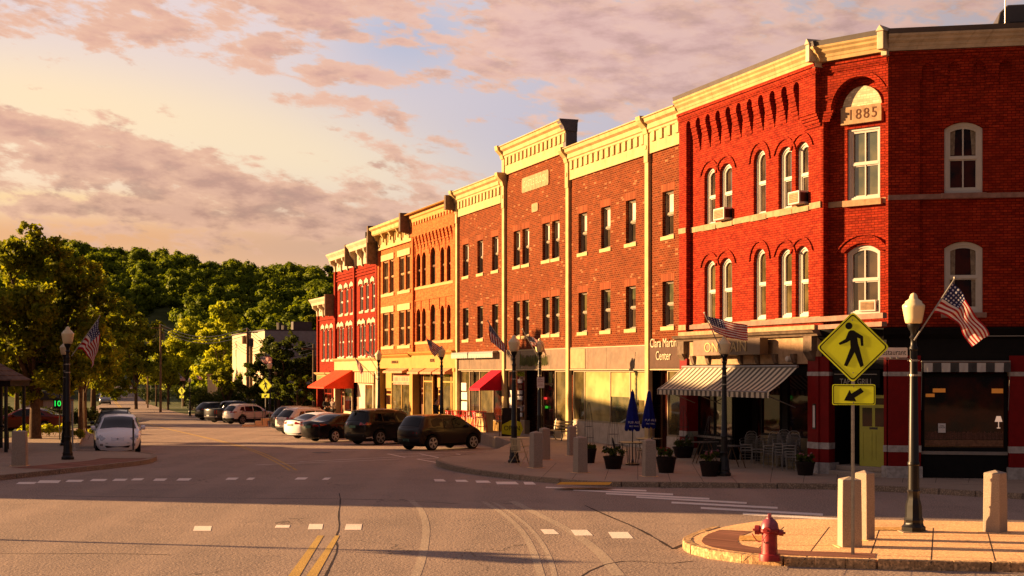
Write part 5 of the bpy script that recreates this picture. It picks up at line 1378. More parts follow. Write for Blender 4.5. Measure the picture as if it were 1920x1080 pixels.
# ---------------------------------------------------------------- trees
def leaves(name, clumps, n, size, mat, parent=None, seed=1, shell=.55, flat=.75, al=.6, centre=None):
    """n leaf-sized quads scattered through the clumps (cx, cy, cz, r); every leaf its own face"""
    R = np.random.default_rng(seed)
    cl = np.array(clumps, float); wts = cl[:, 3]**2.4; wts /= wts.sum()
    k = R.choice(len(cl), n, p=wts)
    dirs = R.normal(size=(n, 3)); dirs /= np.linalg.norm(dirs, axis=1)[:, None]
    rad = cl[k, 3] * (shell + (1-shell) * R.random(n)) * (1 + .12*R.normal(size=n))
    p = cl[k, :3] + dirs * rad[:, None] * np.array([1, 1, flat])
    nrm = dirs*al + R.normal(size=(n, 3))*(1.1-al*.7); nrm[:, 2] += .35
    if centre is not None: nrm += centre[k]*al
    nrm /= np.linalg.norm(nrm, axis=1)[:, None]
    a = np.cross(nrm, R.normal(size=(n, 3))); a /= np.linalg.norm(a, axis=1)[:, None]; b_ = np.cross(nrm, a)
    s = size * (.6 + .8*R.random(n))[:, None]
    fold = nrm * s * .25
    V = np.stack([p - a*s*.5, p + b_*s*.32 + fold, p + a*s*.6, p - b_*s*.32 + fold], 1).reshape(-1, 3)
    me = bpy.data.meshes.new(name)
    me.vertices.add(4*n); me.vertices.foreach_set('co', V.ravel())
    me.loops.add(4*n); me.loops.foreach_set('vertex_index', np.arange(4*n, dtype=np.int32))
    me.polygons.add(n); me.polygons.foreach_set('loop_start', np.arange(0, 4*n, 4, dtype=np.int32)); 
    me.update(calc_edges=True); me.validate(); me.materials.append(mat)
    o = bpy.data.objects.new(name, me); C.objects.link(o)
    if parent: o.parent = parent
    return o
def tree(label, X, Y, z0, clumps, n, size, mat, trunk_h, r0, group=None, seed=1, cat='tree', name='tree', lean=(0, 0), limbs=8, barkm=None, flat=.8, shell=.45):
    t = thing(name, label, cat, (X, Y, z0), 0, group)
    rnd = random.Random(seed)
    sub = []
    for (cx, cy, cz, r) in clumps:            # break every mass into smaller tufts
        m = max(4, int(5 + r*3.2))
        for i in range(m):
            u = rnd.uniform(0, 2*PI); v = rnd.uniform(-.75, 1); q = math.sqrt(max(0, 1-v*v))
            d_ = r*rnd.uniform(.55, 1.0)
            sub.append((cx + d_*q*math.cos(u), cy + d_*q*math.sin(u), cz + d_*v*flat, r*rnd.uniform(.20, .40)))
        sub.append((cx, cy, cz, r*.55))
    leaves('crown', sub, n, size, mat, t, seed, shell=shell)
    mb = MB(); top = Vector((lean[0], lean[1], trunk_h))
    mb.tube([(0, 0, -.3), (0, 0, .1), (lean[0]*.3, lean[1]*.3, trunk_h*.5), tuple(top)], [r0*1.5, r0, r0*.8, r0*.6], 10)
    big = sorted(clumps, key=lambda c: -c[3])[:limbs]
    for c in big:
        e = Vector(c[:3]); s_ = Vector((lean[0]*.6, lean[1]*.6, trunk_h*rnd.uniform(.6, 1))); m_ = s_.lerp(e, .5) + Vector((rnd.uniform(-.3, .3), rnd.uniform(-.3, .3), .3))
        mb.tube([s_, m_, e], [r0*.45, r0*.28, r0*.1], 7)
        for k in range(4):
            f = m_.lerp(e, rnd.uniform(0, .8)); gdir = Vector((rnd.uniform(-1, 1), rnd.uniform(-1, 1), rnd.uniform(.0, 1))).normalized()*c[3]*.8
            mb.tube([f, f + gdir*.5, f + gdir], [r0*.16, r0*.1, r0*.03], 5)
    obj('trunk', mb, barkm or m_bark, t, smooth=True)
    return t
def pxc(pts, Y, X0, z0, jit=1.5, seed=3):      # crown masses given where they stand in the picture, at distance Y
    rnd = random.Random(seed); out = []
    for x, y, r in pts:
        dy = rnd.uniform(-jit, jit); out.append((at(x, Y) - X0, dy, zat(y, Y) - z0, r*Y/F))
    return out
Y = 75.5; X0 = at(66, Y); z0 = g(Y)+.15
P = [(75,450,38),(55,480,50),(20,500,55),(110,500,52),(150,540,45),(70,560,75),(-10,570,75),(140,600,60),(185,620,36),(60,640,85),(-40,660,80),(120,680,62),(175,690,40),(20,720,52),(100,728,42),(60,430,20),(98,465,22),(165,500,24),(190,560,25),(-70,600,60),(-110,700,60),(200,655,24),(190,730,22)]
tree('big broad maple with a forked trunk towering at the left edge of the green', X0, Y, z0, pxc(P, Y, X0, z0, 1.5), 30000, .26, m_leafA, 3.4, .34, seed=4, limbs=14, shell=.25)
Y = 128; X0 = at(175, Y); z0 = g(Y)+.15
P = [(170,540,40),(200,570,38),(150,600,50),(215,620,42),(185,660,52),(240,650,34),(255,690,26),(150,690,50),(215,705,36),(120,650,46),(185,735,26),(235,725,20)]
P = [(x, y, r*1.1) for x, y, r in P]
tree('dark leafy roadside tree behind the flagged lamp post, left of the road', X0, Y, z0, pxc(P, Y, X0, z0, 3), 15000, .34, m_leafA, 4.0, .3, seed=6, shell=.3)
Y = 190; X0 = at(255, Y); z0 = g(Y)
P = [(230,600,34),(265,620,36),(245,650,34),(280,655,26),(260,690,22),(225,665,30),(285,690,16),(215,700,14),(240,640,24)]
tree('round-headed tree overhanging the far road under the wooded hill', X0, Y, z0, pxc(P, Y, X0, z0, 3), 9000, .45, m_leafA, 4, .25, seed=7, shell=.3)
Y = 330; X0 = at(232, Y); z0 = g(Y)
P = [(225,690,14),(245,695,14),(262,690,12),(250,706,9),(238,680,16),(275,700,10),(212,700,12)]
tree('small far tree where the road climbs out of sight', X0, Y, z0, pxc(P, Y, X0, z0, 2), 3500, .6, m_leafA, 3, .2, seed=8)
Y = 215; X0 = at(345, Y); z0 = g(Y)
P = [(315,690,22),(340,660,28),(330,640,28),(350,615,26),(372,650,26),(320,670,26),(352,680,28),(385,680,22),(335,700,20),(378,705,20),(350,600,13)]
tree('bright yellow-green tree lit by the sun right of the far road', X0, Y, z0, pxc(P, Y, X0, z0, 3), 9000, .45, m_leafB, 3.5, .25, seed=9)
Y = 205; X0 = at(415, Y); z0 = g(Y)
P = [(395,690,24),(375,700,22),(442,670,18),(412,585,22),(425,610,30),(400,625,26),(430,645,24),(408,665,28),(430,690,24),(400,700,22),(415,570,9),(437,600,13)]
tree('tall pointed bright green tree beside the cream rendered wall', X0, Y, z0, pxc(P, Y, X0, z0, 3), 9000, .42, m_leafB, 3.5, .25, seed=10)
Y = 138; X0 = at(425, Y); z0 = g(Y)
P = [(425,705,20),(412,720,16),(440,722,16),(425,735,14),(448,708,9),(405,708,8)]
tree('small round ornamental tree behind the white parked crossover', X0, Y, z0, pxc(P, Y, X0, z0, 1), 5000, .2, m_leafA, 1.6, .12, seed=11)
Y = 134; X0 = at(522, Y); z0 = g(Y)
P = [(480,690,22),(510,700,26),(545,700,26),(580,695,22),(470,735,22),(600,720,16),(535,665,26),(495,640,16),(515,655,22),(540,645,20),(560,655,20),(505,680,24),(535,685,26),(570,680,24),(500,715,22),(530,725,24),(470,700,16),(478,730,20),(488,668,14),(580,705,16),(548,632,12),(455,728,14)]
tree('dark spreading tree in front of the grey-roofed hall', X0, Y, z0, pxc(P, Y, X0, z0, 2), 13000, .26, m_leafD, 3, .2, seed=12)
Y = 118; X0 = at(560, Y); z0 = g(Y)
P = [(560,722,18),(540,732,16),(580,730,16),(560,745,16),(528,745,10),(588,745,10),(552,710,10),(575,712,9),(515,742,7)]
tree('low bushy green tree before the far red brick building', X0, Y, z0, pxc(P, Y, X0, z0, 1), 8000, .17, m_leafB if False else foliage('street_tree_leaves', (.07, .10, .012), (.13, .16, .02), (.045, .07, .01), .4), 1.0, .1, seed=13)
Y = 165; X0 = at(590, Y); z0 = g(Y)
P = [(585,600,14),(592,615,14),(580,620,10)]
tree('lone tree top rising behind the low red brick building', X0, Y, z0, pxc(P, Y, X0, z0, 1), 2500, .3, m_leafA, 6, .2, seed=14)
# young street trees climbing the hill beside the far road
st0 = None
for i_, (px_, Y_) in enumerate(((243, 345), (250, 300), (256, 275), (275, 240), (293, 214), (315, 186), (151, 88), (159, 96))):
    lab_ = ['street tree nearest the hilltop', 'second street tree down from the hilltop', 'street tree behind the smallest crossing sign', 'street tree left of the slim utility pole', 'street tree between the uphill crossing signs', 'street tree beside the tall roadside utility pole', 'young park tree right of the left corner lamp', 'young park tree behind the white hatchback'][i_]
    loc_ = (at(px_, Y_), Y_, g(Y_)+.1)
    if st0 is None:
        R_ = random.Random(9); cl_ = [(R_.uniform(-1.6, 1.6), R_.uniform(-1.6, 1.6), R_.uniform(3.6, 6.6), R_.uniform(.8, 1.3)) for _ in range(12)]
        st0 = tree(lab_, *loc_, cl_, 3000, .30, m_leafA, 3.6, .16, group='young street trees', seed=40, limbs=6)
    else: copy_tree(st0, loc_, i_*1.1, lab_)
# row of park trees off the left edge, shading the far road
for i_, (X_, Y_) in enumerate(((-51, 117), (-52, 136), (-54, 147), (-55, 158), (-58, 172), (-60, 188))):
    R_ = random.Random(50+i_); cl_ = [(R_.uniform(-3.2, 3.2), R_.uniform(-4, 4), R_.uniform(3.0, 9.5), R_.uniform(1.6, 2.6)) for _ in range(16)]
    if i_ == 0: pk0 = tree('park tree nearest the camera in the row behind the big maple', X_, Y_, g(Y_), cl_, 9000, .34, m_leafA, 4, .3, group='park trees behind the big maple', seed=60)
    else: copy_tree(pk0, (X_, Y_, g(Y_)), i_*1.3, ['second', 'third', 'fourth', 'fifth', 'farthest'][i_-1] + ' park tree from the camera in the row behind the big maple')
# low planting in the green
def shrub(label, px, py, w_, h, n, mat, seed, zf=sz, name='shrub', cat='shrub', size=.12, group=None, Yset=None):
    p = gp(px, py, zf) if Yset is None else Vector((at(px, Yset), Yset, zf(Yset)))
    t = thing(name, label, cat, tuple(p), 0, group)
    rnd = random.Random(seed); cl = [(rnd.uniform(-w_/2, w_/2), rnd.uniform(-.3, .3), rnd.uniform(h*.3, h*.75), h*.35) for i in range(int(3 + w_*3))]
    leaves('foliage', cl, n, size, mat, t, seed, shell=.3)
    mb = MB()
    for c in cl: mb.tube([(c[0]*.6, c[1]*.6, -.05), (c[0], c[1], c[2])], [.015, .008], 5)
    obj('stem', mb, m_bark, t); return t
shrub('low clump of green flowers in the bed right of the maple trunk', 90, 818, 1.8, .75, 1500, m_leafB, 21)
shrub('tuft of pale grass behind the granite bollard on the left corner', 45, 822, 1.0, .8, 700, m_leafB, 22)
shrub('small dark shrub at the foot of the young park trees', 152, 823, 1.2, .6, 900, m_leafA, 23)
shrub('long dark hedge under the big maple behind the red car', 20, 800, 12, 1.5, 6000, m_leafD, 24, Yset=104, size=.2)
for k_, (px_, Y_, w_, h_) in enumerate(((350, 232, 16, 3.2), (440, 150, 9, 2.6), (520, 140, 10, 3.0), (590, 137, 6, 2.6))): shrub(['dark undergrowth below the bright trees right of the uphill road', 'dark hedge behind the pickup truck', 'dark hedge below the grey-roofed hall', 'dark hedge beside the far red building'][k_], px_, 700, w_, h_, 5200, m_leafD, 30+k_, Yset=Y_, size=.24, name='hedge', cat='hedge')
shrub('bright clump of bushes under the far road trees', 222, 728, 4, 2.0, 1200, m_leafB, 25, Yset=262, size=.35)
# the wooded hills: one mass of separate crowns nobody could count
def forest():
    R = np.random.default_rng(11); cl = []; tr = MB()
    rows = []
    for Y in list(np.arange(250, 640, 11)):
        xa, xb = at(-60, Y), at(700, Y)
        x = xa
        while x < xb:
            X = x + R.uniform(-3, 3); yy = Y + R.uniform(-4, 4)
            px = 960 + F*X/yy
            on_road = 150 < px < 330 and yy < 450
            if not on_road and not (px < 150 and yy < 250): rows.append((X, yy))
            x += R.uniform(6.5, 12)
    return rows
rows = forest()
me_parts = []
R = np.random.default_rng(5)
allc = []; ctr_ = []
for (X, Y) in rows:
    zg_ = g(Y) + hill(X, Y); r = R.uniform(3.6, 7.6); h = R.uniform(9, 16)
    if Y < 330: h = R.uniform(8, 12)
    px = 960 + F*X/Y
    for i in range(12):
        u = R.uniform(0, 2*PI); v = R.uniform(-.5, 1)
        q = math.sqrt(1 - v*v) if abs(v) < 1 else 0
        allc.append((X + r*.62*q*math.cos(u), Y + r*.62*q*math.sin(u), zg_ + h - r + r*.75*v, r*R.uniform(.20, .46))); ctr_.append((q*math.cos(u), q*math.sin(u), v))
mb = MB(); bm_ = bmesh.new(); bmesh.ops.create_icosphere(bm_, subdivisions=2, radius=1); iv = np.array([v.co[:] for v in bm_.verts]); if_ = [[v.index for v in f.verts] for f in bm_.faces]; bm_.free()
nC = len(allc); AC = np.array(allc); nV = len(iv)
VV = iv[None] * (AC[:, 3][:, None, None]*.66) * (1 + .22*R.normal(size=(nC, nV, 1))) * np.array([1, 1, .85]) + AC[:, None, :3]
FF = (np.array(if_)[None] + (np.arange(nC)*nV)[:, None, None]).reshape(-1, 3)
core = bpy.data.meshes.new('forest'); core.vertices.add(nC*nV); core.vertices.foreach_set('co', VV.ravel())
core.loops.add(len(FF)*3); core.loops.foreach_set('vertex_index', FF.ravel().astype(np.int32)); core.polygons.add(len(FF)); core.polygons.foreach_set('loop_start', np.arange(0, len(FF)*3, 3, dtype=np.int32)); core.update(calc_edges=True); core.materials.append(m_leafC)
co_ = bpy.data.objects.new('crown_mass', core); C.objects.link(co_)
o = leaves('forest', allc, 430000, .95, m_leafC, None, 77, shell=.55, flat=.9, al=.72, centre=np.array(ctr_)*1.2)
tag(o, 'dense green wood covering the hills beyond the town', None, None, 'stuff')
co_.parent = o
# ---------------------------------------------------------------- street lamps
def lamp_proto(label):
    t = thing('street_lamp', label, 'street lamp', (0, 0, 0), 0, 'black acorn street lamps')
    mb = MB(); n = 14
    mb.lathe([(.24, 0), (.24, .10), (.20, .14), (.19, .20), (.20, .24), (.17, .30), (.165, .52), (.14, .62), (.125, .66), (.12, .80), (.14, .83), (.12, .86)], 8)
    obj('base', mb, m_pole, t, smooth='auto')
    mb = MB(); mb.lathe([(.115, .86), (.11, 1.35), (.125, 1.37), (.125, 1.41), (.105, 1.44), (.075, 3.70), (.09, 3.72), (.09, 3.76), (.065, 3.80), (.06, 3.92), (.085, 3.97), (.055, 4.02), (.07, 4.10), (.11, 4.16), (.13, 4.22), (.13, 4.25)], 16)
    obj('post', mb, m_pole, t, smooth='auto')
    mb = MB(); mb.lathe([(.12, 4.25), (.165, 4.27), (.185, 4.36), (.21, 4.50), (.225, 4.58), (.228, 4.62), (.21, 4.645), (.175, 4.67), (.165, 4.71), (.12, 4.74), (.085, 4.77), (.08, 4.81), (.055, 4.86), (.01, 4.885)], 20)
    obj('globe', mb, m_lampglass, t, smooth=True)
    mb = MB(); mb.box(-.29, .29, -.29, .29, -.04, .012); obj('footing', mb, m_concrete, t)
    mb = MB(); 
    for z_ in (3.5, 3.2): mb.tube([(-.12, 0, z_), (.12, 0, z_)], .012, 6); mb.lathe([(.088, z_-.02), (.088, z_+.02)], 12)
    obj('band_clamp', mb, m_steel, t)
    return t
LAMPS = [('black street lamp with cream acorn globe on the near kerb island', 1713, 997, 549, sz),
         ('black street lamp on the left corner in front of the white car', 127, 862, 612, sz),
         ('black street lamp beside the cream folding chair on the plaza', 964, 868, 628, pz),
         ('black street lamp carrying the small parking notice on the plaza', 1012, 836, 634, pz),
         ('black street lamp in front of the striped restaurant awning', 1358, 893, 630, pz),
         ('black street lamp behind the red bar stools and dark hatchback', 828, None, 648, pz, 71),
         ('black street lamp before the yellow storefront door', 710, None, 656, pz, 79),
         ('street lamp half hidden behind the left corner lamp post', 121.5, None, 640, sz, 66),
         ('far street lamp beside the crossing sign across the side street', 355.8, 780, 708, sz),
         ('far street lamp left of the cream pillar along the uphill road', 316.5, 758, 703, sz),
         ('street lamp with pale globe above the brown parked car', 505.5, None, 677, sz, 123),
         ('thin street lamp right of the crossing sign near the low tree', 516, None, 693, sz, 134),
         ('far street lamp against the cream rendered wall', 463, None, 702, sz, 150),
         ('farthest street lamp under the trees left of the uphill road', 233, 722, 700, sz)]
lp0 = lamp_proto(LAMPS[0][0]); lampP = []
for i, L_ in enumerate(LAMPS):
    if L_[2] is not None: p = gp(L_[1], L_[2], L_[4])
    else: Y = L_[5]; p = Vector((at(L_[1], Y), Y, L_[4](Y)))
    h = zat(L_[3], p.y) - p.z; k = h/4.885
    if i == 0: lp0.location = p; lp0.scale = (k, k, k)
    else: copy_tree(lp0, p, .3*i, L_[0], sc_=k)
    lampP.append(p)
q = copy_tree(lp0, (-22.5, 31.3, .15), 0, 'black street lamp far out on the left pavement', sc_=1.0)

# ---------------------------------------------------------------- flags
def flag(label, Y, pole, c, amp=.05, pr=.016):
    x0, y0, x1, y1 = pole; X0, Z0 = at(x0, Y), zat(y0, Y)
    t = thing('flag', label, 'flag', (X0, Y, Z0), 0, 'American flags on the lamp posts')
    L = lambda x, y: Vector((at(x, Y)-X0, 0, zat(y, Y)-Z0))
    a, b_ = L(x0, y0), L(x1, y1)
    mb = MB(); mb.tube([a, b_], pr, 8); mb.lathe([(.0, 0), (pr*1.8, .01), (pr*1.8, .04), (.0, .06)], 8, tuple(b_)); obj('flagpole', mb, m_steel, t)
    HT, CT, FT, HB, CB, FB = [L(*q) for q in c]
    NU, NV = 30, 16; me = bpy.data.meshes.new('cloth'); vs = []; uvs = []
    size = (FT-HT).length
    for j in range(NV+1):
        v = j/NV
        H = HB.lerp(HT, v); Cc = CB.lerp(CT, v); Fe = FB.lerp(FT, v)
        for i in range(NU+1):
            u = i/NU; p = H*(1-u)**2 + Cc*2*u*(1-u) + Fe*u*u
            p = p + Vector((0, amp*size*min(1, u*3)*(math.sin(u*9 + v*3.0) + .5*math.sin(u*17 - v*5)), amp*.12*size*math.sin(u*11+v*4)*min(1, u*3)))
            vs.append(p); uvs.append((u, v))
    fs = [(j*(NU+1)+i, j*(NU+1)+i+1, (j+1)*(NU+1)+i+1, (j+1)*(NU+1)+i) for j in range(NV) for i in range(NU)]
    me.from_pydata(vs, [], fs); uv = me.uv_layers.new(name='UVMap')
    for l_ in me.loops: uv.data[l_.index].uv = uvs[l_.vertex_index]
    me.polygons.foreach_set('use_smooth', [True]*len(fs)); me.materials.append(m_flag)
    o = bpy.data.objects.new('cloth', me); C.objects.link(o); o.parent = t
    return t
Ys = [p.y for p in lampP]
flag('large flag streaming down to the right from the nearest lamp post', Ys[0]-.1, (1714,638,1790,523), [(1786,528),(1818,565),(1853,629),(1747,587),(1786,582),(1822,649)], .07)
flag('flag hanging beside the dark lamp post on the left corner', Ys[1]-.1, (134,668,187,594), [(185,597),(190,630),(178,684),(145,655),(166,652),(171,690)], .08)
flag('flag drooping to the left of the lamp by the cream chair', Ys[2]-.1, (960,669,915,603), [(918,607),(914,622),(920,641),(942,640),(952,650),(948,663)], .08)
flag('flag lifting to the right in front of the acorn globe near the parking notice', Ys[3]-.1, (1008,668,980,618), [(988,630),(1004,631),(1018,646),(997,648),(1010,650),(1025,666)], .08)
flag('flag spread flat over the lamp before the striped awning', Ys[4]-.1, (1357,668,1321,588), [(1324,592),(1365,603),(1401,610),(1339,622),(1368,637),(1402,638)], .05)
flag('small flag tilted down beside the lamp before the yellow storefront', Ys[5]-.1, (828,678,799,633), [(799,635),(812,639),(829,654),(806,657),(811,664),(815,669)], .06)
flag('limp flag hanging from the lower pole by the yellow storefront', Ys[6]-.1, (710,714,658,664), [(661,667),(674,676),(682,692),(668,674),(669,690),(679,706)], .08)
flag('short flag on the upper pole near the orange building', Ys[6]+.2, (708,694,682,652), [(684,655),(694,662),(704,668),(690,664),(697,671),(706,673)], .08)
flag('small flag on the far lamp above the brown parked car', 112, (506,690,480,668), [(487,669),(500,667),(510,671),(492,679),(500,683),(510,680)], .08)
flag('tiny flag left of the far crossing lamp', lampP[8].y, (354,719,335,700), [(337,705),(342,704),(348,711),(338,714),(342,714),(346,714)], .05)
flag('tiny flag right of the far crossing lamp', lampP[8].y+14, (380,712,362,700), [(367,705),(373,703),(379,708),(372,711),(376,713),(380,712)], .05)
flag('far flag hanging above the second uphill crossing sign', 225, (313,715,304,698), [(309,704),(308,708),(301,718),(311,708),(309,712),(305,719)], .05)
flag('farthest flag hanging above the last uphill crossing sign', 250, (270,696,262,683), [(265,685),(264,690),(260,699),(269,687),(267,693),(263,700)], .05)
flag('far pale flag catching the sun beside the uphill road', 215, (288,716,280,702), [(284,704),(288,703),(292,706),(285,709),(288,710),(291,709)], .05)
flag('flag on the far left pavement lamp', 31.1, (1,1,2,2), [(1,1)]*6) if False else None
fl = thing('flag', 'flag flying out from the lamp on the left pavement', 'flag', (-22.4, 31.2, 3.7), 0, 'American flags on the lamp posts')
mb = MB(); mb.tube([(0, 0, 0), (1.0, -.9, 1.3)], .02, 6); obj('flagpole', mb, m_steel, fl)
mb = MB()
for i in range(10):
    for j in range(6):
        f_ = lambda i, j: (1.0+.16*i-.02*j+.05*math.sin(i), -.9-.09*i+.17*j+.03*math.sin(i*1.3), 1.25-.06*i-.10*j)
        mb.quad(f_(i, j), f_(i+1, j), f_(i+1, j+1), f_(i, j+1))
obj('cloth', mb, m_clothdk, fl, recalc=False)

# ---------------------------------------------------------------- crossing signs
def cross_sign(label):
    t = thing('crossing_sign', label, 'road sign', (0, 0, 0), 0, 'yellow pedestrian crossing signs')
    k = 1/(3.375*107.0); cx, cy = 1257, 240
    zc = 3.62; d_ = .625
    L = lambda x, y: ((x-cx)*k, zc - (y-cy)*k)
    def dia(r, rc=.06):
        P = []
        for a0_ in (0, 90, 180, 270):
            A = math.radians(a0_); c_ = (r-rc*1.414)*math.cos(A), (r-rc*1.414)*math.sin(A)
            for k_ in range(-2, 3): B_ = A + math.radians(22.5*k_); P.append((c_[0]+rc*math.cos(B_), zc+c_[1]+rc*math.sin(B_)))
        return P
    mb = MB(); mb.prism(dia(d_), -.004, .0); obj('sign_panel', mb, m_signy, t)
    mb = MB(); mb.ring(dia(d_-.035, .05), dia(d_-.062, .045), -.0065, -.004); obj('border', mb, m_signblk, t)
    body = [(1243,132),(1262,134),(1320,172),(1322,232),(1307,232),(1302,186),(1284,180),(1290,220),(1298,245),(1324,355),(1304,368),(1268,272),(1222,362),(1202,355),(1243,245),(1241,196),(1222,209),(1176,226),(1170,213),(1212,188),(1230,142)]
    mb = MB(); mb.prism([L(*p) for p in body][::-1], -.0075, -.004)
    hc = L(1233, 105); mb.prism([(hc[0]+22*k*math.cos(2*PI*i/18), hc[1]+22*k*math.sin(2*PI*i/18)) for i in range(18)], -.0075, -.004)
    obj('pedestrian_symbol', mb, m_signblk, t)
    x0, z0 = L(1130, 606); x1, z1 = L(1396, 475)
    mb = MB(); mb.prism(rrect(x0, x1, z0, z1, .03), -.004, 0); obj('arrow_panel', mb, m_signy, t)
    mb = MB(); mb.ring(rrect(x0+.015, x1-.015, z0+.015, z1-.015, .025), rrect(x0+.028, x1-.028, z0+.028, z1-.028, .02), -.0065, -.004)
    arr = [(1203,578),(1237,510),(1248,534),(1305,497),(1325,522),(1268,560),(1278,583)]
    obj('border', mb, m_signblk, t)
    mb = MB(); mb.prism([L(*p) for p in arr][::-1], -.0075, -.004); obj('arrow_symbol', mb, m_signblk, t)
    mb = MB()
    for x, y in ((1254,68),(1259,402),(1262,490),(1262,592)): a, c = L(x, y); mb.lathe([(.0, 0), (.012, .0), (.012, .004), (0, .004)], 8, (a, -.009, c), axis='y')
    obj('bolt', mb, m_steel, t)
    mb = MB(); mb.box(-.03, .03, .002, .035, -.2, zc+.5); mb.box(-.012, .012, -.0, .006, -.2, zc-1.0)
    obj('post', mb, m_steel, t)
    return t
cs = cross_sign('big yellow diamond pedestrian crossing sign with arrow plate on the near island')
p = gp(1599, 1041, sz); kk = (p.y/F)/(1/107.0); cs.location = p; cs.rotation_euler = (0, 0, math.radians(-14))
zc_now = zat(651, p.y) - p.z; cs.scale = (kk, kk, zc_now/3.62)
cs.scale = (kk, 1, kk); cs.location.z = zat(651, p.y) - 3.62*kk
mb = MB()
for lab, px, pyc, hd_ in (('yellow crossing sign behind the brown parked car', 497.5, 723, 14.2), ('yellow crossing sign beside the far corner lamp', 340.5, 733, 8.4),
                         ('small yellow crossing sign along the uphill road', 306, 720, 6.6), ('smallest yellow crossing sign at the top of the uphill road', 264.5, 703, 6.5)):
    Y = F*.625/hd_; k = 1; s_ = copy_tree(cs, (at(px, Y), Y, zat(pyc, Y)-3.62), math.radians(-24), lab); s_.scale = (1.06, 1, 1)
    gz = sz(Y) - s_.location.z
eo = copy_tree(cs, (at(283, 235), 235, zat(711, 235)-3.62), math.radians(62), 'yellow crossing sign turned almost edge-on by the uphill road'); eo.scale = (1, 1, 1)

# street name blade on the near lamp
Y = Ys[0]; ns = thing('street_name_sign', 'white street name blade clamped to the nearest lamp post', 'street sign', (at(1701, Y), Y-.02, zat(661, Y)))
mb = MB(); wS = 1.0; mb.prism(rrect(-wS, 0, -.10, .10, .02), -.006, .006); b0 = obj('blade', mb, m_signwht, ns)
text_mesh('lettering', 'Soul Restaurant', .155, m_signblk, b0, T(-.03, -.0075, 0), .0012, align='RIGHT', sx=.82)
mb = MB(); mb.box(-.35, -.30, -.02, .02, -.13, -.10); mb.box(-.22, -.17, -.02, .02, -.13, -.10); mb.box(-.6, .02, -.01, .01, -.14, -.12); obj('clamp', mb, m_steel, ns)
# parking notice
Y = Ys[3]; pn = thing('parking_notice', 'small white notice plate with red lettering on the plaza lamp', 'street sign', (at(1013.5, Y), Y-.16, zat(717, Y)))
mb = MB(); mb.prism(rrect(-.15, .15, -.23, .23, .02), -.004, .004); b0 = obj('plate', mb, m_signwht, pn)
text_mesh('lettering', 'TOW\nAWAY\nZONE', .085, m_redflat, b0, T(0, -.006, .12), .001)
text_mesh('lettering', '2 HOUR\nPARKING', .055, m_redflat, b0, T(0, -.006, -.10), .001)
mb = MB(); mb.box(-.02, .02, .004, .10, -.05, .05); obj('bracket', mb, m_steel, pn)

# ---------------------------------------------------------------- granite bollards
def bollard(label, px, pyb, pyt, wpx, rz, zf, cut=True):
    p = gp(px, pyb, zf); s_ = F/p.y; h = zat(pyt, p.y) - p.z; w_ = wpx/s_/(abs(math.cos(rz)) + abs(math.sin(rz)))/2
    t = thing('bollard', label, 'bollard', tuple(p), rz, 'granite bollards')
    mb = MB(); rnd = random.Random(int(px))
    lev = [(-.1, 1.02), (0, 1.02), (h*.5, 1.0), (h-.07, .96), (h-.055, .93)]
    vs = []; fs = []
    for z_, k in lev:
        for sx, sy in ((-1,-1),(1,-1),(1,1),(-1,1)): vs.append((sx*w_*k + rnd.uniform(-.004,.004), sy*w_*k + rnd.uniform(-.004,.004), z_))
    for i in range(len(lev)-1):
        for k in range(4): fs.append((i*4+k, i*4+(k+1)%4, (i+1)*4+(k+1)%4, (i+1)*4+k))
    b_ = (len(lev)-1)*4; vs.append((0, 0, h)); fs += [(b_+k, b_+(k+1)%4, len(vs)-1) for k in range(4)]
    mb.add(vs, fs); obj('shaft', mb, m_granite, t, bevel=.012)
    mb = MB(); mb.box(-w_-.07, w_+.07, -w_-.07, w_+.07, -.06, .008); obj('setting_bed', mb, m_oldconc, t)
    return t
for a in (('shaded granite bollard just behind the crossing sign post', 1593, 1025, 893, 38, .03, sz), ('tall sunlit granite bollard behind the shaded one by the crossing sign', 1621, 1011, 881, 38, .75, sz),
          ('granite bollard at the right end of the near island', 1866, 998, 881, 46, .80, sz), ('granite bollard before the planter left of the striped awning', 1217, 893, 822, 25, .22, pz),
          ('granite bollard hiding a dark planter in the middle of the plaza', 1088, 886, 817, 27, .45, pz), ('granite bollard right of the cream folding chair', 1005, 877, 808, 25, .45, pz),
          ('granite bollard tucked behind the one by the cream chair', 1021, 862, 801, 22, .45, pz), ('granite bollard between the bench and the mid-plaza bollard', 1072, 854, 797, 18, .3, pz),
          ('lone granite bollard on the left corner pavement', 37, 873, 806, 29, .15, sz), ('tiny far granite bollard near the far corner lamp', 360, 767, 751, 5.5, .2, sz)): bollard(*a)

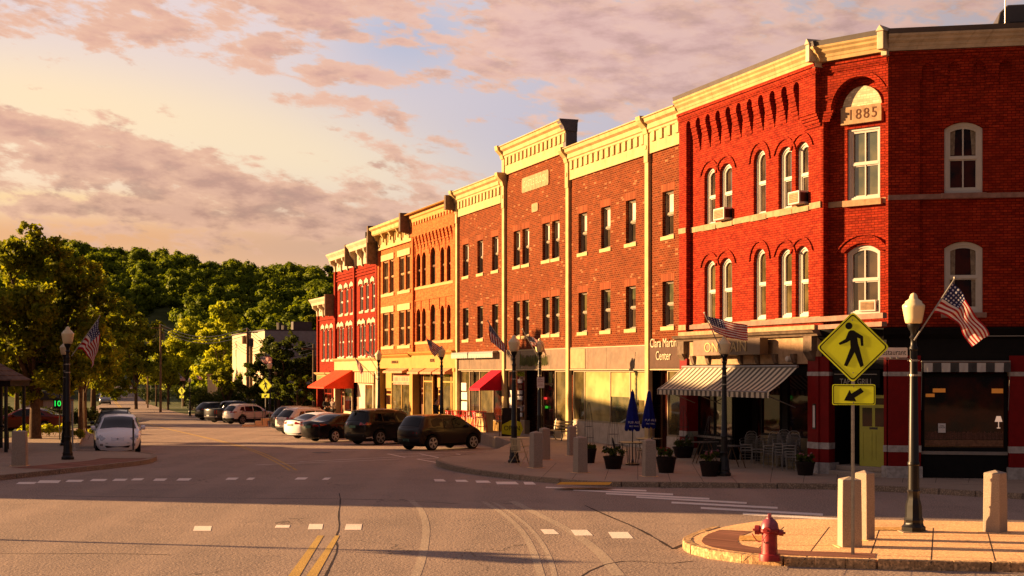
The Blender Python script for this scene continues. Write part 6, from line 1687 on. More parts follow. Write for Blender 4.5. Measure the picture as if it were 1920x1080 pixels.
# ---------------------------------------------------------------- hydrant
p = gp(1443, 1046, sz); hy = thing('fire_hydrant', 'red fire hydrant with silver bonnet on the near kerb island', 'fire hydrant', tuple(p), math.radians(-35)); H = zat(963, p.y) - p.z; k = H/.80
mb = MB(); mb.lathe([(.15, -.05), (.15, .05), (.145, .07), (.115, .075), (.11, .12), (.105, .45), (.12, .46), (.14, .48), (.14, .52), (.125, .53)], 18)
obj('barrel', mb, m_hydred, hy, smooth='auto')
mb = MB(); mb.lathe([(.13, .53), (.125, .56), (.115, .62), (.085, .68), (.05, .71), (.045, .73)], 18); mb.lathe([(.028, .73), (.026, .80)], 5)
obj('bonnet', mb, m_hydwht, hy, smooth='auto')
def nozzle(dx, dy, z_, r, L_):
    mb = MB(); d_ = Vector((dx, dy, 0)).normalized()
    mb.tube([d_*.08+Vector((0,0,z_)), d_*(.10+L_*.4)+Vector((0,0,z_)), d_*(.10+L_*.4)+Vector((0,0,z_)), d_*(.10+L_)+Vector((0,0,z_))], [r*.85, r*.85, r, r], 14)
    mb.tube([d_*(.10+L_)+Vector((0,0,z_)), d_*(.13+L_)+Vector((0,0,z_))], .022, 5); return mb
nz = obj('hose_nozzle', nozzle(-1, -.35, .50, .085, .10), m_hydred, hy, smooth='auto'); obj('hose_nozzle', nozzle(.2, -1, .52, .055, .08), m_hydred, hy, smooth='auto'); obj('hose_nozzle', nozzle(1, .3, .46, .055, .09), m_hydred, hy, smooth='auto')
mb = MB(); pts = [(-.17-.02*math.sin(i), -.12, .48-.16*math.sin(PI*i/8)) for i in range(9)]; pts = [(-.20+.22*i/8, -.14, .44-.14*math.sin(PI*i/8)) for i in range(9)]; mb.tube(pts, .008, 5); obj('chain', mb, m_hydred, hy)
hy.scale = (k*1.3, k*1.3, k)

# ---------------------------------------------------------------- planters
def planter(label, px, pyb, wtop, hpot, plant_h, seed, flowers=None, trellis=0):
    p = gp(px, pyb, pz); t = thing('planter', label, 'planter', tuple(p), seed*.7, 'flower planters on the plaza')
    r = wtop/2; mb = MB(); mb.lathe([(r*.72, 0), (r*.95, hpot*.86), (r*1.0, hpot*.87), (r*1.0, hpot), (r*.9, hpot), (r*.88, hpot-.04)], 18); obj('pot', mb, m_pot, t, smooth='auto')
    mb = MB(); mb.lathe([(0, hpot-.06), (r*.88, hpot-.06), (r*.88, hpot-.04), (0, hpot-.03)], 14); obj('soil', mb, m_soil, t)
    rnd = random.Random(seed); cl = [(rnd.uniform(-r, r)*.7, rnd.uniform(-r, r)*.7, hpot+plant_h*rnd.uniform(.2, .75), .10) for i in range(16)]
    leaves('foliage', cl, 700, .07, m_leafD, t, seed, shell=.2)
    fc = [(c[0], c[1], c[2]+.08, .05) for c in cl[:9]]
    if flowers: leaves('blossom', fc, 150, .045, flowers, t, seed+1, shell=.2)
    if trellis:
        mb = MB()
        for k in range(6): a = 2*PI*k/6; mb.tube([(r*.75*math.cos(a), r*.75*math.sin(a), hpot-.05), (r*.5*math.cos(a), r*.5*math.sin(a), hpot+trellis*.6), (r*.12*math.cos(a), r*.12*math.sin(a), hpot+trellis)], .006, 4)
        for z_ in (.3, .6): 
            ring_ = [(r*(.75-.45*z_)*math.cos(2*PI*k/12), r*(.75-.45*z_)*math.sin(2*PI*k/12), hpot+trellis*z_*.8) for k in range(13)]; mb.tube(ring_, .005, 4)
        obj('trellis', mb, m_black, t)
    return t
m_fpink = M('pink_blossom', (.55, .20, .22), .7, var=.3, scale=30); m_fwht = M('pale_blossom', (.55, .45, .42), .7, var=.2, scale=30); m_fred = M('red_blossom', (.4, .03, .03), .7, var=.3, scale=30)
planter('dark planter with pale flowers and wire obelisk beside the umbrella table', 1150, 879, .68, .42, .38, 1, m_fwht, 1.5)
planter('dark planter with red flowers just right of the bollard by the awning', 1249, 886, .66, .5, .35, 2, m_fred, 0)
planter('dark planter with pink flowers at the foot of the awning lamp', 1331, 893, .66, .46, .35, 3, m_fpink, 1.4)
planter('empty-looking dark planter hidden behind the mid-plaza bollard', 1104, 868, .55, .5, .12, 4, None, 1.6)
planter('low dark planter against the red pilaster and white base', 1281, 858, .80, .40, .30, 5, m_fwht, 1.5)
planter('dark planter with a pink bloom at the restaurant corner pilaster', 1510, 891, .62, .42, .26, 6, m_fpink, 0)

# ---------------------------------------------------------------- umbrella tables
def umbrella_table(px, pyb, pyt, pyc0, pyc1, lab_t, lab_u, topw=.95, white=False):
    p = gp(px, pyb, pz); Y = p.y
    t = thing('cafe_table', lab_t, 'table', tuple(p), .4, 'round cafe tables on the plaza')
    zt = zat(pyt, Y) - p.z
    mb = MB(); mb.lathe([(0, zt-.03), (topw/2, zt-.03), (topw/2, zt), (0, zt)], 22); obj('table_top', mb, m_metaldk, t)
    for k in range(4):
        a = PI/4 + k*PI/2; mb = MB(); mb.tube([(topw*.40*math.cos(a), topw*.40*math.sin(a), 0), (topw*.34*math.cos(a), topw*.34*math.sin(a), zt*.5), (topw*.40*math.cos(a), topw*.40*math.sin(a), zt-.03)], .014, 6); obj('leg', mb, m_black, t)
    u = thing('closed_umbrella', lab_u, 'umbrella', tuple(p), 0, 'closed blue cafe umbrellas')
    mb = MB(); zt2 = zat(pyc0, Y) - p.z; zb2 = zat(pyc1, Y) - p.z
    mb.tube([(0, 0, .05), (0, 0, zt2+.05)], .02, 8); obj('pole', mb, m_white if white else m_black, u)
    mb = MB(); mb.lathe([(.05, 0), (.24, 0), (.24, .04), (.05, .09), (.03, .2)], 16); obj('base', mb, m_black, u)
    mb = MB(); n = 28; prof_ = [(.02, 0), (.05, .02), (.075, .12), (.085, .22), (.13, .45), (.17, .75), (.20, 1.0), (.22, 1.15), (.20, 1.22)]
    H = zt2 - zb2; vs = []; fs = []
    for r, h in prof_:
        for k in range(n):
            a = 2*PI*k/n; rr = r*(1 + .28*math.sin(a*7)*(h/1.2)); zz = zt2 - h/1.22*H - (.06*math.sin(a*7+1) if h > 1.1 else 0); vs.append((rr*math.cos(a), rr*math.sin(a), zz))
    for i in range(len(prof_)-1):
        for k in range(n): k2 = (k+1) % n; fs.append((i*n+k, i*n+k2, (i+1)*n+k2, (i+1)*n+k))
    mb.add(vs, fs); cn = obj('canopy', mb, m_bluecloth, u, smooth=True)
    text_mesh('lettering', 'PUB ALE', .11, m_signwht, cn, T(.03, -.235, zb2+.26), .002)
    text_mesh('lettering', 'BREWING', .07, m_signwht, cn, T(.03, -.245, zb2+.13), .002)
umbrella_table(1186, 872, 829, 733, 806, 'round cafe table under the darker blue umbrella near the planter', 'closed dark blue umbrella left of the bollard', )
umbrella_table(1217, 862, 822, 733, 801, 'round cafe table mostly hidden behind the bollard', 'closed blue umbrella standing behind the bollard', white=True)
def curved_chair(label, px, pyb, rz, mat=None, group='metal cafe chairs on the plaza', zf=pz):
    p = gp(px, pyb, zf); t = thing('cafe_chair', label, 'chair', tuple(p), rz, group); build_chair(t, mat or m_black); return t
def build_chair(t, mat):
    mb = MB(); mb.prof([(-.21, .44), (.21, .43), (.21, .455), (-.21, .465)], -.21, .21); obj('seat', mb, mat, t, bevel=.006)
    mb = MB(); P = [(-.21, .22, .45), (-.22, .27, .70), (-.17, .30, .84), (-.08, .31, .90), (.08, .31, .90), (.17, .30, .84), (.22, .27, .70), (.21, .22, .45)]; mb.tube(P, .012, 6)
    for i in range(9):
        x_ = -.18+.045*i; zt_ = .88-.16*(abs(x_)/.2)**2.2; mb.tube([(x_, .225, .47), (x_*.95, .29, zt_)], .006, 4)
    for z_ in (.55, .63, .71, .79): mb.tube([(-.20, .245+(z_-.55)*.15, z_), (.20, .245+(z_-.55)*.15, z_)], .005, 4)
    obj('backrest', mb, mat, t)
    for sx in (-1, 1):
        mb = MB(); mb.tube([(sx*.20, -.20, .45), (sx*.23, -.25, 0)], .011, 6); obj('leg', mb, mat, t)
        mb = MB(); mb.tube([(sx*.20, .20, .45), (sx*.23, .28, 0)], .011, 6); obj('leg', mb, mat, t)
        mb = MB(); mb.tube([(sx*.21, -.20, .45), (sx*.25, -.20, .62), (sx*.25, -.05, .66), (sx*.23, .26, .66)], .011, 6); obj('armrest', mb, mat, t)
    mb = MB(); mb.tube([(-.20, -.20, .44), (.20, -.20, .44)], .010, 6); mb.tube([(-.215, -.22, .2), (.215, -.22, .2)], .007, 5); obj('stretcher', mb, mat, t)
curved_chair('dark curved cafe chair left of the umbrella table', 1165, 870, 1.4)
curved_chair('dark curved cafe chair right of the umbrella table', 1207, 868, -1.5)
# stacked chairs
proto = None; names = ['first', 'second', 'third', 'fourth', 'fifth', 'sixth']
stacks = [(1404, 872, 3, -.5), (1424, 876, 2, -.45), (1448, 880, 4, -.5), (1466, 883, 5, -.5), (1484, 887, 5, -.5), (1503, 884, 3, -.55)]
sd = ['the leftmost short stack by the trestle table', 'the low two-high stack under the awning', 'the third stack from the lamp post', 'the fourth stack from the lamp post', 'the tallest stack nearest the kerb', 'the last stack against the red pilaster']
lv = ['bottom', 'second', 'third', 'fourth', 'top']
for i, (px, py, n_, rz) in enumerate(stacks):
    p = gp(px, py-4, pz)
    for k in range(n_):
        lab = '%s grey metal chair in %s' % (lv[k] if k < n_-1 else 'topmost', sd[i]) if k else 'bottom grey metal chair in ' + sd[i]
        loc = (p.x - .015*k*math.sin(-rz), p.y - .02*k, p.z + .095*k)
        if proto is None: proto = thing('stacking_chair', lab, 'chair', loc, rz, 'stacked grey cafe chairs'); build_chair(proto, m_greymetal)
        else: copy_tree(proto, loc, rz, lab)
def folding_table(label, px, pyb, rz):
    p = gp(px, pyb, pz); t = thing('trestle_table', label, 'table', tuple(p), rz, 'tables under the awning')
    mb = MB(); mb.lathe([(0, .71), (.48, .71), (.48, .735), (0, .735)], 24); obj('table_top', mb, m_metaldk, t)
    for sx in (-1, 1):
        for sy in (-1, 1): mb = MB(); mb.tube([(sx*.12, sy*.25, .71), (sx*.38, sy*.25, 0)], .02, 6); obj('leg', mb, m_wood, t)
folding_table('low round folding table behind the awning lamp', 1372, 877, .3); folding_table('round folding table left of the awning lamp under the shop window', 1322, 868, .1)
hr = thing('hose_reel', 'coiled pale green garden hose against the shop base', 'hose', tuple(LR.w(LR.x(1306), -.25, .75)), LR.ang); mb = MB()
for k in range(5): mb.tube([(.28*(1-.04*k)*math.cos(2*PI*i/20), -.03*k, .36*(1-.05*k)*math.sin(2*PI*i/20)) for i in range(21)], .012, 5)
obj('coil', mb, M('pale_hose', (.12, .15, .11), .5, var=.1), hr)
# cream folding chair
p = gp(974, 872, pz); cc = thing('folding_chair', 'cream garden folding chair beside the plaza lamp post', 'chair', tuple(p), 2.5)
mb = MB()
for i in range(6): mb.box(-.22, .22, -.20+.07*i, -.15+.07*i, .44, .455)
obj('seat', mb, m_creamplastic, cc)
mb = MB()
for i in range(7): mb.box(-.20+.06*i, -.165+.06*i, .22+.0*i, .235, .50, .90)
mb.box(-.23, .23, .215, .24, .88, .93); obj('backrest', mb, m_creamplastic, cc)
for sx in (-1, 1):
    mb = MB(); mb.tube([(sx*.23, .24, .92), (sx*.23, -.25, 0)], .014, 6); obj('leg', mb, m_creamplastic, cc)
    mb = MB(); mb.tube([(sx*.23, -.20, .46), (sx*.23, .30, 0)], .014, 6); obj('leg', mb, m_creamplastic, cc)
    mb = MB(); mb.box(sx*.25-.02, sx*.25+.02, -.22, .22, .64, .665); obj('armrest', mb, m_creamplastic, cc)
# open sign
p = gp(957, 818, pz); os_ = thing('sandwich_board', 'yellow and black OPEN board on the pavement behind the lamp', 'sign', tuple(p), -.1)
mb = MB(); mb.prof([(-.02, .0), (.30, .0), (.16, 1.35), (.12, 1.35)], -.42, .45); obj('board', mb, m_pot, os_)
mb = MB(); mb.prism([(-.42, .12), (.45, .0), (.62, .35), (.50, .68), (.10, .80), (-.40, .55)], -.06, -.03); bp = obj('panel', mb, M('yellow_board_paint', (.50, .50, .02), .5, var=.05), os_)
text_mesh('lettering', 'OPEN', .32, m_signblk, bp, T(.08, -.068, .38), .004, sx=.95)
mb = MB(); mb.tube([(-.52, -.1, -.25), (-.50, -.1, 1.0)], .02, 6); obj('stake', mb, m_black, os_)
# bench
p = gp(1047, 826, pz); be = thing('bench', 'pale slatted bench with curled iron legs in front of the shop', 'bench', tuple(p), LONG.ang+.25)
mb = MB()
for i in range(4): mb.box(-.7, .7, -.24+.12*i, -.15+.12*i, .43, .46)
obj('seat', mb, m_cream, be)
mb = MB()
for i in range(3): mb.box(-.7, .7, .26+.02*i, .28+.02*i, .52+.13*i, .61+.13*i)
obj('backrest', mb, m_cream, be)
for sx in (-.6, .6):
    mb = MB(); mb.tube([(sx, -.30, 0), (sx, -.20, .22), (sx, -.26, .43), (sx, .2, .43)], .025, 6); mb.tube([(sx, .32, 0), (sx, .16, .22), (sx, .22, .43), (sx, .34, .95)], .025, 6)
    mb.tube([(sx, -.28+.08*math.cos(a*.7), .62+.08*math.sin(a*.7)) for a in range(9)], .015, 5); mb.tube([(sx, -.26, .43), (sx, -.28, .62), (sx, .28, .66)], .02, 6); obj('leg', mb, m_black, be)
# red stools and high tables
def stool(t, mat):
    mb = MB(); mb.lathe([(0, .74), (.15, .74), (.16, .76), (.15, .775), (0, .77)], 12); obj('seat', mb, mat, t)
    mb = MB(); mb.tube([(-.14, .12, .76), (-.15, .17, 1.02), (.15, .17, 1.02), (.14, .12, .76)], .014, 6); mb.box(-.04, .04, .13, .15, .78, 1.0); obj('backrest', mb, mat, t)
    for sx in (-1, 1):
        for sy in (-1, 1): mb = MB(); mb.tube([(sx*.12, sy*.12, .75), (sx*.21, sy*.21, 0)], [.022, .015], 6); obj('leg', mb, mat, t)
    mb = MB(); r = .17; mb.tube([(r, r, .3), (-r, r, .3), (-r, -r, .3), (r, -r, .3), (r, r, .3)], .01, 5); obj('footrest', mb, mat, t)
st = None
for px, Y, rz, lab in ((843, 75.5, .3, 'red metal bar stool nearest the black lamp post'), (853, 77, 1.2, 'red metal bar stool behind the first high table'), (868, 74.6, 2.6, 'red metal bar stool left of the window posters'),
                       (876, 76.5, .4, 'red metal bar stool below the window posters'), (893, 73.4, 2.2, 'red metal bar stool facing the red awning'), (904, 72.2, -.4, 'red metal bar stool right of the last high table'), (912, 73.5, .9, 'red metal bar stool under the red awning')):
    loc = (at(px, Y), Y, pz(Y))
    if st is None: st = thing('bar_stool', lab, 'bar stool', loc, rz, 'red bar stools'); stool(st, m_redmetal)
    else: copy_tree(st, loc, rz, lab)
tb = None
for px, Y, lab in ((848, 74.6, 'tall red cafe table nearest the black lamp post'), (861, 75.4, 'tall red cafe table before the window posters'), (884, 74.2, 'tall red cafe table between the stools'), (899, 73.4, 'tall red cafe table beside the red awning')):
    loc = (at(px, Y), Y, pz(Y))
    if tb is None:
        tb = thing('high_table', lab, 'table', loc, .2, 'tall red cafe tables'); mb = MB(); mb.box(-.32, .32, -.32, .32, 1.02, 1.05); obj('table_top', mb, m_redmetal, tb)
        for sx in (-1, 1):
            for sy in (-1, 1): mb = MB(); mb.tube([(sx*.27, sy*.27, 1.02), (sx*.32, sy*.32, 0)], [.03, .018], 6); obj('leg', mb, m_redmetal, tb)
    else: copy_tree(tb, loc, .2, lab)
ct = thing('serving_counter', 'pale counter shelf with cream front by the red awning', 'counter', tuple(LB.w(xg(938), -.9, pz(70))), LB.ang)
mb = MB(); mb.box(-.9, .9, -.2, .2, 0, .95); obj('front', mb, m_cream, ct); mb = MB(); mb.box(-1.1, .95, -.30, .25, .95, 1.0); obj('shelf', mb, m_stone, ct)
# green LED sign, bike rack
Y = 74; ls = thing('speed_sign', 'dark post with green lit digits beside the left lamp', 'sign', (at(112, Y), Y, sz(Y)))
mb = MB(); mb.tube([(0, 0, 0), (0, 0, 2.4)], .035, 8); obj('post', mb, m_pole, ls)
mb = MB(); z_ = zat(757, Y) - sz(Y); mb.box(-.30, .10, -.10, -.04, z_-.26, z_+.26); bb = obj('display', mb, m_black, ls)
text_mesh('lettering', '10', .42, m_led, bb, T(-.10, -.11, z_), .004)
p = gp(8, 842, sz); br_ = thing('bike_rack', 'black hoop bike rack at the left edge of the pavement', 'bike rack', tuple(p)); mb = MB()
mb.tube([(.16, 0, 0), (.16, 0, .75), (.10, 0, .90), (-.05, 0, 1.0), (-.5, 0, 1.0), (-.68, 0, .9), (-.74, 0, .75), (-.74, 0, 0)], .045, 8); obj('hoop', mb, m_pole, br_, smooth='auto')
# thin black signpost beside the white car
for px, pyb, pyt, lab, c_ in ((250, 845, 787, 'thin grey signpost standing in front of the white car', m_metaldk), (136, 845, 752, 'thin steel post right of the left corner lamp', m_steel), (158, 822, 752, 'twin pale post near the small dark shrub', m_cream)):
    p = gp(px, pyb, sz); t = thing('signpost', lab, 'post', tuple(p)); mb = MB(); h = zat(pyt, p.y) - p.z; mb.box(-.035, .035, -.02, .02, 0, h); obj('post', mb, c_, t); mb = MB(); mb.box(-.07, .07, -.05, .05, 0, .03); obj('foot', mb, m_steel, t)
# gazebo, off to the left
gz = thing('gazebo', 'park gazebo with shingled hip roof at the left edge', 'gazebo', (at(-88, 60), 60, sz(60)))
mb = MB(); r = 3.15; ze = zat(713, 60) - sz(60); za = ze + 1.75
ring_ = [(r*math.cos(PI/8+k*PI/4), r*math.sin(PI/8+k*PI/4)) for k in range(8)]
for k in range(8):
    a, c = ring_[k], ring_[(k+1) % 8]
    for j in range(9):
        t0, t1 = j/9, (j+1)/9
        f_ = lambda q, t, dz: (q[0]*(1-t), q[1]*(1-t), ze + (za-ze)*t + dz)
        mb.quad(f_(a, t0, .03), f_(c, t0, .03), f_(c, t1, .0), f_(a, t1, .0)); mb.quad(f_(a, t0, .03), f_(c, t0, .03), f_(c, t0, -.01), f_(a, t0, -.01))
obj('roof', mb, M('cedar_shingle', (.13, .085, .065), .85, var=.3, scale=4, bump=.4), gz, recalc=False)
mb = MB()
for k in range(8): mb.tube([(ring_[k][0]*.9, ring_[k][1]*.9, 0), (ring_[k][0]*.9, ring_[k][1]*.9, ze)], .08, 8)
obj('post', mb, m_black, gz); mb = MB(); P = [(q[0]*.97, q[1]*.97) for q in ring_]
vs = [(a, b_, ze-.25) for a, b_ in P] + [(a, b_, ze) for a, b_ in P]; mb.add(vs, [(i, (i+1) % 8, (i+1) % 8+8, i+8) for i in range(8)] + [tuple(range(8))]); obj('fascia', mb, m_blackwood, gz)
# ---------------------------------------------------------------- buildings across the street (outside the frame on the left; they throw the long shade)
def block(label, x0, x1, y0, y1, z1, mat):
    t = thing('brick_building', label, 'building', (x1, y0, 0)); mb = MB(); mb.box(x0-x1, 0, 0, y1-y0, -2, z1); obj('wall', mb, mat, t)
    mb = MB(); mb.box(x0-x1-.3, .4, -.3, y1-y0+.3, z1-.5, z1+.12); obj('cornice', mb, m_cream, t)
    n_ = int((y1-y0)/2.6)
    for i in range(n_):
        for zz in (1.0, 4.6, 8.0):
            if zz + 2 < z1:
                f = MB(); yc = (i+.5)*(y1-y0)/n_; f.box(.0, .06, yc-.55, yc+.55, zz, zz+1.8); w_ = obj('window', f, m_winwhite, t); f = MB(); f.box(.05, .07, yc-.45, yc+.45, zz+.1, zz+1.7); obj('pane', f, m_glass, w_)
    return t
block('tall red brick block across the street to the left', -46, -33, 45.0, 58.6, 13.2, m_red3)
block('lower brown brick building beside the tall red block', -45, -33, 58.7, 64.0, 11.3, m_brown)
block('two storey tan building at the end of the left block', -44, -33, 64.1, 72.0, 9.9, m_orange)
# pale hall behind the trees
Y = 150; hx = at(497, Y); hall = thing('rendered_hall', 'cream rendered hall with flat grey roof behind the dark trees', 'building', (hx, Y, 0), LONG.ang)
mb = MB(); hz = zat(620, Y); mb.box(-22, 0, 0, 20, -4, hz); obj('wall', mb, m_white, hall)
mb = MB(); mb.box(-22.1, .06, -.1, 20, hz, hz+.14); obj('roof', mb, m_metaldk, hall)
mb = MB(); mb.box(.01, .08, -.05, 20.1, hz-2.2, hz-.01); mb.box(.01, .05, -.05, 20.1, -3, hz-2.21); obj('gable_cladding', mb, M('grey_cladding', (.36, .31, .30), .7, var=.12), hall)
mb = MB(); mb.tube([(-9, -.15, -3), (-9, -.15, hz)], .25, 8); mb.tube([(-8.0, -.15, -3), (-8.0, -.15, hz-1.2)], .18, 8); mb.box(-8.2, -7.4, -.5, -.1, hz-1.5, hz-.6); mb.box(-12, -11.2, -.5, 0, hz-1.2, hz-.3); obj('downpipe', mb, m_wood, hall)
mb = MB(); mb.box(-1.2, .0, 3, 5, hz+.14, hz+1.0); mb.lathe([(.3, hz), (.3, hz+.5)], 8, (-5, 3, 0)); mb.lathe([(.3, hz), (.35, hz+.9)], 8, (-10, 4, 0)); mb.lathe([(.3, hz), (.35, hz+1.3)], 8, (-13, 4, 0)); obj('roof_vent', mb, m_metaldk, hall)
p = gp(603, 849); mh = thing('manhole_cover', 'round iron manhole cover in the road before the parked cars', 'manhole', (p.x, p.y, p.z+.004)); mb = MB(); mb.lathe([(0, 0), (.42, 0), (.42, .008), (.36, .008), (.36, .005), (0, .005)], 28); obj('lid', mb, M('worn_iron', (.05, .035, .03), .6, metal=.3), mh)
Y = 172; pl_ = thing('gate_pillar', 'tall cream pillar behind the dark parked pickup', 'pillar', (at(398.5, Y), Y, g(Y))); mb = MB(); h = zat(705, Y)-g(Y); mb.box(-.5, .5, -.5, .5, 0, h); obj('shaft', mb, m_whitebase, pl_); mb = MB(); mb.box(-.6, .6, -.6, .6, h, h+.25); obj('cap', mb, m_stone, pl_)
Y = 112; pw_ = thing('white_shed', 'pale walled shed half hidden behind the big maple', 'shed', (at(78, Y), Y, g(Y))); mb = MB(); mb.box(-1.6, 1.6, 0, 3, 0, 2.0); obj('wall', mb, M('pinkish_render', (.33, .24, .22), .8, var=.1), pw_); mb = MB(); mb.prism([(-1.8, 2.0), (1.8, 2.0), (0, 2.7)], -.2, 3.2); obj('roof', mb, m_roof, pw_)
mb = MB(); mb.box(-.12, .12, -.03, 0, 0, 2.0); obj('corner_board', mb, m_windark, pw_)
# utility poles and wires
def upole(label, px, pyt, Y, arms=1, r=.13):
    t = thing('utility_pole', label, 'utility pole', (at(px, Y), Y, g(Y)), .5); h = zat(pyt, Y) - g(Y)
    mb = MB(); mb.tube([(0, 0, -.2), (0, 0, h)], [r*1.3, r*.8], 8); obj('pole', mb, m_wood, t)
    for k in range(arms): mb = MB(); mb.box(-1.1, 1.1, -.05, .05, h-.5-.8*k, h-.38-.8*k); obj('crossarm', mb, m_wood, t)
    mb = MB(); mb.lathe([(.2, h-1.9), (.22, h-1.1)], 8, (.3, 0, 0)); obj('transformer', mb, m_metaldk, t)
    return Vector((at(px, Y), Y, zat(pyt, Y)))
u1 = upole('leaning pair utility pole standing over the uphill road', 301, 608, 170); u2 = upole('slim utility pole just left of the roadside pair', 277, 618, 200, r=.1); u3 = upole('utility pole in front of the cream hall wall', 464, 615, 146); u4 = upole('utility pole before the far red brick building', 588, 645, 128)
wr = thing('overhead_wires', 'thin overhead power wires strung between the utility poles', 'wires', tuple(u1)); mb = MB()
for a, c in ((u1, u3), (u3, u4), (u2, u1)):
    for dz in (0, .35, .7): 
        P = []
        for i in range(13): t_ = i/12; q = a.lerp(c, t_); P.append((q.x-u1.x, q.y-u1.y, q.z-u1.z-dz-1.2*math.sin(PI*t_)))
        mb.tube(P, .03, 4)
obj('cable', mb, m_black, wr)
# ramp and railing beside the parked cars
rp = gp(478, 800, g); rmp = thing('concrete_ramp', 'low concrete steps and ramp with black railing between parked cars', 'ramp', tuple(rp), LONG.ang*0+.1)
mb = MB(); mb.box(-.95, .9, -.2, 1.0, -.05, .14); mb.box(.0, .9, -.1, 1.0, .14, .42); mb.box(.45, 1.2, .0, 1.0, .42, .62); obj('step', mb, m_oldconc, rmp, bevel=.01)
mb = MB()
for x in (-.95, 0, .55, 1.1): mb.tube([(x, -.1, -.05), (x, -.1, 1.15)], .022, 6)
mb.tube([(-.95, -.1, 1.15), (1.3, -.1, 1.2)], .022, 6); mb.tube([(-.95, -.1, .65), (1.3, -.1, .7)], .018, 6); obj('railing', mb, m_black, rmp)
# ---------------------------------------------------------------- cars
def smooth_line(P, it=2):
    for _ in range(it):
        R_ = [P[0]]
        for a, c in zip(P, P[1:]): R_ += [(a[0]*.75+c[0]*.25, a[1]*.75+c[1]*.25), (a[0]*.25+c[0]*.75, a[1]*.25+c[1]*.75)]
        P = R_ + [P[-1]]
    return P
def make_car(name, label, S, paint_m, cat='car', group='parked cars'):
    """x: 0 rear .. L front. body shell, glass, lamps, bumpers, plates, mirrors, four wheels with rims"""
    L, W, xr, xf, rw, belt = S['L'], S['W'], S['xr'], S['xf'], S['rw'], S['belt']; zb = S.get('zb', .24)
    t = thing(name, label, cat, (0, 0, 0), 0, group)
    ox = L/2
    top = smooth_line(S['top'], 2); ra = rw + .055
    def archpts(xc, front_first=True):
        P = []
        for k in range(13):
            a = PI*k/12; P.append((xc + ra*math.cos(a), max(zb, rw + ra*math.sin(a) if True else 0)))
        return P
    a0 = math.asin((rw - zb)/ra) if rw > zb else 0
    def arc(xc):
        s_ = -a0; e_ = PI + a0
        return [(xc + ra*math.cos(s_ + (e_-s_)*k/14), rw + ra*math.sin(s_ + (e_-s_)*k/14)) for k in range(15)]
    bottom = [(top[-1][0]-.05, zb)] + arc(xf) + arc(xr) + [(top[0][0]+.04, zb)]
    out = top + bottom                       # rear -> front over the roof, then back along the sill
    w0 = W/2; tum = S.get('tum', .36)
    def Wd(x, z):
        w_ = w0
        if z > belt: w_ -= (z-belt)*tum + .03*min(1, (z-belt)/.05)
        else: w_ -= .05*((belt-.15-z)/.6)**2
        q = abs(2*x/L - 1); w_ *= 1 - .13*max(0, q-.62)**2/.144*S.get('plan', 1)
        return w_
    r = .08
    def side(sg):
        def f(x, z):
            d_ = edge_dist((x, z), out); y = Wd(x, z)
            if d_ < r: y -= r*(1 - math.sqrt(max(0, 1-(1-d_/r)**2)))
            return (x-ox, sg*y, z)
        return f
    mb = MB(); clad = S.get('clad', 0)
    mb.grid_poly(out, .13, side(1)); nf = len(mb.f); nv = len(mb.v)
    mb.v += [(x, -y, z) for x, y, z in mb.v[:nv]]; mb.f += [tuple(i+nv for i in f[::-1]) for f in mb.f[:nf]]; mb.mi += [0]*nf
    NC = 8; n_ = len(out); st = len(mb.v); nt_ = len(top)
    def crown(i, tt):
        (x0, z0), (x1, z1) = out[(i-1) % n_], out[(i+1) % n_]; dx, dz = x1-x0, z1-z0; l_ = math.hypot(dx, dz) or 1
        nx, nz = -dz/l_, dx/l_
        if i >= nt_: return 0, 0
        c_ = (.035 + .09*abs(nx)*S.get('plan', 1))*(1-tt*tt)
        if i in (0, nt_-1): c_ *= .8
        return nx*c_, nz*c_
    for i, (x, z) in enumerate(out):
        y = Wd(x, z) - r
        for k in range(NC+1):
            tt = 1 - 2*k/NC; cx, cz = crown(i, tt); mb.v.append((x-ox+cx, y*tt, z+cz))
    for i in range(n_):
        j = (i+1) % n_
        for k in range(NC): mb.f.append((st+i*(NC+1)+k, st+j*(NC+1)+k, st+j*(NC+1)+k+1, st+i*(NC+1)+k+1)); mb.mi.append(0)
    if clad:
        for q, f in enumerate(mb.f):
            zc_ = sum(mb.v[i][2] for i in f)/len(f)
            if zc_ < clad: mb.mi[q] = 1
            elif S.get('archclad') and any(math.hypot(sum(mb.v[i][0] for i in f)/len(f)+ox-xc, zc_-rw) < ra+.07 for xc in (xf, xr)) : mb.mi[q] = 1
    obj('body', mb, [paint_m, m_trim], t, smooth='auto')
    # side glass
    def patch(nm, poly, mat, off=.010, step=.12, sides=(1, -1), par=t):
        for sg in sides:
            m_ = MB(); m_.grid_poly(poly, step, lambda x, z: (x-ox, sg*(Wd(x, z)+off), z)); obj(nm, m_, mat, par, smooth=True)
    for poly in S['win']: patch('side_window', poly, m_carglass)
    # front and rear screens follow the top line
    def screen(nm, xa, xb, mat, inset=.10, off=.012):
        P = [i for i in range(1, nt_-1) if xa <= top[i][0] <= xb]
        if len(P) < 2: return
        m_ = MB()
        for i in P:
            (x0, z0), (x1, z1) = top[i-1], top[i+1]; dx, dz = x1-x0, z1-z0; l_ = math.hypot(dx, dz); nx, nz = -dz/l_, dx/l_
            y = Wd(*top[i]) - r - inset + .05
            for k in range(NC+1):
                tt = 1-2*k/NC; cx, cz = crown(i, tt*(y/(Wd(*top[i])-r))); m_.v.append((top[i][0]-ox+cx+nx*off, y*tt, top[i][1]+cz+nz*off))
        for a in range(len(P)-1):
            for k in range(NC): m_.f.append((a*(NC+1)+k, a*(NC+1)+k+1, (a+1)*(NC+1)+k+1, (a+1)*(NC+1)+k)); m_.mi.append(0)
        return obj(nm, m_, mat, t, smooth=True)
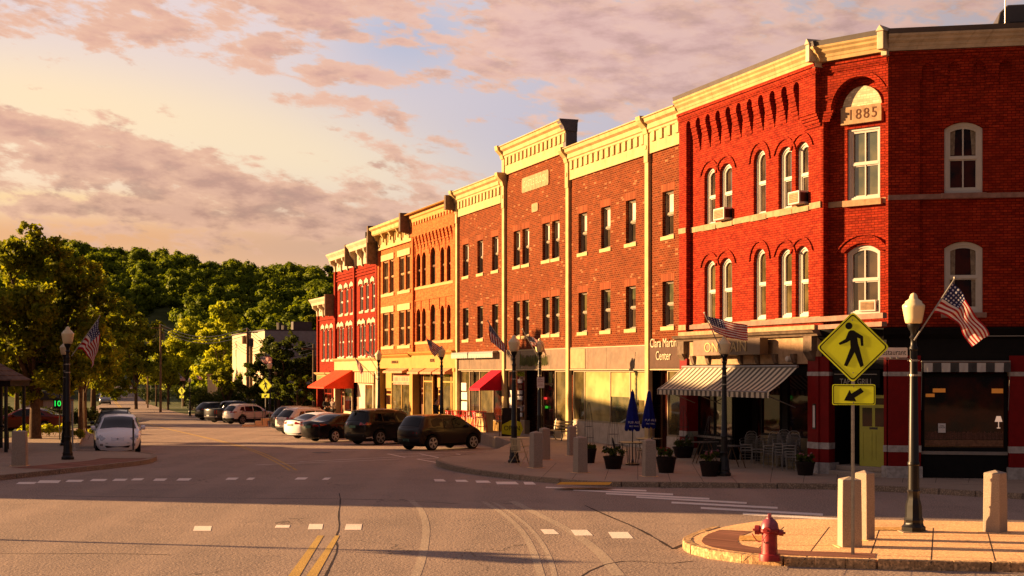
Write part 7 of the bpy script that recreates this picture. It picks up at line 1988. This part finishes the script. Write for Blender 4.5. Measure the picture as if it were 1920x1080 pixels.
    def top_band(zlo, zhi, rear):
        idx = [top[i][0] for i in range(nt_) if zlo <= top[i][1] <= zhi and ((top[i][0] < L*.45) == rear)]
        return (min(idx), max(idx)) if idx else (0, 0)
    a, c = top_band(belt+.04, S['rwz'], True); screen('rear_window', a, c, m_carglass)
    a, c = top_band(belt+.04, S['wsz'], False); screen('windscreen', a, c, m_carglass)
    # end patches in y-z
    def xend(z, rear):
        seq = top if rear else top[::-1]
        for (x0, z0), (x1, z1) in zip(seq, seq[1:]):
            if (z0-z)*(z1-z) <= 0 and z0 != z1: return x0 + (x1-x0)*(z-z0)/(z1-z0)
        return seq[0][0]
    def endpatch(nm, poly, mat, rear, off=.026, par=t, mirror=True):
        for sg in ((1, -1) if mirror else (1,)):
            m_ = MB()
            def f(y, z):
                x = xend(z, rear); w_ = Wd(x, z) - r; tt = min(1, abs(y)/w_)
                c_ = (.035+.085*S.get('plan', 1))*(1-tt*tt); s_ = -1 if rear else 1
                x = x - ox + s_*(c_ + off)
                if abs(y) > w_: x -= s_*(abs(y)-w_)*1.2
                return (x, sg*y, z)
            m_.grid_poly(poly, .08, f); o_ = obj(nm, m_, mat, par, smooth=True)
        return o_
    for nm, poly, mat, rear, mir in S['ends']: endpatch(nm, poly, mat, rear, mirror=mir)
    for nm, poly, mat in S.get('sidep', []): patch(nm, poly, mat, .012, .1)
    # sill line and door gaps
    m_ = MB()
    for sg in (1, -1):
        for x in S.get('gaps', []):
            pts = [(x-ox, sg*(Wd(x, z)+.004), z) for z in [zb+.12 + (belt-zb-.14)*i/6 for i in range(7)]]; m_.tube(pts, .006, 4)
        pts = [(x-ox, sg*(Wd(x, belt)+.006), belt) for x in [xr-.3 + (xf-xr+.1)*i/10 for i in range(11)]]; m_.tube(pts, .010, 4)
    obj('door_seam', m_, m_trim, t)
    m_ = MB()
    for sg in (1, -1):
        for x in S.get('handles', []): m_.box(x-ox-.09, x-ox+.09, sg*Wd(x, belt-.1)-.02, sg*Wd(x, belt-.1)+.02, belt-.13, belt-.10)
    obj('door_handle', m_, paint_m, t)
    for sg in (1, -1):
        m_ = MB(); x = S['mir']-ox; y = sg*(Wd(S['mir'], belt)+.10); m_.lathe([(0, -.10), (.08, -.08), (.10, 0), (.08, .08), (0, .10)], 10, (x, y, belt+.09), axis='y'); m_.box(x-.04, x+.04, min(y, sg*Wd(S['mir'], belt)*.95), max(y, sg*Wd(S['mir'], belt)*.95), belt+.01, belt+.06)
        obj('wing_mirror', m_, S.get('mirm', paint_m), t, smooth='auto')
    if S.get('rails'):
        m_ = MB()
        for sg in (1, -1): m_.tube([(S['rails'][0]-ox, sg*(w0-.32), S['H']-.05), (S['rails'][0]-ox+.1, sg*(w0-.32), S['H']+.04), (S['rails'][1]-ox-.1, sg*(w0-.32), S['H']+.04), (S['rails'][1]-ox, sg*(w0-.32), S['H']-.07)], .02, 6)
        if S.get('bars'):
            for x in S['bars']: m_.box(x-ox-.03, x-ox+.03, -w0+.2, w0-.2, S['H']+.06, S['H']+.10)
        obj('roof_rail', m_, S.get('railm', m_trim), t)
    # under body and wheels
    m_ = MB(); m_.box(-ox+.25, ox-.25, -w0+.28, w0-.28, .19, .55); obj('underbody', m_, m_trim, t)
    for xw in (xr, xf):
        for sg in (1, -1):
            m_ = MB(); yw = sg*(w0-.13); m_.lathe([(rw*.62, -.10), (rw*.93, -.105), (rw, -.07), (rw, .07), (rw*.93, .105), (rw*.62, .10)], 26, (xw-ox, yw, rw), axis='y')
            wo_ = obj('wheel', m_, m_rubber, t, smooth='auto')
            m_ = MB(); yo = yw + sg*.112; ri = rw*.70
            m_.lathe([(ri*.90, -.012), (ri, -.012), (ri, .012), (ri*.90, .012), (ri*.90, -.012)], 24, (xw-ox, yo, rw), axis='y', caps=False)
            m_.lathe([(0, -.02), (.06, -.02), (.06, .02), (0, .02)], 10, (xw-ox, yo, rw), axis='y')
            for k in range(5):
                a = 2*PI*k/5 + .3; dx, dz = math.cos(a), math.sin(a); px_, pz__ = -dz, dx; wA, wB = .025, S.get('spoke', .05)
                P = [(.04*dx-wA*px_, .04*dz-wA*pz__), (.04*dx+wA*px_, .04*dz+wA*pz__), (ri*.95*dx+wB*px_+.03*px_, ri*.95*dz+wB*pz__+.03*pz__), (ri*.95*dx-wB*px_+.03*px_, ri*.95*dz-wB*pz__+.03*pz__)]
                m_.prism([(xw-ox+a_, rw+b__) for a_, b__ in P], yo-.012, yo+.014)
            obj('rim', m_, S.get('rim', m_rim), wo_)
            m_ = MB(); m_.lathe([(0, -.001), (ri*.98, -.001), (ri*.98, .001), (0, .001)], 20, (xw-ox, yw+sg*.1085, rw), axis='y'); obj('wheel_cover', m_, m_black, wo_)
    t['_L'] = L
    return t
def place(t, S, px, py, wheel, deg, zf=g):
    """put the named wheel's contact patch on the picture point"""
    P = gp(px, py, zf); a = math.radians(deg); lx = (S['xr'] if wheel[0] == 'r' else S['xf']) - S['L']/2; ly = (S['W']/2-.1)*(1 if wheel[1] == 'l' else -1)
    x = P.x - (lx*math.cos(a) - ly*math.sin(a)); y = P.y - (lx*math.sin(a) + ly*math.cos(a))
    xf_, yf_ = x + math.cos(a)*1.3, y + math.sin(a)*1.3
    z = g(y); slope = (g(y + 1.3*math.sin(a)) - g(y - 1.3*math.sin(a)))/2.6
    t.location = (x, y, z); t.rotation_euler = (0, -math.atan(slope), a); return t
def tl(y0, y1, z0, z1): return [(y0, z0), (y1, z0), (y1, z1), (y0, z1)]
def ctr(y, z0, z1): return [(-y, z0), (y, z0), (y, z1), (-y, z1)]
EV = dict(L=4.0, W=1.78, H=1.58, xr=.76, xf=3.32, rw=.35, belt=1.02, zb=.26, rwz=1.46, wsz=1.50,
    top=[(.06,.27),(0,.45),(0,.85),(.05,1.02),(.14,1.15),(.36,1.50),(.60,1.57),(1.3,1.60),(2.1,1.60),(2.6,1.52),(3.2,1.16),(3.5,1.0),(3.85,.86),(3.98,.65),(4.0,.42),(3.96,.27)],
    win=[[(.75,1.10),(1.35,1.02),(1.40,1.42),(1.0,1.45),(.72,1.36)],[(1.47,1.00),(1.95,1.0),(1.95,1.46),(1.5,1.44)],[(2.02,.98),(2.95,1.06),(2.75,1.28),(2.45,1.46),(2.02,1.48)]],
    ends=[('tailgate_panel', ctr(.70,.62,1.06), m_black, True, False),('tail_lamp', tl(.42,.66,.78,.90), m_tail, True, True),('bumper', ctr(.74,.30,.58), m_trim, True, False),('number_plate', ctr(.22,.40,.53), m_plate, True, False),('tailgate_strip', ctr(.72,.60,.625), m_steel, True, False),
          ('headlamp', tl(.50,.74,.66,.80), m_head, False, True)], gaps=[1.42, 2.9], handles=[1.9], mir=2.85, clad=.36, rim=m_rim, spoke=.055, tum=.34)
SUV = dict(L=4.71, W=1.86, H=1.74, xr=.95, xf=3.66, rw=.38, belt=1.10, zb=.26, rwz=1.58, wsz=1.62,
    top=[(.10,.28),(.0,.50),(0,.95),(.07,1.12),(.16,1.25),(.34,1.62),(.30,1.70),(.9,1.75),(1.9,1.75),(2.7,1.68),(3.1,1.45),(3.5,1.20),(4.2,1.10),(4.6,.95),(4.7,.70),(4.71,.42),(4.62,.28)],
    win=[[(.62,1.22),(1.12,1.16),(1.12,1.56),(.78,1.58)],[(1.20,1.15),(2.0,1.13),(2.0,1.60),(1.22,1.58)],[(2.08,1.13),(3.12,1.16),(2.78,1.48),(2.5,1.58),(2.08,1.60)]],
    ends=[('tail_lamp', tl(.46,.80,1.0,1.14), m_tail, True, True),('number_plate', ctr(.24,.86,.98), m_plate, True, False),('bumper', ctr(.80,.34,.60), m_trim, True, False),('skid_plate', ctr(.70,.44,.50), m_rim, True, False),('headlamp', tl(.50,.80,.82,.98), m_head, False, True)],
    sidep=[('tail_lamp', [(.08,1.0),(.34,1.04),(.34,1.12),(.08,1.14)], m_tail),('chrome_trim', [(.10,.40),(.45,.44),(.50,.32),(.44,.32),(.40,.38),(.10,.35)], m_rim)],
    gaps=[1.16, 2.04, 3.05], handles=[1.35, 2.2], mir=2.95, clad=.42, archclad=True, rails=(.8, 2.7), railm=m_rim, rim=m_rimdk)
SED = dict(L=4.70, W=1.80, H=1.46, xr=1.02, xf=3.70, rw=.33, belt=.95, zb=.24, rwz=1.36, wsz=1.38,
    top=[(.08,.26),(0,.45),(0,.78),(.04,.98),(.12,1.05),(.62,1.07),(1.15,1.32),(1.55,1.43),(2.1,1.46),(2.6,1.43),(3.05,1.22),(3.55,.98),(4.2,.88),(4.6,.72),(4.70,.50),(4.62,.26)],
    win=[[(.98,1.02),(1.55,1.0),(1.55,1.34),(1.32,1.28)],[(1.62,.99),(2.28,.98),(2.28,1.38),(1.62,1.35)],[(2.36,.98),(3.25,1.0),(2.95,1.18),(2.6,1.35),(2.36,1.38)]],
    ends=[('tail_lamp', tl(.36,.74,.84,.98), m_tail, True, True),('number_plate', ctr(.24,.74,.88), m_plate, True, False),('bumper', ctr(.74,.28,.42), m_trim, True, False),('headlamp', tl(.46,.76,.66,.80), m_head, False, True)],
    sidep=[('tail_lamp', [(.05,.86),(.42,.90),(.42,.97),(.05,.99)], m_tail)], gaps=[1.58, 2.32, 3.2], handles=[1.85, 2.6], mir=3.0, rim=m_rim)
HAT = dict(SUV, L=4.45, W=1.80, H=1.62, xr=.88, xf=3.54, rw=.35, belt=1.0, rwz=1.46, wsz=1.50,
    top=[(.08,.28),(.0,.50),(0,.88),(.06,1.04),(.16,1.16),(.52,1.50),(.60,1.58),(1.1,1.62),(1.9,1.62),(2.6,1.55),(3.0,1.32),(3.35,1.08),(4.0,.98),(4.35,.84),(4.44,.62),(4.45,.40),(4.38,.28)],
    win=[[(.62,1.14),(1.10,1.08),(1.10,1.44),(.82,1.42)],[(1.17,1.07),(1.92,1.05),(1.92,1.48),(1.2,1.46)],[(2.0,1.05),(2.98,1.08),(2.65,1.38),(2.4,1.46),(2.0,1.48)]],
    ends=[('tail_lamp', tl(.44,.76,.94,1.08), m_tail, True, True),('number_plate', ctr(.22,.82,.95), m_platew, True, False),('bumper', ctr(.78,.32,.58), m_trim, True, False),('headlamp', tl(.48,.76,.76,.90), m_head, False, True)],
    sidep=[('tail_lamp', [(.06,.94),(.34,.99),(.34,1.06),(.06,1.08)], m_tail)], gaps=[1.13, 1.96, 2.9], handles=[1.3, 2.1], mir=2.85, rails=(.7, 2.5), rim=m_rimdk)
LEAF = dict(HAT, L=4.44, W=1.79, H=1.55, xr=.86, xf=3.56, rw=.33, belt=.98, rwz=1.42, wsz=1.47, clad=0, archclad=False, rails=None, plan=1.2,
    top=[(.08,.26),(.0,.48),(0,.86),(.06,1.04),(.16,1.18),(.45,1.46),(.62,1.53),(1.2,1.56),(2.0,1.56),(2.55,1.47),(3.05,1.18),(3.4,1.02),(3.9,.92),(4.22,.78),(4.36,.60),(4.38,.40),(4.30,.24)],
    ends=[('bumper_slot', [(-.42,.33),(.42,.33),(.50,.42),(-.50,.42)], m_black, False, False),('charge_flap', [(-.24,.62),(.24,.62),(.28,.78),(-.28,.78)], M('white_car_flap', (.70,.70,.74), .25, coat=1, var=0), False, False),
          ('emblem', [(-.045,.69),(-.02,.66),(.02,.66),(.045,.69),(.02,.735),(-.02,.735)], m_rimdk, False, False),('fog_lamp', tl(.56,.68,.40,.50), m_head, False, True),('headlamp', [(.46,.72),(.60,.62),(.80,.66),(.80,.80),(.66,.86)], m_head, False, True),('upper_groove', ctr(.46,.515,.535), m_greymetal, False, False),('bonnet_shut_line', ctr(.62,.80,.812), m_trim, False, False),
          ('tail_lamp', tl(.60,.74,.9,1.3), m_tail, True, True)],
    sidep=[('headlamp', [(3.35,.88),(3.72,.82),(4.12,.68),(4.10,.60),(3.80,.68)], m_head)], mirm=None)
PICK = dict(SUV, L=5.3, W=1.95, H=1.85, xr=1.15, xf=4.45, rw=.40, belt=1.20, rwz=1.72, wsz=1.74,
    top=[(.05,.45),(.0,.60),(0,1.05),(.02,1.18),(.10,1.20),(1.55,1.21),(1.60,1.22),(1.68,1.68),(1.85,1.82),(2.6,1.86),(3.2,1.82),(3.65,1.50),(3.95,1.24),(4.6,1.18),(5.15,1.05),(5.28,.80),(5.3,.50),(5.2,.40)],
    win=[[(1.85,1.28),(2.6,1.26),(2.6,1.72),(1.90,1.70)],[(2.7,1.26),(3.75,1.26),(3.45,1.55),(3.2,1.70),(2.7,1.72)]],
    ends=[('tail_lamp', tl(.78,.92,.78,1.12), m_tail, True, True),('number_plate', ctr(.18,.56,.68), m_platew, True, False),('bumper', ctr(.90,.48,.62), m_rim, True, False),('headlamp', tl(.55,.86,.85,1.02), m_head, False, True)],
    sidep=[], gaps=[1.62, 2.65, 3.7], handles=[2.2, 3.0], mir=3.55, rails=None)
p_black = paint('black_car_paint', (.006, .005, .006)); p_brown = paint('bronze_brown_car_paint', (.055, .026, .016)); p_white = paint('white_car_paint', (.95, .93, .95), metal=0); p_ivory = paint('ivory_white_car_paint', (.72, .64, .60), metal=0)
p_grey = paint('graphite_car_paint', (.035, .028, .026)); p_red = paint('dark_red_car_paint', (.10, .010, .012)); p_silver = paint('silver_car_paint', (.30, .29, .30), metal=.6); p_navy = paint('navy_black_car_paint', (.012, .014, .024))
EVb = make_car('parked_car', 'dark bronze electric hatchback parked nearest, tail to the road', EV, p_grey)
for o_ in [c for c in EVb.children if c.name.startswith('body')]: o_.data.materials[0] = paint('bronze_grey_paint', (.024, .014, .010))
place(EVb, EV, 810, 844.8, 'rr', 46)
c = make_car('parked_car', 'large black sport utility vehicle parked beside the bronze hatchback', SUV, p_black); place(c, SUV, 711.5, 834.5, 'rr', 47)
c = make_car('parked_car', 'small black saloon squeezed between the white saloon and the black SUV', SED, p_black); place(c, SED, 627, 829, 'rr', 47)
c = make_car('parked_car', 'white saloon with red tail lamps and green plate', SED, p_white); place(c, SED, 591, 823.5, 'rr', 46)
c = make_car('parked_car', 'ivory hatchback with dark roof behind the white saloon', HAT, p_ivory); place(c, HAT, 566, 815.5, 'rr', 46)
for o_ in [q for q in c.children if q.name.startswith('roof_rail')]: pass
c = make_car('parked_car', 'brown crossover with dusty bright tail beside the concrete ramp', HAT, p_brown); place(c, HAT, 553, 809.5, 'rr', 46)
c = make_car('parked_car', 'pinkish white crossover with black wheel arches left of the ramp', HAT, p_ivory); place(c, HAT, 454, 795.5, 'rr', 47)
c = make_car('parked_car', 'dark pickup truck next to the pinkish white crossover', PICK, p_navy, cat='pickup truck'); place(c, PICK, 424, 792.5, 'rr', 47)
c = make_car('parked_car', 'black crossover at the left end of the far parking row', HAT, p_black); place(c, HAT, 398, 788, 'rr', 47)
c = make_car('parked_car', 'dark roof-railed SUV showing above the pinkish white crossover', SUV, p_grey); place(c, SUV, 480, 783, 'rr', 47); 
c = make_car('parked_car', 'silver hatchback parked sideways behind the far row', LEAF | dict(mirm=p_silver), p_silver); place(c, LEAF, 395, 768, 'rr', 5)
c = make_car('parked_car', 'white electric hatchback facing the camera at the left kerb', dict(LEAF, mirm=p_white), p_white); 
P = gp(262, 851, g); c.location = (at(221, P.y)-.55, P.y+2.1, g(P.y+2.1)); c.rotation_euler = (0, .0148, math.radians(-75.5)); c.scale = (1.07, 1.07, 1.03)
c = make_car('parked_car', 'black SUV with roof bars right behind the white hatchback', dict(SUV, bars=(1.2, 2.3), railm=m_trim), p_black)
Y_ = P.y + 7.6; c.location = (at(219, Y_)-.1, Y_, g(Y_)); c.rotation_euler = (0, .0148, math.radians(-75.5))
c = make_car('parked_car', 'dark red saloon side-on behind the maple trunk', SED, p_red); Y_ = 88; c.location = (at(52, Y_), Y_, g(Y_)+.15); c.rotation_euler = (0, 0, PI)
c = make_car('moving_car', 'grey SUV driving down the far road towards the crossing', SUV, p_silver, group=None); Y_ = 232; c.location = (at(197, Y_), Y_, g(Y_)); c.rotation_euler = (0, 0, math.radians(-74))
c = make_car('parked_car', 'dark SUV in the tree shade behind the oncoming grey one', SUV, p_black, group=None); Y_ = 262; c.location = (at(193, Y_), Y_, g(Y_)); c.rotation_euler = (0, 0, math.radians(-74))
for o_ in bpy.data.objects:
    if '_L' in o_.keys(): del o_['_L']
# ---------------------------------------------------------------- people
def person(label, loc, rz, pose='stand', shirt=None, trousers=None):
    t = thing('person', label, 'person', loc, rz)
    J = {'pel': (0, 0, .95), 'ch': (0, .01, 1.25), 'nk': (0, .01, 1.48), 'hd0': (0, -.01, 1.56), 'hd1': (0, -.015, 1.66), 'hd2': (0, -.01, 1.73)}
    vs = []; es = []; rr = []
    def add(p, r, par=None):
        vs.append(p); rr.append(r); i = len(vs)-1
        if par is not None: es.append((par, i))
        return i
    pel = add((0, 0, .95), (.155, .115)); ab = add((0, .0, 1.10), (.14, .105), pel); chh = add((0, .01, 1.30), (.17, .12), ab); sh = add((0, .01, 1.43), (.11, .09), chh)
    nk = add((0, 0, 1.50), (.055, .055), sh); h1 = add((0, -.01, 1.58), (.075, .085), nk); h2 = add((0, -.012, 1.66), (.078, .095), h1); h3 = add((0, -.0, 1.72), (.055, .065), h2); add((0, -.10, 1.61), (.018, .02), h1)
    for sx in (-1, 1):
        s_ = add((sx*.17, .01, 1.42), (.06, .055), sh); bend = .35 if pose != 'stand' else .05
        e_ = add((sx*.25, .02, 1.15), (.045, .045), s_); w_ = add((sx*(.25-bend*.3), -.06-bend*.5, 1.15-.22+bend*.55), (.030, .030), e_)
        hn = add((sx*(.23-bend*.4), -.09-bend*.6, .87+bend*.65), (.034, .020), w_)
        for k in range(4): add((sx*(.21-bend*.4+.018*k), -.11-bend*.65, .79+bend*.68-.006*abs(k-1.5)), (.009, .009), hn)
        add((sx*(.19-bend*.4), -.13-bend*.6, .84+bend*.66), (.010, .010), hn)
        hp = add((sx*.09, 0, .88), (.095, .095), pel); kn = add((sx*.11, -.03 - (.1 if sx > 0 else 0), .50), (.062, .062), hp); an = add((sx*.12, .03, .09), (.042, .042), kn); add((sx*.13, -.14, .04), (.040, .030), an)
    me = bpy.data.meshes.new('body'); me.from_pydata(vs, es, []); o = bpy.data.objects.new('body', me); C.objects.link(o); o.parent = t
    o.modifiers.new('skin', 'SKIN'); sk = me.skin_vertices[0].data
    for i, r in enumerate(rr): sk[i].radius = r; sk[i].use_root = (i == 0)
    ss = o.modifiers.new('sub', 'SUBSURF'); ss.levels = 2; ss.render_levels = 2
    me.materials.append(m_skin)
    def cloth(nm, keep, grow, mat):
        vv = []; ee = []; r2 = []; mp = {}
        for i in keep: mp[i] = len(vv); vv.append(vs[i]); r2.append(tuple(x+grow for x in rr[i]))
        for a, c_ in es:
            if a in mp and c_ in mp: ee.append((mp[a], mp[c_]))
        m2 = bpy.data.meshes.new(nm); m2.from_pydata(vv, ee, []); q = bpy.data.objects.new(nm, m2); C.objects.link(q); q.parent = t
        q.modifiers.new('skin', 'SKIN'); s2 = m2.skin_vertices[0].data
        for i, r in enumerate(r2): s2[i].radius = r; s2[i].use_root = (i == 0)
        s3 = q.modifiers.new('sub', 'SUBSURF'); s3.levels = 1; s3.render_levels = 2; m2.materials.append(mat)
    nl = 12; L0 = 9; R0 = 9 + 13
    arm = lambda b: [b, b+1, b+2]; leg = lambda b: [b+9, b+10, b+11, b+12]
    cloth('jacket', [1, 0, 2, 3] + arm(L0) + arm(R0), .022, shirt or m_clothdk)
    cloth('trousers', [0] + leg(L0) + leg(R0), .018, trousers or m_clothdk)
    mb = MB(); mb.lathe([(.0, .11), (.05, .10), (.082, .06), (.094, .0), (.085, -.05)], 14, (0, .018, 1.665)); obj('hair', mb, m_hair, t, smooth=True)
    return t
Yp = 72.5; person('person in dark jacket standing at the high tables by the lamp post', (at(818, Yp), Yp, pz(Yp)-.05), 1.2, 'hold')
Yp = 100; person('person in black clothes standing under the orange red awning, left one', (at(612.5, Yp), Yp, -.22), .5, 'hold')
person('person with a pale shirt standing under the orange red awning, right one', (at(624, Yp+.5), Yp+.5, -.25), -.6, 'hold', shirt=m_clothlt)
# ---------------------------------------------------------------- one mesh per countable part
def split_clusters(o):
    me = o.data; nv = len(me.vertices); par = list(range(nv))
    def fd(i):
        while par[i] != i: par[i] = par[par[i]]; i = par[i]
        return i
    for e in me.edges:
        a, c = fd(e.vertices[0]), fd(e.vertices[1])
        if a != c: par[a] = c
    isl = {}
    for i in range(nv): isl.setdefault(fd(i), []).append(i)
    if len(isl) < 2: return
    bb = []
    for k, vi in isl.items():
        P = np.array([me.vertices[i].co[:] for i in vi]); bb.append([P.min(0)-.012, P.max(0)+.012, set(vi)])
    ch = True
    while ch:
        ch = False
        for i in range(len(bb)):
            for j in range(i+1, len(bb)):
                if (bb[i][0] <= bb[j][1]).all() and (bb[j][0] <= bb[i][1]).all():
                    bb[i] = [np.minimum(bb[i][0], bb[j][0]), np.maximum(bb[i][1], bb[j][1]), bb[i][2] | bb[j][2]]; bb.pop(j); ch = True; break
            if ch: break
    if len(bb) < 2: return
    nm = o.name.split('.')[0]; base = me
    for n_, (lo, hi, vs) in enumerate(bb):
        bm = bmesh.new(); bm.from_mesh(base); bm.verts.ensure_lookup_table()
        bmesh.ops.delete(bm, geom=[v for v in bm.verts if v.index not in vs], context='VERTS')
        m2 = bpy.data.meshes.new(nm); bm.to_mesh(m2); bm.free()
        for m in base.materials: m2.materials.append(m)
        if n_ == 0: o.data = m2
        else:
            q = bpy.data.objects.new(nm, m2); C.objects.link(q); q.parent = o.parent; q.matrix_local = o.matrix_local.copy()
            for md in o.modifiers:
                if md.type == 'BEVEL': z = q.modifiers.new('bevel', 'BEVEL'); z.width = md.width; z.segments = md.segments; z.limit_method = 'ANGLE'
for o in list(bpy.data.objects):
    if o.type == 'MESH' and o.parent and o.name.split('.')[0] in ('lintel', 'console', 'marble_band', 'curtain', 'ceiling_lamp', 'pilaster', 'post', 'corbel_table', 'chimney', 'sill_board', 'parapet_return', 'bolt', 'clamp', 'roof_vent', 'band_course'):
        split_clusters(o)
